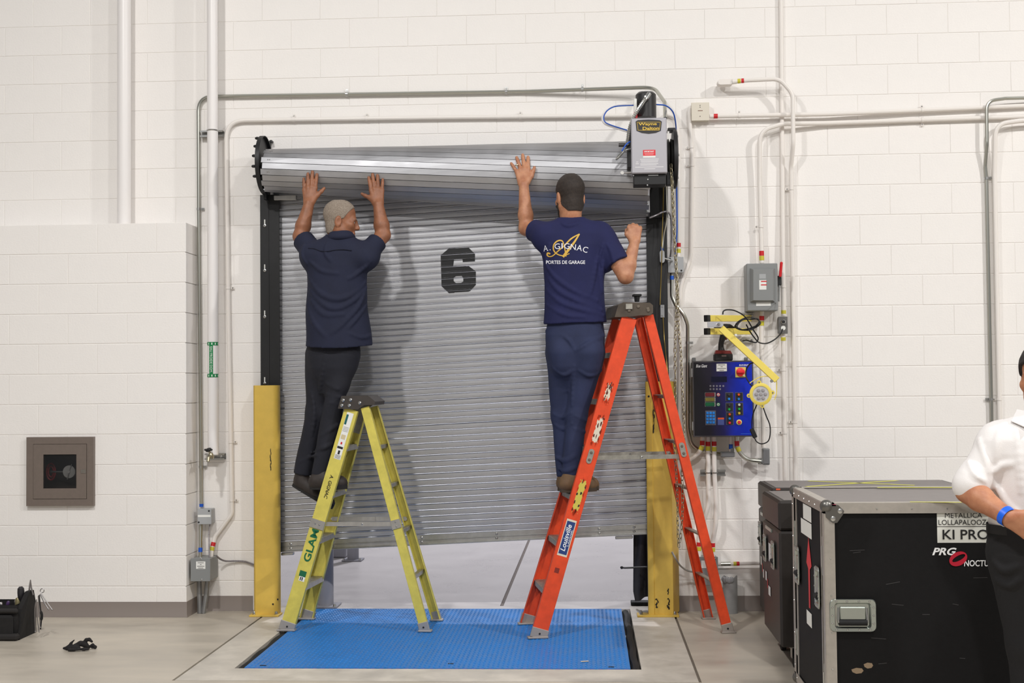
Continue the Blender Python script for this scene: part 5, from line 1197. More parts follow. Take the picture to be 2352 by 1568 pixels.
for k in range(n):
    a = 2 * math.pi * k / n; th = math.radians(28)
    def E(rx, rz): x, z = rx * math.cos(a), rz * math.sin(a); return V3((x * math.cos(th) - z * math.sin(th), 0, x * math.sin(th) + z * math.cos(th)))
    c = onface(2201, 1283, CYf + .0038); s_ = pm(1, CYf); A.append(c + E(21 * s_, 15 * s_)); B.append(c + E(16 * s_, 5.5 * s_) + V3((.002, 0, .003)))
mb.add(A + B, [(i, (i + 1) % n, n + (i + 1) % n, n + i) for i in range(n)]); mb.build('red_ring_logo', mat('logo_red', (190, 28, 52), .5), C1, smooth=0)
# left face of the front case: red arrow, stickers, latches and hinges
XL = CX0 + .0045
def lface(t, z): return V3((XL, CYb + (CYf - CYb) * t, z))
def lquad(name, m, t0, z0, t1, z1, par=None, o=.001):
    mb = MB(); q = [lface(t0, z0), lface(t1, z0), lface(t1, z1), lface(t0, z1)]; mb.add([p + V3((-o, 0, 0)) for p in q], [(0, 1, 2, 3)]); return mb.build(name, m, par or C1, smooth=0)
RED2 = mat('arrow_red', (216, 40, 48), .5)
lquad('paper_label', PAPER, .34, .905, .60, .970); lquad('paper_label', PAPER, .26, .835, .60, .900); lquad('paper_label', PAPER, .40, .455, .56, .515)
mb = MB(); q = [lface(.50, .837), lface(.42, .72), lface(.475, .70), lface(.48, .533), lface(.52, .533), lface(.525, .70), lface(.58, .72)]; mb.add([p + V3((-.001, 0, 0)) for p in q], [(0, 1, 6), (1, 2, 5, 6), (2, 3, 4, 5)]); mb.build('red_arrow', RED2, C1, smooth=0)
mb = MB(); q = [lface(.40, .40 - .2), lface(.40, .30 - .2), lface(.56, .26 - .2 + .0), lface(.58, .36 - .2)]
for (t, z, hh) in ((.06, .80, .14), (.06, .70, .05), (.93, .80, .16), (.06, .32, .12), (.93, .30, .14)):
    d = latch_v(C1, lface(t, z), (-1, 0, 0), hh, .035)
for (t, z) in ((.17, .68), (.80, .66)): dish_handle(C1, lface(t, z) + V3((-.008, 0, 0)), (-1, 0, 0), .10, .17)
for t in (.10, .88):
    mb = MB(); mb.beam(lface(t, zb + .01), lface(t, zt - .01), .018, .006, (1, 0, 0)); mb.build('closure_strip', EDG, C1)
mb = MB(); pbox(mb, 1909, 1158, 1920, 1162, CYf - .006, .002); mb.build('pink_sticker', mat('sticker_pink', (196, 80, 110), .5), C1)
TAPE = mat('fluorescent_tape', (222, 220, 90), .6)
mb = MB(); a, b = fl(2090, 1152, zt + .004), fl(2300, 1154, zt + .004); mb.beam(a, b, .012, .0008, (0, 0, 1)); mb.build('yellow_tape', TAPE, C1)
mb = MB(); a, b = fl(2015, 1119, zt + .004), fl(2190, 1119, zt + .004); mb.beam(a, b, .02, .0008, (0, 0, 1)); mb.build('yellow_tape', TAPE, C1)
for (x, y, wd) in ((1970, 1540, 26), (1995, 1528, 20)):
    mb = MB(); c = onface(x, y, CYf + .0055); mb.add([c + V3((pm(wd, CYf) * .5 * math.cos(k * .9) * (1 + .2 * (k % 2)), 0, .012 * math.sin(k * .9))) for k in range(7)], [tuple(range(7))]); mb.build('scrape', mat('bare_wood', (140, 120, 96), .8), C1, smooth=0)
for k in range(14):
    mb = MB(); x, y = rnd.uniform(1910, 2260), rnd.uniform(1200, 1540); c = onface(x, y, CYf + .0056); mb.beam(c, c + V3((rnd.uniform(.02, .06), 0, rnd.uniform(-.006, .01))), .0015, .0003, OUT); mb.build('scratch', mat('scratch_grey', (70, 68, 68), .7), C1, smooth=0)
# moulded cases behind it
def moulded(label, x0, x1, yf, yb, zb_, zt_, dec=True):
    C = T('road_case', label, 'road case', ((x0 + x1) / 2, (yf + yb) / 2, 0)); zl = zt_ - .155
    mb = MB(); mb.box(((x0 + x1) / 2, (yf + yb) / 2, (zb_ + zl) / 2 - .002), (x1 - x0, yb - yf, zl - zb_ - .004), None, .012); mb.build('case_shell', CASEB, C)
    mb = MB(); mb.box(((x0 + x1) / 2, (yf + yb) / 2, (zl + zt_) / 2), (x1 - x0 + .004, yb - yf + .004, zt_ - zl), None, .013); lid = mb.build('case_lid', CASEB, C)
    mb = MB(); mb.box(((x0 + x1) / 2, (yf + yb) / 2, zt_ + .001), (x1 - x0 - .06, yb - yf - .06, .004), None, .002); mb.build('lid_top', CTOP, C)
    casters(C, x0, x1, yf, yb); D = yb - yf
    for t in (.22, .72):
        dish_handle(C, (x0 - .009, yb - D * t, zb_ + (zt_ - zb_) * .60), (-1, 0, 0), .105, .15)
    mb = MB(); y = yb - D * .47; mb.add([(x0 - .003, y + s * .05, z) for s, z in ((1, zb_ + .40), (-1, zb_ + .40), (-1, zb_ + .50), (1, zb_ + .50))], [(0, 1, 2, 3)]); mb.build('paper_label', PAPER, C, smooth=0)
    if dec:
        for (t, z, wd, hh, m) in ((.2, .30, .05, .05, PAPER), (.29, .265, .02, .05, RED2), (.40, .235, .08, .05, PAPER)):
            mb = MB(); y = yb - D * t; mb.add([(x0 - .003, y + s * wd / 2, zb_ + z + q * hh / 2) for s, q in ((1, -1), (-1, -1), (-1, 1), (1, 1))], [(0, 1, 2, 3)]); mb.build('shipping_sticker', m, C, smooth=0)
    mb = MB(); mb.beam((x0 - .002, yb - D * .25, zl - .03), (x0 - .002, yb - D * .6, zl - .03), .02, .012, (1, 0, 0), .003); mb.build('lid_clasp', HAND, C)
    return C
q3 = fl(1741, 1104, .894); q3r = fl(2160, 1100, .894); q2 = fl(1752, 1128, .882); q2f = fl(1801, 1150, .882)
M3 = moulded('dark moulded road case with yellow tape cross on its lid', q3[0], q3r[0], q2[1] + .06, q3[1], .12, .894)
M2 = moulded('dark brown moulded road case between the taped case and aluminium case', q2[0], q2[0] + 1.15, q2f[1], q2[1] + .02, .12, .882)
M2b = moulded('dark moulded road case mostly hidden behind the aluminium edged case', q2f[0] + .09, q2f[0] + 1.2, CYb + .06, q2f[1] - .05, .12, .884, False)
for (a, b) in (((1857, 1104), (2100, 1114)), ((1852, 1117), (2060, 1103))):
    mb = MB(); p, q = fl(*a, .8985), fl(*b, .8985); mb.beam(p, q, .03, .0008, (0, 0, 1)); mb.build('yellow_tape', TAPE, M3)
mb = MB(); pbox(mb, 1783, 1122, 1792, 1125, q2[1] + .03, .01); mb.build('orange_tab', mat('tab_orange', (236, 100, 60), .5), M3)

# ------------------------------------------------------------------ tool bag
bc = fl(40, 1470); bf = fl(96, 1452)
BAGM = mat('black_canvas', (24, 22, 22), .85, var=.25, vscale=40, bump=.2, bscale=300)
BAG = T('tool_bag', 'open black canvas tool bag with tools on the floor by the wall', 'tool bag', bc)
by0, by1 = bc[1], bc[1] + .26; xr = bf[0] - .03; xl = xr - .55
def bagx(px): return at(px, 1400, by0)[0]
mb = MB(); H = .235
def shell(x0, x1, y0, y1, z0, z1, bulge, n=8):
    vs = []; lv = 6
    for j in range(lv + 1):
        t = j / lv; b = bulge * math.sin(math.pi * t)
        for (cx, cy) in ((x0 - b, y0 - b), (x1 + b, y0 - b), (x1 + b, y1 + b), (x0 - b, y1 + b)): vs.append((cx, cy, z0 + (z1 - z0) * t))
    fs = [(j * 4 + i, j * 4 + (i + 1) % 4, (j + 1) * 4 + (i + 1) % 4, (j + 1) * 4 + i) for j in range(lv) for i in range(4)]; fs.append((3, 2, 1, 0)); return vs, fs
v_, f_ = shell(xl, xr - .03, by0 + .02, by1 - .02, 0, .205, .018); mb.add(v_, f_); v2, f2 = shell(xl + .012, xr - .042, by0 + .032, by1 - .032, .05, .205, .0); mb.add(v2, f2); mb.build('bag_body', BAGM, BAG, smooth=50)
mb = MB(); ep = [(xr - .035, by0 + .01, 0), (xr - .035, by1 - .01, 0), (xr - .03, by1 - .03, .19), (xr - .012, (by0 + by1) / 2 + .03, .275), (xr - .012, (by0 + by1) / 2 - .03, .275), (xr - .03, by0 + .03, .18)]; mb.prism(ep, (.028, 0, 0)); mb.build('end_panel', BAGM, BAG, smooth=0)
for k in range(3):
    mb = MB(); x0 = xl + .05 + k * .16; mb.box((x0 + .07, by0 - .004, .085), (.145, .03, .13), None, .014); pk = mb.build('pocket', BAGM, BAG)
mb = MB(); mb.box(((xl + xr) / 2, by0 - .012, .022), (xr - xl, .05, .04), None, .012); mb.build('bag_base', mat('canvas_trim', (34, 31, 30), .8), BAG)
mb = MB(); mb.box(((xl + xr) / 2, by0 - .002, .175), (xr - xl - .02, .03, .03), None, .01); mb.build('rim_binding', mat('canvas_trim', (34, 31, 30), .8), BAG)
def loc(px, py, dy=.13): return at(px, py, by0 + dy)
TS = mat('tool_steel', (160, 156, 156), .3, .9)
def tool(name, label, fn, m): mb = MB(); fn(mb); return mb.build(name, m, label=label, cat='tool')
tool('pliers', 'long thin pliers standing upright in the black tool bag', lambda b: (b.tube([loc(66, 1368), loc(68, 1345), loc(70, 1331)], [.006, .005, .003], 8), b.tube([loc(76, 1366), loc(72, 1350), loc(70, 1331)], [.006, .005, .003], 8)), TS)
tool('screwdriver', 'screwdriver with thick dark grip standing in the tool bag', lambda b: b.lathe([(.006, -.05), (.012, 0), (.019, .01), (.021, .05), (.019, .075), (.01, .085)], loc(49, 1379), (-.05, 0, 1), 12), mat('grip_dark', (38, 36, 40), .5))
tool('socket_adapter', 'pale brass coloured tube standing in the tool bag', lambda b: b.lathe([(.016, -.03), (.019, 0), (.019, .05), (.013, .06)], loc(41, 1395), (.05, 0, 1), 12), mat('brass_tool', (150, 140, 104), .4, .6))
for k, (px, py) in enumerate(((16, 1389), (36, 1386), (3, 1392))):
    tool('screwdriver', ('stubby tool with purple grip at the bag rim', 'small dark tool end poking above the bag rim', 'tool tip at the far end of the bag rim')[k], lambda b: b.lathe([(.005, -.04), (.007, 0), (.011, .006), (.010, .03), (.006, .036)], loc(px, py + 4), (.3 - .2 * k, 0, 1), 10), mat('grip_purple', (70, 44, 90), .5) if k == 0 else TS)
# rings and hooks hanging on the end panel
hx = [(92, 1360), (100, 1353), (95, 1364)]
mb = MB(); c = loc(97, 1356, .10); mb.tube([c + V3((.012 * math.cos(a), 0, .012 * math.sin(a))) for a in np.linspace(0, 6.283, 14, endpoint=False)], .0025, 6, True); mb.build('carabiner', TS, BAG)
for (pts, lb_) in (([(92, 1364), (102, 1384), (112, 1399)], 'a'), ([(94, 1362), (108, 1383), (120, 1400)], 'b'), ([(88, 1368), (90, 1400), (93, 1440)], 'c'), ([(84, 1376), (80, 1398), (81, 1450)], 'd'), ([(84, 1378), (86, 1420), (90, 1450)], 'e')):
    mb = MB(); P = [loc(x, y, .08 if lb_ in 'ab' else .06) for x, y in pts]; mb.tube(smooth_path(P, 4), .0032, 6); mb.ball(P[-1], .005, 8, 6); mb.build('hanging_rod', TS, BAG)
mb = MB(); P = [loc(x, y, .06) for x, y in ((90, 1366), (93, 1398), (96, 1412), (95, 1425), (93, 1445))]; mb.tube(smooth_path(P, 4), [.004] * 6 + [.008] * 6 + [.004] * 5, 6); mb.build('strap_end', BAGM, BAG)

# ------------------------------------------------------------------ the dock beyond the door
GPO = mat('grey_bollard', (140, 140, 148), .5)
def bollard(label, px, py, r, h):
    c = fl(px, py); B = T('bollard', label, 'bollard', c); mb = MB(); mb.lathe([(r, .01), (r, h - .02), (r * .8, h), (0, h + .005)], c, (0, 0, 1), 24, False); mb.build('bollard_post', GPO, B); mb = MB(); mb.box(c + V3((0, 0, .005)), (r * 3.4, r * 3.4, .01), None, .002); mb.build('bollard_plate', GPO, B)
    for q in (-1, 1):
        mb = MB(); mb.lathe([(.012, 0), (.008, .016)], c + V3((q * r * 1.4, -r * 1.4, .01)), (0, 0, 1), 8); mb.build('anchor_bolt', STEEL, B)
bollard('grey steel bollard just beyond the door behind the yellow ladder', 748, 1391, .055, 1.0); bollard('short grey bollard farther back beyond the door', 811, 1286, .05, .9)

mb = MB(); c = fl(772, 1287); mb.box(c + V3((-.03, .26, .25)), (.16, .16, .5), None, .01); mb.build('dock_box', GPO, label='low grey box standing beside the far bollard', cat='box')
FLAP = mat('dark_fabric', (58, 54, 56), .8, var=.15, vscale=14)
mb = MB(); rows = []; nx, nz = 16, 14
for j in range(nz + 1):
    row = []
    for i in range(nx + 1):
        u, t = i / nx, j / nz; x = at(1455 + 38 * u + (10 if t > .85 else 0) * (t - .85) * 3 * (1 - u), 1226 + 158 * t - 18 * u * (t > .8), .06); x[1] = .07 + .03 * math.sin(u * 9 + t * 2) + .02 * math.sin(u * 4 - t * 5); row.append(x)
    rows.append(row)
vs = [p for r_ in rows for p in r_] + [p + V3((0, .006, 0)) for r_ in rows for p in r_]; N = (nx + 1) * (nz + 1)
fs = [(j * (nx + 1) + i, j * (nx + 1) + i + 1, (j + 1) * (nx + 1) + i + 1, (j + 1) * (nx + 1) + i) for j in range(nz) for i in range(nx)]; fs += [tuple(N + q for q in f[::-1]) for f in fs]
mb.add(vs, fs); mb.build('dock_seal_flap', FLAP, label='torn dark grey fabric flap hanging beyond the right door guide', cat='fabric flap', smooth=60)
mb = MB(); c = fl(1470, 1391); mb.box(c + V3((0, .05, .012)), (.12, .1, .024), None, .004); mb.build('dock_bumper', BLACKR, label='small black rubber block on the dock floor by the right guard', cat='rubber block')
# ------------------------------------------------------------------ implicit surfaces for people, clothes and gloves
class SDF:
    def __init__(s): s.ops = []          # (fn, lo, hi, k, sign)
    def cap(s, a, b, ra, rb=None, k=.012, cut=None, sub=False):
        a, b = V3(a), V3(b); rb = ra if rb is None else rb; ba = b - a; L2 = float(ba @ ba) + 1e-12
        def fn(P):
            q = P - a; t = np.clip((q @ ba) / L2, 0, 1)
            d = np.sqrt(((q - t[..., None] * ba) ** 2).sum(-1)) - (ra + (rb - ra) * t)
            if cut is not None: d = np.maximum(d, (P - cut[0]) @ cut[1])
            return d
        R = max(ra, rb); s.ops.append((fn, np.minimum(a, b) - R, np.maximum(a, b) + R, k, -1 if sub else 1)); return s
    def chain(s, pts, rs, k=.012, **kw):
        for i in range(len(pts) - 1): s.cap(pts[i], pts[i + 1], rs[i], rs[i + 1], k, **kw)
        return s
    def ell(s, c, r, R=None, k=.012, sub=False):
        c, r = V3(c), V3(r); R = np.eye(3) if R is None else R
        def fn(P):
            q = (P - c) @ R; k0 = np.sqrt(((q / r) ** 2).sum(-1)) + 1e-9; k1 = np.sqrt(((q / r ** 2) ** 2).sum(-1)) + 1e-9
            return k0 * (k0 - 1) / k1
        m = r.max(); s.ops.append((fn, c - m, c + m, k, -1 if sub else 1)); return s
    def col(s, secs, xd, k=.02, zlo=None, zhi=None, hem=None, p=2.3):
        """elliptic column: secs = list of (centre, rx, ry) ordered by rising z; xd = direction of rx in plan"""
        xd = nrm(V3(xd) * V3((1, 1, 0))); yd = V3((-xd[1], xd[0], 0)); z = np.array([c[2] for c, _, _ in secs]); C = np.array([c for c, _, _ in secs]); RX = np.array([a for _, a, _ in secs]); RY = np.array([b for _, _, b in secs])
        def fn(P):
            zz = P[..., 2]; c0 = np.interp(zz, z, C[:, 0]); c1 = np.interp(zz, z, C[:, 1]); rx = np.interp(zz, z, RX); ry = np.interp(zz, z, RY)
            dx = P[..., 0] - c0; dy = P[..., 1] - c1; u = dx * xd[0] + dy * xd[1]; v = dx * yd[0] + dy * yd[1]
            q = (np.abs(u / rx) ** p + np.abs(v / ry) ** p) ** (1 / p); d = (q - 1) * np.minimum(rx, ry)
            lo = z[0] - zz if hem is None else (P - V3(hem[0])) @ V3(hem[1])
            return np.maximum(d, np.maximum(lo, zz - z[-1]))
        R = RX.max() + .02; s.ops.append((fn, C.min(0) - V3((R, R, .06)), C.max(0) + V3((R, R, .02)), k, 1)); return s
    def bounds(s):
        A = [o for o in s.ops if o[4] > 0]; return np.min([o[1] for o in A], 0), np.max([o[2] for o in A], 0)
    def at(s, P):
        P = np.asarray(P, float); d = np.full(P.shape[:-1], 1.0)
        for fn, lo, hi, k, sg in s.ops:
            e = fn(P)
            if sg > 0: h = np.clip(.5 + .5 * (d - e) / k, 0, 1); d = d * (1 - h) + e * h - k * h * (1 - h)
            else: h = np.clip(.5 - .5 * (d + e) / k, 0, 1); d = d * (1 - h) - e * h + k * h * (1 - h)
        return d
    def grid(s, h, pad=.02):
        lo, hi = s.bounds(); lo = lo - pad; n = np.ceil((hi + pad - lo) / h).astype(int) + 1; val = np.full(n, .2, np.float32)
        ax = [lo[i] + h * np.arange(n[i]) for i in range(3)]
        for fn, a, b, k, sg in s.ops:
            m = k * 1.2 + 2 * h; i0 = np.clip(np.floor((a - m - lo) / h).astype(int), 0, n - 1); i1 = np.clip(np.ceil((b + m - lo) / h).astype(int) + 1, 1, n)
            if (i1 <= i0).any(): continue
            sl = tuple(slice(i0[q], i1[q]) for q in range(3)); P = np.stack(np.meshgrid(*[ax[q][sl[q]] for q in range(3)], indexing='ij'), -1)
            e = fn(P).astype(np.float32); d = val[sl]
            if sg > 0: t = np.clip(.5 + .5 * (d - e) / k, 0, 1); val[sl] = d * (1 - t) + e * t - k * t * (1 - t)
            else: t = np.clip(.5 - .5 * (d + e) / k, 0, 1); val[sl] = d * (1 - t) - e * t + k * t * (1 - t)
        return val, lo, ax
def nets(val, lo, h):
    n = np.array(val.shape); ins = val < 0; c = ins[:-1, :-1, :-1].astype(np.int8)
    tot = np.zeros(n - 1, np.int8)
    for dx in (0, 1):
        for dy in (0, 1):
            for dz in (0, 1): tot += ins[dx:n[0] - 1 + dx, dy:n[1] - 1 + dy, dz:n[2] - 1 + dz]
    I = np.argwhere((tot > 0) & (tot < 8)); idx = np.full(n - 1, -1, np.int64); idx[tuple(I.T)] = np.arange(len(I))
    cor = [(a, b, d) for a in (0, 1) for b in (0, 1) for d in (0, 1)]; cv = {q: val[I[:, 0] + q[0], I[:, 1] + q[1], I[:, 2] + q[2]] for q in cor}
    acc = np.zeros((len(I), 3)); cnt = np.zeros(len(I))
    for q in cor:
        for ax in range(3):
            if q[ax]: continue
            r = list(q); r[ax] = 1; v0, v1 = cv[q], cv[tuple(r)]; x = (v0 < 0) != (v1 < 0); t = np.where(x, v0 / np.where(x, v0 - v1, 1), 0)
            p = np.tile(np.array(q, float), (len(I), 1)); p[:, ax] += t; acc += p * x[:, None]; cnt += x
    V = lo + h * (I + acc / cnt[:, None]); F = []
    for ax in range(3):
        b, c_ = (ax + 1) % 3, (ax + 2) % 3
        s0 = [slice(None)] * 3; s1 = [slice(None)] * 3; s0[ax] = slice(0, -1); s1[ax] = slice(1, None)
        ch = ins[tuple(s0)] != ins[tuple(s1)]; E = np.argwhere(ch); E = E[(E[:, b] > 0) & (E[:, c_] > 0) & (E[:, b] < n[b] - 1) & (E[:, c_] < n[c_] - 1)]
        if not len(E): continue
        def cell(db, dc): q = E.copy(); q[:, b] += db; q[:, c_] += dc; return idx[tuple(q.T)]
        Q = np.stack([cell(-1, -1), cell(0, -1), cell(0, 0), cell(-1, 0)], 1); inside0 = ins[tuple(E.T)]; Q[~inside0] = Q[~inside0][:, ::-1]; F.append(Q)
    return V, np.concatenate(F)
def sdf_mesh(name, S, m, h, parent=None, disp=None, post=None, **kw):
    val, lo, ax = S.grid(h)
    if disp is not None:
        I = np.argwhere(np.abs(val) < .05); P = lo + h * I; val[tuple(I.T)] += disp(P).astype(np.float32)
    if post is not None: val = post(val, lo, ax, h)
    V, F = nets(val, lo, h); o0 = (V.min(0) + V.max(0)) / 2
    if parent is None: o0[2] = V[:, 2].min()
    me = bpy.data.meshes.new(name); me.vertices.add(len(V)); me.vertices.foreach_set('co', (V - o0).astype(np.float32).ravel()); me.loops.add(len(F) * 4); me.polygons.add(len(F))
    me.polygons.foreach_set('loop_start', np.arange(0, len(F) * 4, 4, dtype=np.int32)); me.loops.foreach_set('vertex_index', F.astype(np.int32).ravel()); me.update(calc_edges=True); me.validate(); me.shade_smooth(); me.materials.append(m)
    o = link_mesh(name, me, o0, parent); return tag(o, **kw)
def surf_many(S, pts, Y0=-1.6, Y1=.1, disp=None):
    """first hit of pixel rays with an implicit surface (all at once); misses give nan"""
    D = np.array([ray(x, y) for x, y in pts]); P = CAMP + D * ((Y0 + CAM_D) / D[:, 1])[:, None]; D = D / np.linalg.norm(D, axis=1)[:, None]
    live = np.arange(len(P))
    for _ in range(160):
        e = S.at(P[live])
        if disp is not None: e = e + disp(P[live])
        go = e > .0004; P[live[go]] += D[live[go]] * np.maximum(e[go] * .7, .0004)[:, None]; live = live[go]; live = live[P[live, 1] < Y1]
        if not len(live): break
    P[P[:, 1] >= Y1 - .01] = np.nan; return P
def surf(S, px, py, Y0=-1.6, Y1=.1, disp=None):
    p = surf_many(S, [(px, py)], Y0, Y1, disp)[0]; return None if np.isnan(p).any() else p
def folds(S, lines, r=.011, k=.014, lift=.004, Y0=-1.6):
    """raised cloth folds: pixel polylines projected on the surface"""
    out = []
    for ln in lines:
        rr = r
        if isinstance(ln[0], (int, float)): rr, ln = ln[0], ln[1:]
        pts = [p for p in surf_many(S, ln, Y0) if not np.isnan(p).any()]
        if len(pts) > 1: out.append((smooth_path(pts, 4), rr))
    for P, rr in out:
        n = len(P)
        for i in range(n - 1):
            f0 = math.sin(math.pi * min(1, max(0, (i + .3) / n))) ** .5; f1 = math.sin(math.pi * min(1, max(0, (i + 1.0) / n))) ** .5
            S.cap(P[i] + V3((0, rr * .55, 0)), P[i + 1] + V3((0, rr * .55, 0)), rr * (.35 + .65 * f0), rr * (.35 + .65 * f1), k)
def wobble(seed, amp, freq=14.0, n=7, aniso=(1, 1, .45)):
    r = np.random.RandomState(seed); D = r.normal(size=(n, 3)) * V3(aniso); D = D / np.linalg.norm(D, axis=1)[:, None] * freq * r.uniform(.5, 1.6, (n, 1)); ph = r.uniform(0, 6.28, n)
    def f(P): return amp / math.sqrt(n) * np.sin(P @ D.T + ph).sum(-1)
    return f
def hand(S, W, u, s, n, L=.185, spread=(6, 2, -3, -8), curl=(4, 6, 6), thumb=(.62, .55), tcurl=.1, kf=.006):
    """W wrist, u finger direction, s thumb side, n back of hand; L total length"""
    W = V3(W); u = nrm(u); s = nrm(V3(s) - u * (V3(s) @ u)); n = np.cross(s, u) * (1 if np.cross(s, u) @ V3(n) > 0 else -1); q = L / .185
    offs = (.033, .0112, -.0106, -.032); kl = (.092, .097, .092, .083); fl_ = ((.040, .025, .020), (.045, .029, .021), (.042, .027, .021), (.033, .020, .018))
    for i in range(4):
        K = W + q * (u * kl[i] + s * offs[i]) - n * q * (.0 + .004 * abs(i - 1.2))
        S.cap(W + s * q * offs[i] * .55 + u * q * .012, K, q * .0165, q * .0125, .014)
        a = math.radians(spread[i]); d = u * math.cos(a) + s * math.sin(a); p = K; ang = 0; rad = (.0112, .0114, .0109, .0098)[i] * q
        for j in range(3):
            ang += math.radians(curl[j]); dd = d * math.cos(ang) - n * math.sin(ang); e = p + dd * q * fl_[i][j]; S.cap(p, e, rad * (1 - .06 * j), rad * (1 - .06 * (j + 1)), kf if j else .010); p = e
    t0 = W + q * (u * .022 + s * .022) - n * q * .004; t1 = W + q * (u * .052 + s * .046) - n * q * .008; dt = nrm(u * thumb[0] + s * thumb[1] - n * tcurl)
    S.cap(t0, t1, q * .018, q * .0145, .014); t2 = t1 + dt * q * .030; S.cap(t1, t2, q * .0135, q * .0115, .008); S.cap(t2, t2 + nrm(dt + u * .15) * q * .026, q * .0115, q * .0085, .006)
def head(S, C, fwd, sc=1.0, tilt=0.0, neck=None, nr=(.056, .060), up=(0, 0, 1)):
    f = nrm(fwd); r = nrm(np.cross(f, up)); z = np.cross(r, f); R = np.stack([r, f, z], 1); C = V3(C)
    def L(*p): return C + R @ (V3(p) * sc)
    E = lambda c, rr, k=.02, sub=False: S.ell(L(*c), V3(rr) * sc, R, k * sc, sub)
    E((0, -.012, .042), (.0745, .0955, .086)); E((0, .028, -.035), (.058, .064, .084), .03); E((0, .064, -.098), (.026, .024, .022), .03)
    for q in (-1, 1):
        S.cap(L(q * .053, -.004, -.055), L(q * .022, .060, -.101), .021 * sc, .017 * sc, .03 * sc); E((q * .042, .062, -.022), (.021, .018, .018), .03)
    S.cap(L(-.034, .079, .014), L(.034, .079, .014), .012 * sc, None, .022 * sc)
    for q in (-1, 1): E((q * .031, .099, -.003), (.017, .014, .012), .012, True)
    S.cap(L(0, .088, .010), L(0, .106, -.031), .0075 * sc, .0125 * sc, .012 * sc); E((.010, .098, -.036), (.0085, .010, .0075), .008); E((-.010, .098, -.036), (.0085, .010, .0075), .008)
    S.cap(L(-.019, .086, -.065), L(.019, .086, -.065), .0075 * sc, None, .010 * sc); S.cap(L(-.016, .085, -.077), L(.016, .085, -.077), .0080 * sc, None, .010 * sc); S.cap(L(-.022, .097, -.0708), L(.022, .097, -.0708), .0035 * sc, None, .006 * sc, sub=True)
    S.noear = list(S.ops)
    for q in (-1, 1):
        E((q * .0765, -.010, -.012), (.010, .021, .034), .008); E((q * .088, -.004, -.010), (.008, .011, .020), .008, True)
    if neck is not None: S.cap(L(0, -.028, -.045), neck, nr[0], nr[1], .035); S.noear.append(S.ops[-1])
    return L, R
def hair_mesh(S_head, C, R, sc, m, parent, zl, thick=.006, name='hair', h=.0035, seed=3, rough=.0007, cutear=False):
    """shell over the head where z > zl(y, |x|) in head space"""
    C = V3(C); H = SDF(); H.ops = list(S_head.noear); lo = C - .13 * sc; hi = C + .13 * sc
    n = np.ceil((hi - lo) / h).astype(int); ax = [lo[i] + h * np.arange(n[i]) for i in range(3)]; P = np.stack(np.meshgrid(*ax, indexing='ij'), -1)
    wob = wobble(seed, rough, 160, 8, (1, 1, 1)); d = H.at(P.reshape(-1, 3)) - thick * sc + wob(P.reshape(-1, 3)); q = ((P.reshape(-1, 3) - C) @ R) / sc; d = np.maximum(d, (zl(q[:, 1], np.abs(q[:, 0])) - q[:, 2]) * .8 * sc)
    if cutear:
        e = np.sqrt((((np.abs(q[:, 0]) - .080) / .018) ** 2 + ((q[:, 1] + .010) / .026) ** 2 + ((q[:, 2] + .012) / .040) ** 2)) - 1; d = np.maximum(d, -e * .018)
    V, F = nets(d.reshape(tuple(n)).astype(np.float32), lo, h); mb = MB(); o0 = (V.min(0) + V.max(0)) / 2; me = bpy.data.meshes.new(name); me.from_pydata([tuple(v) for v in V - o0], [], [tuple(int(i) for i in f) for f in F]); me.shade_smooth(); me.materials.append(m); me.update(); return link_mesh(name, me, o0, parent)
def eyes(L, R, sc, parent):
    for q in (-1, 1):
        mb = MB(); mb.ball(L(q * .031, .0735, -.003), .0125 * sc, 14, 10); e = mb.build('eye', mat('eye_white', (225, 218, 210), .25), parent); mb = MB(); mb.lathe([(.0058 * sc, 0), (.005 * sc, .0012 * sc)], L(q * .031, .0852, -.003), R[:, 1], 12); mb.build('iris', mat('iris_dark', (50, 36, 26), .2), e)
def brows(L, R, sc, parent, m):
    for q in (-1, 1):
        mb = MB(); mb.tube([L(q * .016, .0935, .014), L(q * .030, .0925, .020), L(q * .046, .083, .016)], [.003 * sc, .0038 * sc, .002 * sc], 6); mb.build('eyebrow', m, parent)
def shoe(parent, heel, toe, m_up, m_sole, wd=.046, ankle=None, hgt=.10, name='work_boot', hs=1.0):
    heel, toe = V3(heel), V3(toe); d = nrm(toe - heel); up = nrm(V3((0, 0, 1)) - d * d[2]); sd = np.cross(d, up); L_ = np.linalg.norm(toe - heel); S = SDF()
    a = heel + d * .040 + up * .050; b = toe - d * .045 + up * .042 * hs
    S.ell((heel + toe) / 2 + up * .030, (L_ / 2, wd, .036 * hs), np.stack([d, sd, up], 1), .02); S.cap(a, heel + d * .11 + up * .055, .040, .040, .03); S.cap(heel + d * .10 + up * .055 * hs, b, .042 * hs, .036 * hs, .04)
    top = heel + d * .055 + up * hgt if ankle is None else V3(ankle); S.cap(a, top, .042, .046, .03)
    o = sdf_mesh(name, S, m_up, .005, parent)
    mb = MB(); n = 22; pr = []
    for k in range(n):
        t = 2 * math.pi * k / n; x = math.cos(t); y = math.sin(t); w_ = wd * (1.02 if x > 0 else .88) * (1 - .25 * max(0, -.1 - x * .0)); pr.append((heel + toe) / 2 + d * (L_ / 2 + .004) * (abs(x) ** .75 * (1 if x > 0 else -1)) + sd * w_ * (abs(y) ** .8 * (1 if y > 0 else -1)))
    mb.prism([p - up * .004 for p in pr], up * .026); mb.build('sole', m_sole, o); return o
def person(name, S, m, h, label, **kw):
    o = sdf_mesh(name, S, m, h, None, label=label, cat='person'); return o
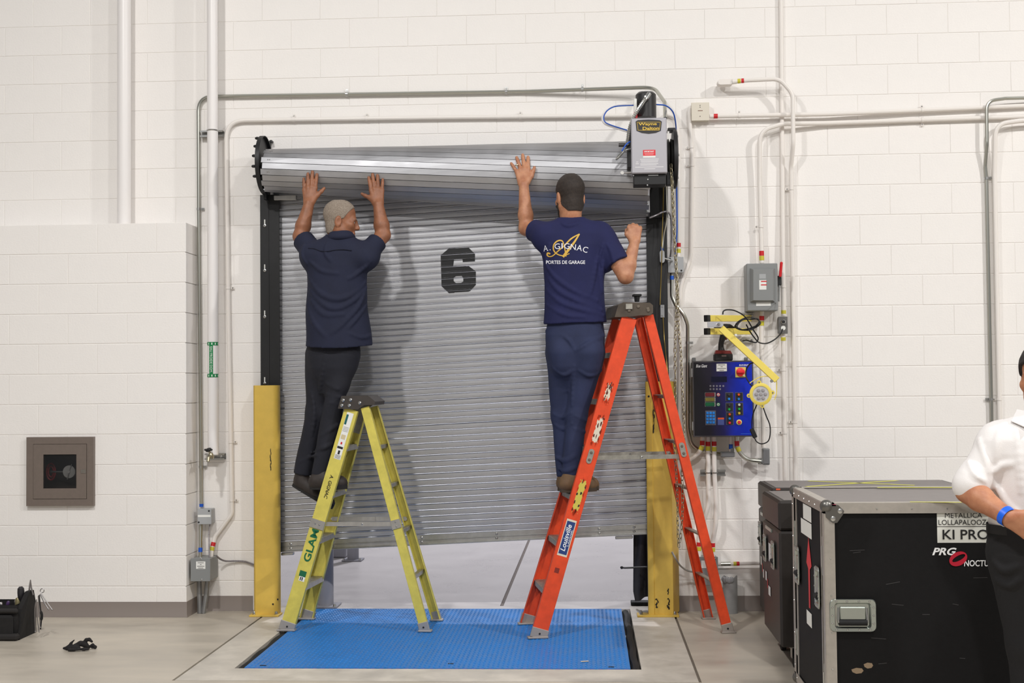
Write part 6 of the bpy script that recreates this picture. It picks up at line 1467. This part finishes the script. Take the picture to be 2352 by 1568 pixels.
def skin_mat(name, rgb, rgb2):
    m = mat(name, rgb, .5, rgb2=rgb2, vscale=18, thr=(.35, .62), bump=.12, bscale=220); m.node_tree.nodes['Principled BSDF'].inputs['Subsurface Weight'].default_value = .06; m.node_tree.nodes['Principled BSDF'].inputs['Subsurface Radius'].default_value = (.01, .004, .002); return m
def project_text(s, S, m, parent, cx, cy, wpx, hpx, rot=0.0, bold=0.0, shear=0.0, name='lettering', off=.0016, disp=None):
    cu = bpy.data.curves.new(name, 'FONT'); cu.body = s; cu.align_x = 'CENTER'; cu.align_y = 'CENTER'; cu.offset = bold; cu.shear = shear; cu.resolution_u = 3
    tmp = bpy.data.objects.new(name, cu); COL.objects.link(tmp); dg = bpy.context.evaluated_depsgraph_get(); me = bpy.data.meshes.new_from_object(tmp.evaluated_get(dg)); bpy.data.objects.remove(tmp)
    co = np.array([v.co[:2] for v in me.vertices]); fs = [tuple(p.vertices) for p in me.polygons]; bpy.data.meshes.remove(me); lo, hi = co.min(0), co.max(0); co = (co - (lo + hi) / 2) / (hi - lo) * np.array((wpx, hpx)); c, s_ = math.cos(rot), math.sin(rot)
    vs = on_cloth_many(S, [(cx + x * c - y * s_, cy - (x * s_ + y * c)) for x, y in co], off, disp)
    mb = MB(); mb.add(vs, fs); return mb.build(name, m, parent, smooth=0)
def on_cloth_many(S, pts, off=.0015, disp=None):
    P = surf_many(S, pts, disp=disp); return [p - nrm(ray(*q)) * off for p, q in zip(P, pts)]
# ------------------------------------------------------------------ worker on the yellow ladder
SKA = skin_mat('skin_tanned', (158, 104, 74), (134, 86, 60)); 
NAVY = mat('navy_workshirt', (23, 28, 52), .85, var=.16, vscale=9, bump=.25, bscale=260); NAVYP = mat('dark_trousers', (27, 28, 38), .85, var=.2, vscale=8, bump=.25, bscale=260)
S = SDF(); hcA = at(783, 508, -.56); fA = (.985, .12, -.12); nkA = at(780, 556, -.57)
LA, RA = head(S, hcA, fA, 1.05, neck=nkA); SH_A = SDF(); SH_A.ops = list(S.ops); SH_A.noear = S.noear
shL, elL, wrL = at(723, 587, -.58), at(690, 543, -.47), at(710, 467, -.446); shR, elR, wrR = at(838, 587, -.58), at(880, 540, -.47), at(869, 470, -.455)
for sh_, el, wr in ((shL, elL, wrL), (shR, elR, wrR)):
    S.chain([sh_, el], [.056, .046], .03); m_ = el + (wr - el) * .32; S.chain([el, m_, wr], [.045, .047, .033], .02)
hand(S, wrL, at(712, 392, -.416) - wrL, (1, 0, 0), OUT, .205, (4, 1, -2, -5), (2, 3, 3), (.75, .75)); hand(S, wrR, at(860, 398, -.431) - wrR, (-1, 0, 0), OUT, .20, (3, 1, -3, -9), (2, 3, 3), (.55, .85))
S.col([(at(768, 810, -.55), .13, .09), (at(772, 700, -.555), .15, .095), (at(776, 610, -.56), .16, .10), (at(779, 560, -.565), .10, .07)], (1, .12, 0), .04)
legA = {'L': [at(735, 815, -.51), at(727, 945, -.50), at(697, 1082, -.49)], 'R': [at(789, 815, -.57), at(777, 882, -.585), at(738, 1082, -.585)]}
for P in legA.values(): S.chain(P, [.075, .055, .042], .02)
S.chain([legA['L'][2], at(690, 1100, -.49), at(740, 1135, -.48)], [.030, .028, .022], .02); S.chain([legA['R'][2], at(738, 1100, -.585), at(778, 1106, -.59)], [.030, .028, .022], .02)
PA = person('person', S, SKA, .004, 'grey-haired worker in navy shirt pressing both hands on the coil')
# hair, eyes
HAIRA = mat('grey_hair', (160, 148, 134), .8, rgb2=(124, 109, 96), vscale=130, thr=(.3, .68), bump=.6, bscale=400)
zlA = lambda y, x: np.interp(y, [-.2, -.04, -.028, -.01, .02, .045, .080], [-.088, -.082, -.04, .0, .012, .055, .100])
hair_mesh(SH_A, hcA, RA, 1.05, HAIRA, PA, zlA, .0045); eyes(LA, RA, 1.05, PA); brows(LA, RA, 1.05, PA, HAIRA)
# shirt
SA = SDF(); Yt = -.56; tw = (1, .14, 0)
def sec(cx, y, hwpx, ry, Y=Yt): return (at(cx, y, Y), pm(hwpx, Y), ry)
hem0 = at(780, 797, -.68); 
SA.col([sec(779, 830, 78, .150), sec(779, 797, 77, .148), sec(777, 750, 74, .142), sec(775, 700, 71, .135), sec(774, 650, 69, .130), sec(775, 612, 71, .128), sec(777, 585, 72, .120), sec(779, 566, 62, .105), sec(780, 550, 40, .078), sec(781, 541, 30, .066)], tw, .03, hem=(hem0, nrm((.0, .12, -1))))
for sh_, el, fr, ro in ((shL, elL, .80, .066), (shR, elR, .72, .068)):
    dv = nrm(el - sh_); SA.cap(sh_ - dv * .02, sh_ + (el - sh_) * fr, .070, ro, .045, cut=(sh_ + (el - sh_) * fr, dv))
SA.cap(at(715, 592, -.58), at(760, 570, -.58), .066, .066, .05); SA.cap(at(846, 592, -.58), at(800, 570, -.58), .066, .066, .05)
folds(SA, [(.012, (712, 640), (735, 672), (765, 686), (800, 680), (838, 648)), (.011, (714, 668), (745, 700), (775, 708), (812, 690), (840, 660)), (.010, (716, 690), (745, 722), (790, 722)), (.012, (838, 668), (822, 705), (790, 740), (762, 765)), (.010, (842, 700), (820, 730), (800, 752)), (.009, (708, 700), (722, 740), (745, 770)), (.010, (712, 600), (740, 622), (775, 628)), (.009, (846, 606), (820, 628), (800, 640)), (.008, (752, 556), (748, 580), (760, 600)), (.008, (835, 575), (850, 600), (862, 615)), (.008, (700, 560), (694, 585), (705, 605)), (.009, (800, 765), (830, 775), (850, 770))])
def hollow(val, lo, ax, h):
    zz = (ax[2] < hem0[2] + .05)[None, None, :]; return np.where(zz, np.maximum(val, -(val + .014)), val)
shA = sdf_mesh('work_shirt', SA, NAVY, .006, PA, wobble(5, .0035, 20), hollow)
# collar and back yoke seam
S2 = SDF(); cp = []
for k in range(37):
    a = math.radians(-70 + 320 * k / 36 - 90 + 20); cp.append(at(781, 546, -.57) + V3((.073 * math.cos(a), .066 * math.sin(a), .004 * math.cos(a))))
S2.chain(cp, [.014] * 37, .02); 
for p in cp: S2.cap(p, p + V3((0, 0, .026)) + (p - np.mean(cp, 0)) * -.08, .009, .006, .02)
sdf_mesh('collar', S2, NAVY, .0045, shA)
ym = MB(); yp = [surf(SA, x, y) + V3((0, -.0025, 0)) for x, y in ((708, 570), (722, 571), (735, 576), (750, 577), (770, 574), (790, 573), (808, 575))]; ym.tube(smooth_path(yp, 4), .0022, 5); ym.build('yoke_seam', mat('seam_dark', (14, 17, 34), .9), shA)
# trousers
SP_ = SDF(); SP_.col([(at(760, 900, -.545), .060, .05), (at(763, 865, -.55), .125, .095), (at(764, 845, -.55), .150, .112), (at(765, 820, -.55), .162, .120), (at(768, 780, -.55), .165, .118)], (1, .12, 0), .03)
for q, P in legA.items(): SP_.chain([P[0], P[1]], [.096, .068], .03); SP_.cap(P[1], P[2] + (P[2] - P[1]) * .02, .068, .058, .03, cut=(P[2] + (P[2] - P[1]) * .05, nrm(P[2] - P[1])))
SP_.cap(at(762, 825, -.545), at(757, 895, -.54), .072, .052, .03)
folds(SP_, [(.011, (750, 880), (775, 893), (805, 885)), (.010, (752, 905), (780, 912), (815, 900)), (.010, (758, 925), (785, 930), (810, 918)), (.009, (748, 815), (740, 860), (735, 900)), (.009, (715, 900), (722, 950), (716, 1000)), (.009, (740, 1000), (760, 985), (775, 975)), (.009, (715, 1040), (740, 1030), (760, 1020)), (.008, (690, 1060), (710, 1050), (728, 1045))])
sdf_mesh('trousers', SP_, NAVYP, .006, PA, wobble(8, .003, 24))
BOOTD = mat('dark_boot', (52, 44, 40), .6, var=.25, vscale=25); SOLE = mat('boot_sole', (34, 32, 31), .8)
shoe(PA, at(672, 1114, -.49), at(763, 1167, -.49), BOOTD, SOLE, .046, at(694, 1086, -.49), hs=.7); shoe(PA, at(713, 1122, -.60), at(797, 1121, -.60), BOOTD, SOLE, .046, at(741, 1086, -.59))
# ------------------------------------------------------------------ worker on the red ladder
SKB = skin_mat('skin_light', (196, 140, 106), (172, 114, 84)); TEE = mat('navy_tshirt', (24, 28, 74), .85, var=.12, vscale=9, bump=.2, bscale=260); TRB = mat('navy_trousers', (38, 46, 78), .85, var=.2, vscale=7, bump=.25, bscale=260)
S = SDF(); hcB = at(1309, 452, -.66); fB = (-.40, .91, -.12); nkB = at(1311, 515, -.67)
LB_, RB_ = head(S, hcB, fB, 1.08, neck=nkB, nr=(.060, .066)); SH_B = SDF(); SH_B.ops = list(S.ops); SH_B.noear = S.noear
bshL, belL, bwrL = at(1254, 538, -.66), at(1209, 524, -.53), at(1203, 424, -.514); bshR, belR, bwrR = at(1382, 545, -.68), at(1437, 634, -.74), at(1458, 556, -.68)
for a, b, c in ((bshL, belL, bwrL), (bshR, belR, bwrR)):
    S.chain([a, b], [.056, .047], .03); m_ = b + (c - b) * .3; S.chain([b, m_, c], [.044, .045, .030], .02)
hand(S, bwrL, at(1197, 352, -.454) - bwrL, (1, 0, 0), OUT, .205, (3, -2, -11, -25), (2, 4, 5), (.85, .42), -.1); hand(S, bwrR, at(1457, 500, -.66) - bwrR, (-1, .1, 0), OUT, .19, (2, 0, -2, -4), (62, 85, 60), (.7, .15), .8)
S.col([(at(1322, 800, -.67), .14, .10), (at(1320, 680, -.67), .145, .10), (at(1316, 580, -.67), .165, .105), (at(1312, 530, -.67), .11, .08)], (1, 0, 0), .04)
legB = {'L': [at(1289, 815, -.64), at(1292, 955, -.62), at(1300, 1088, -.63)], 'R': [at(1352, 815, -.70), at(1324, 955, -.70), at(1311, 1088, -.72)]}
for P in legB.values(): S.chain(P, [.075, .055, .042], .02)
S.chain([legB['L'][2], at(1302, 1108, -.63), at(1350, 1112, -.56)], [.030, .028, .022], .02); S.chain([legB['R'][2], at(1320, 1108, -.74), at(1345, 1112, -.69)], [.030, .028, .022], .02)
PB = person('person', S, SKB, .004, 'dark-haired worker in printed navy T-shirt with one raised palm on the coil')
HAIRB = mat('dark_hair', (58, 46, 38), .6, rgb2=(28, 22, 19), vscale=120, bump=.6, bscale=400)
zlB = lambda y, x: np.interp(y, [-.2, -.06, -.034, -.026, -.01, .02, .05, .09], [-.104, -.098, -.075, -.03, -.0, .015, .06, .10]) + np.maximum(0, x - .045) * .6 * (y < -.03)
hair_mesh(SH_B, hcB, RB_, 1.08, HAIRB, PB, zlB, .0055, seed=5)
zbd = lambda y, x: -np.interp(y, [-.01, .01, .05, .1, .2], [-.30, .045, .060, .058, .05])
def beard():
    C = V3(hcB); lo = C - .15; h = .004; n = np.array((75, 75, 75)); ax = [lo[i] + h * np.arange(75) for i in range(3)]; P = np.stack(np.meshgrid(*ax, indexing='ij'), -1).reshape(-1, 3); H = SDF(); H.ops = list(SH_B.ops[:-1]); q = ((P - C) @ RB_) / 1.08
    d = H.at(P) - .006; d = np.maximum(d, q[:, 2] + .040 - .4 * np.maximum(0, .03 - q[:, 1])); d = np.maximum(d, -(q[:, 1] - .008)); V, F = nets(d.reshape(75, 75, 75).astype(np.float32), lo, h)
    o0 = V.mean(0); me = bpy.data.meshes.new('beard'); me.from_pydata([tuple(v) for v in V - o0], [], [tuple(int(i) for i in f) for f in F]); me.shade_smooth(); me.materials.append(HAIRB); link_mesh('beard', me, o0, PB)
beard(); eyes(LB_, RB_, 1.08, PB); brows(LB_, RB_, 1.08, PB, HAIRB)
mb = MB(); rg = bwrL + nrm(at(1197, 352, -.454) - bwrL) * .112 + V3((-.022, -.0, 0)); rg = at(1187, 379, -.492); mb.tube([rg + V3((.011 * math.cos(a), .011 * math.sin(a), .002 * math.cos(a))) for a in np.linspace(0, 6.283, 16, endpoint=False)], .0022, 6, True); mb.build('ring', mat('gold_ring', (210, 200, 170), .25, 1), PB)
SB = SDF(); Yb = -.67
def secb(cx, y, hw, ry): return (at(cx, y, Yb), pm(hw, Yb), ry)
hemB = at(1320, 741, -.80)
SB.col([secb(1321, 775, 74, .142), secb(1321, 741, 73, .140), secb(1320, 700, 70, .134), secb(1319, 650, 68, .130), secb(1318, 600, 71, .132), secb(1316, 565, 76, .130), secb(1314, 540, 72, .118), secb(1312, 522, 56, .098), secb(1311, 510, 36, .082), secb(1311, 503, 28, .070)], (1, 0, 0), .03, hem=(hemB, nrm((.02, .02, -1))))
for a, b, fr, r0, r1 in ((bshL, belL, .62, .074, .068), (bshR, belR, .66, .078, .072)):
    dv = nrm(b - a); SB.cap(a - dv * .03, a + (b - a) * fr, r0, r1, .05, cut=(a + (b - a) * fr, dv))
SB.cap(at(1254, 545, -.67), at(1290, 530, -.67), .072, .072, .05); SB.cap(at(1382, 548, -.68), at(1340, 530, -.67), .072, .072, .05)
folds(SB, [(.010, (1262, 640), (1285, 668), (1325, 690), (1380, 712)), (.010, (1258, 665), (1290, 695), (1340, 712), (1385, 724)), (.010, (1256, 610), (1280, 640), (1320, 668), (1370, 690)), (.009, (1258, 700), (1295, 722), (1340, 728)), (.009, (1385, 600), (1380, 640), (1382, 670)), (.009, (1372, 590), (1362, 640), (1352, 680)), (.008, (1262, 560), (1255, 590), (1258, 615)), (.008, (1385, 560), (1378, 590), (1384, 615)), (.008, (1290, 512), (1300, 518), (1312, 518), (1330, 512)), (.008, (1395, 560), (1405, 580), (1410, 600))])
def hollowB(val, lo, ax, h):
    zz = (ax[2] < hemB[2] + .04)[None, None, :]; return np.where(zz, np.maximum(val, -(val + .014)), val)
DB = wobble(11, .003, 20); shB = sdf_mesh('printed_tshirt', SB, TEE, .006, PB, DB, hollowB)
GOLDB = mat('shirt_gold', (214, 172, 70), .6)
def ribbon(pts, ws, m, name, off=.0022):
    P = smooth_path([(x, y, 0) for x, y in pts], 5); W_ = np.interp(np.linspace(0, 1, len(P)), np.linspace(0, 1, len(ws)), ws); q = []
    for i, p in enumerate(P):
        t = nrm(P[min(i + 1, len(P) - 1)] - P[max(i - 1, 0)]); n = V3((-t[1], t[0], 0)); q += [tuple((p + n * W_[i] / 2)[:2]), tuple((p - n * W_[i] / 2)[:2])]
    mb = MB(); mb.add(on_cloth_many(SB, q, off, DB), [(2 * i, 2 * i + 2, 2 * i + 3, 2 * i + 1) for i in range(len(P) - 1)]); return mb.build(name, m, shB, smooth=0)
ribbon([(1264, 583), (1258, 581), (1257, 586), (1262, 589), (1270, 587), (1281, 577), (1295, 565), (1312, 548), (1331, 537)], [3.5, 3.5, 3, 2.4, 2.4, 2.6, 3, 3.6, 2.4], GOLDB, 'gold_script_letter')
ribbon([(1331, 537), (1319, 556), (1306, 573), (1293, 590)], [3, 4.5, 6, 5.5], GOLDB, 'gold_script_letter')
ribbon([(1296, 563), (1291, 553), (1281, 553), (1272, 562), (1272, 575), (1281, 584), (1295, 587), (1308, 582)], [1.8, 3, 3.2, 3, 3, 2.6, 2.4, 1.6], GOLDB, 'gold_script_letter')
ribbon([(1295, 562), (1298, 575), (1300, 589)], [1.8, 2.6, 2.4], GOLDB, 'gold_script_letter')
WT = mat('shirt_white', (226, 226, 234), .6)
for ch, cx, cy, w_, h_, ro in (('A', 1253, 570, 10.5, 13.5, .14), ('.', 1263.5, 573.5, 2.2, 2.2, 0), ('G', 1280, 565.5, 12.5, 13, .04), ('I', 1291, 564.5, 3, 12.5, 0), ('G', 1302, 565, 12.5, 13, -.03), ('N', 1316.5, 567, 12.5, 13, -.1), ('A', 1331, 569, 12.5, 13.5, -.16), ('C', 1344.5, 573, 11.5, 13.5, -.26)):
    project_text(ch, SB, WT, shB, cx, cy, w_, h_, ro, bold=.004, off=.0028, disp=DB)
project_text('PORTES DE GARAGE', SB, WT, shB, 1299, 602, 90, 8.2, 0, bold=.02, off=.0025, disp=DB)
# trousers, belt, boots
SPB = SDF(); SPB.col([(at(1321, 895, -.67), .06, .05), (at(1321, 862, -.67), .13, .105), (at(1321, 842, -.67), .155, .125), (at(1321, 810, -.67), .178, .138), (at(1321, 770, -.67), .180, .132), (at(1321, 735, -.67), .168, .118)], (1, 0, 0), .03)
for q, P in legB.items():
    r0, r1, r2 = (.092, .066, .058) if q == 'L' else (.096, .063, .054); SPB.cap(P[0], P[1], r0, r1, .03); SPB.cap(P[1], P[2], r1, r2, .03, cut=(P[2] + (P[2] - P[1]) * .04, nrm(P[2] - P[1])))
SPB.cap(at(1288, 810, -.74), at(1290, 835, -.73), .075, .07, .04); SPB.cap(at(1352, 812, -.76), at(1352, 838, -.75), .075, .07, .04)
folds(SPB, [(.009, (1256, 760), (1300, 775), (1318, 800)), (.009, (1385, 770), (1350, 790), (1322, 805)), (.009, (1270, 845), (1295, 860), (1315, 850)), (.009, (1330, 850), (1355, 862), (1380, 850)), (.009, (1272, 950), (1292, 958), (1312, 948)), (.009, (1275, 975), (1296, 985), (1314, 972)), (.009, (1322, 955), (1345, 965), (1365, 955)), (.009, (1320, 985), (1342, 992), (1358, 982)), (.010, (1278, 1050), (1298, 1058), (1318, 1048)), (.009, (1282, 1075), (1300, 1082), (1320, 1074)), (.009, (1325, 1030), (1340, 1040), (1352, 1035)), (.009, (1318, 840), (1317, 880), (1314, 930))])
trB = sdf_mesh('trousers', SPB, TRB, .006, PB, wobble(13, .003, 24))
mb = MB(); pts = []
for k in range(40):
    a = 2 * math.pi * k / 40; pts.append(at(1321, 739, -.67) + V3((.171 * math.cos(a), .121 * math.sin(a), 0)))
for k in range(40):
    p, q = pts[k], pts[(k + 1) % 40]; mb.add([p + V3((0, 0, -.017)), q + V3((0, 0, -.017)), q + V3((0, 0, .017)), p + V3((0, 0, .017))], [(0, 1, 2, 3)])
mb.build('belt', mat('black_belt', (18, 16, 18), .6), PB)
mb = MB(); p = at(1290, 738, -.795); mb.box(p, (.012, .002, .014)); mb.build('waistband_tag', mat('tag_pale', (200, 180, 165), .6), trB)
BOOTB = mat('brown_boot', (110, 84, 58), .7, var=.25, vscale=22); SOLEB = mat('brown_sole', (70, 58, 46), .8)
shoe(PB, at(1282, 1125.5, -.64), at(1374, 1123.5, -.56), BOOTB, SOLEB, .047, at(1299, 1088, -.63)); shoe(PB, at(1288, 1129, -.77), at(1368, 1125.5, -.66), BOOTB, SOLEB, .047, at(1311, 1090, -.72))

# ------------------------------------------------------------------ visitor in the white shirt at the right
Y0 = -3.74
SKC = skin_mat('skin_medium', (190, 132, 98), (168, 108, 78)); WSH = mat('white_shirt', (232, 228, 226), .8, bump=.15, bscale=260); BTR = mat('black_trousers', (15, 14, 17), .85, var=.15, vscale=8, bump=.2, bscale=240)
S = SDF(); hcC = at(2397, 868, Y0); nkC = at(2397, 965, Y0 + .01); LC, RC_ = head(S, hcC, (-.62, -.78, -.03), 1.0, neck=nkC); SH_C = SDF(); SH_C.ops = list(S.ops); SH_C.noear = S.noear
cshR, celR, cwrR = at(2288, 1016, Y0), at(2224, 1126, Y0 - .04), at(2316, 1188, Y0 - .20); cshL, celL, cwrL = at(2506, 1016, Y0), at(2576, 1126, Y0 - .04), at(2478, 1188, Y0 - .20)
for a, b, c in ((cshR, celR, cwrR), (cshL, celL, cwrL)):
    S.chain([a, b], [.052, .044], .03); m_ = b + (c - b) * .3; S.chain([b, m_, c], [.044, .045, .030], .02)
hand(S, cwrR, at(2392, 1228, Y0 - .22) - cwrR, (.35, -.2, .9), OUT, .18, (3, 1, -2, -5), (18, 25, 18), (.8, .4), .2); hand(S, cwrL, at(2402, 1222, Y0 - .25) - cwrL, (-.35, -.2, .9), OUT, .18, (3, 1, -2, -5), (18, 25, 18), (.8, .4), .2)
S.col([(at(2397, 1270, Y0), .13, .095), (at(2397, 1150, Y0), .14, .10), (at(2397, 1040, Y0), .165, .105), (at(2397, 985, Y0), .11, .08)], (1, 0, 0), .04)
legC = [[at(2335, 1275, Y0), at(2366, 1480, Y0 - .02), at(2382, 1705, Y0)], [at(2460, 1275, Y0), at(2452, 1480, Y0 - .02), at(2450, 1705, Y0)]]
for P in legC:
    P[2][2] = .09; S.chain(P, [.078, .055, .042], .02); S.chain([P[2], P[2] + V3((0, -.02, -.04)), P[2] + V3((0, -.13, -.055))], [.038, .038, .026], .02)
PC = person('person', S, SKC, .0045, 'man in white rolled-sleeve shirt and black trousers standing before the road case')
HAIRC = mat('black_hair', (40, 32, 30), .6, rgb2=(20, 16, 16), vscale=120, bump=.6, bscale=400); hair_mesh(SH_C, hcC, RC_, 1.0, HAIRC, PC, lambda y, x: np.interp(y, [-.2, -.04, -.028, -.01, .02, .05, .09], [-.088, -.082, -.04, .0, .01, .05, .062]), .012, seed=9); eyes(LC, RC_, 1.0, PC); brows(LC, RC_, 1.0, PC, HAIRC)
SCs = SDF()
def secc(cx, y, hw, ry): return (at(cx, y, Y0), pm(hw, Y0), ry)
SCs.col([secc(2397, 1214, 117, .132), secc(2397, 1200, 120, .138), secc(2397, 1150, 117, .138), secc(2397, 1090, 118, .132), secc(2397, 1040, 124, .125), secc(2397, 1008, 118, .112), secc(2397, 985, 88, .098), secc(2397, 968, 52, .080), secc(2397, 960, 44, .072)], (1, 0, 0), .03)
for a, b, in ((cshR, celR), (cshL, celL)):
    dv = nrm(b - a); e = a + (b - a) * .90; SCs.cap(a - dv * .01, e, .062, .062, .04, cut=(e, dv))
    for q in (.0, .022, .040): SCs.cap(e - dv * (q + .012), e - dv * (q + .002), .0635 + .005 * (q < .03), None, .006)
SCs.cap(cshR, at(2350, 990, Y0), .055, .06, .05); SCs.cap(cshL, at(2444, 990, Y0), .055, .06, .05)
folds(SCs, [(.0055, (2280, 1085), (2300, 1070), (2330, 1065)), (.0055, (2282, 1110), (2310, 1150), (2345, 1180)), (.005, (2285, 1150), (2310, 1180), (2340, 1195)), (.005, (2250, 1010), (2262, 1050), (2270, 1085)), (.005, (2225, 1060), (2240, 1090), (2262, 1105)), (.005, (2300, 985), (2290, 1020), (2285, 1060)), (.0045, (2335, 990), (2342, 1060), (2345, 1130))], k=.014, Y0=-5.2)
shC = sdf_mesh('white_shirt', SCs, WSH, .006, PC, wobble(17, .003, 18))
for q in (-1, 1):
    mb = MB(); c = at(2397, 960, Y0 - .085); mb.prism([c + V3((q * .006, .0, .012)), c + V3((q * .075, .06, .030)), c + V3((q * .105, .035, -.012)), c + V3((q * .055, -.028, -.042))], (0, -.004, .002)); mb.build('collar', WSH, shC)
for k in range(5):
    p = surf(SCs, 2397, 1000 + 42 * k, -5.2); mb = MB(); mb.lathe([(.005, 0), (.005, .002)], p + V3((0, -.001, 0)), OUT, 10); mb.build('button', PAPER, shC)
SPC = SDF(); SPC.col([(at(2397, 1400, Y0), .06, .05), (at(2397, 1340, Y0), .15, .11), (at(2397, 1310, Y0), .175, .125), (at(2397, 1270, Y0), .190, .135), (at(2397, 1205, Y0), .196, .136)], (1, 0, 0), .03)
for P in legC: SPC.cap(P[0], P[1], .098, .078, .03); SPC.cap(P[1], P[2] + V3((0, 0, -.03)), .078, .066, .03, cut=(P[2] + V3((0, 0, -.03)), V3((0, 0, -1))))
folds(SPC, [(.009, (2285, 1290), (2310, 1310), (2340, 1300)), (.009, (2290, 1330), (2320, 1345), (2345, 1330))], Y0=-5.2); sdf_mesh('trousers', SPC, BTR, .007, PC, wobble(19, .003, 20))
mb = MB()
for k in range(40):
    a, b = 2 * math.pi * k / 40, 2 * math.pi * (k + 1) / 40; c = at(2397, 1212, Y0); p, q = [c + V3((.203 * math.cos(t), .143 * math.sin(t), 0)) for t in (a, b)]; mb.add([p + V3((0, 0, -.017)), q + V3((0, 0, -.017)), q + V3((0, 0, .017)), p + V3((0, 0, .017))], [(0, 1, 2, 3)])
mb.build('belt', mat('black_belt', (18, 16, 18), .6), PC)
for P in legC: shoe(PC, (P[2][0], P[2][1] + .06, .004), (P[2][0], P[2][1] - .22, .004), mat('black_shoe', (20, 18, 18), .35), SOLE, .044, P[2] + V3((0, 0, .02)), name='dress_shoe')
d_ = nrm(cwrR - celR); wb = celR + (cwrR - celR) * .97; S_, T_, A_ = frame(d_); mb = MB(); n = 24; rr = .0355; A, B = [], []
for k in range(n):
    a = 2 * math.pi * k / n; v = rr * (math.cos(a) * S_ + math.sin(a) * T_); A.append(wb - d_ * .012 + v * 1.02); B.append(wb + d_ * .012 + v * .98)
mb.add(A + B, [(i, (i + 1) % n, n + (i + 1) % n, n + i) for i in range(n)]); mb.build('wristband', mat('blue_wristband', (10, 96, 226), .4), PC)

# ------------------------------------------------------------------ work gloves on the floor
G = SDF(); g0 = fl(180, 1493); X = V3((1, 0, 0))
def gp(px, py, dz=0.0): q = fl(px, py); return V3((q[0], g0[1] + (q[1] - g0[1]) * .0 , 0)) + V3((0, 0, (1497 - py) / F_PX * (CAM_D + g0[1]) + dz))
def gq(px, py, dy=0.0): p = at(px, py, g0[1] + dy); p[2] = max(p[2], .012); return p
G.chain([gq(147, 1493), gq(158, 1489), gq(170, 1488), gq(180, 1490)], [.008, .014, .018, .014], .014); G.chain([gq(155, 1486), gq(163, 1477), gq(171, 1469)], [.008, .006, .0045], .008)
G.chain([gq(172, 1482, .03), gq(185, 1477, .03), gq(195, 1480, .03), gq(204, 1487, .03)], [.010, .014, .015, .011], .012); G.chain([gq(190, 1478, .03), gq(198, 1469, .03), gq(205, 1468, .03), (gq(211, 1473, .03))], [.010, .009, .008, .007], .008); G.chain([gq(205, 1485, .01), gq(213, 1480, .01), gq(220, 1485, .01), gq(219, 1492, .01), gq(211, 1494, .01)], [.008, .0075, .007, .007, .006], .006)
G.chain([gq(180, 1493, -.03), gq(192, 1495, -.03), gq(203, 1494, -.02)], [.009, .008, .007], .006); G.chain([gq(158, 1495, -.04), gq(170, 1497, -.04), gq(180, 1497, -.04)], [.009, .009, .007], .006)
sdf_mesh('work_gloves', G, mat('glove_black', (28, 25, 25), .85, var=.3, vscale=40, bump=.3, bscale=200), .004, None, wobble(21, .0018, 60), label='crumpled pair of black work gloves lying on the concrete floor', cat='gloves')
# ------------------------------------------------------------------ groups of alike things
GROUPS = {'conduit': 'conduits along the block wall', 'road_case': 'road cases parked by the wall', 'bollard': 'bollards beyond the door', 'door_guide': 'door guides', 'post_guard': 'yellow post guards', 'hand_chain': 'strands of the hand chain', 'junction_box': 'junction boxes on the wall', 'conduit_elbow': 'grey conduit elbows', 'screwdriver': 'tools in the tool bag', 'step_ladder': 'step ladders', 'flexible_conduit': 'flexible cables on the wall', 'blue_wire': 'blue wires', 'bead_cord': 'thin brass cords'}
for o in list(COL.objects):
    if o.parent is None and 'label' in o.keys():
        b_ = o.name.split('.')[0]
        if b_ in GROUPS: o['group'] = GROUPS[b_]
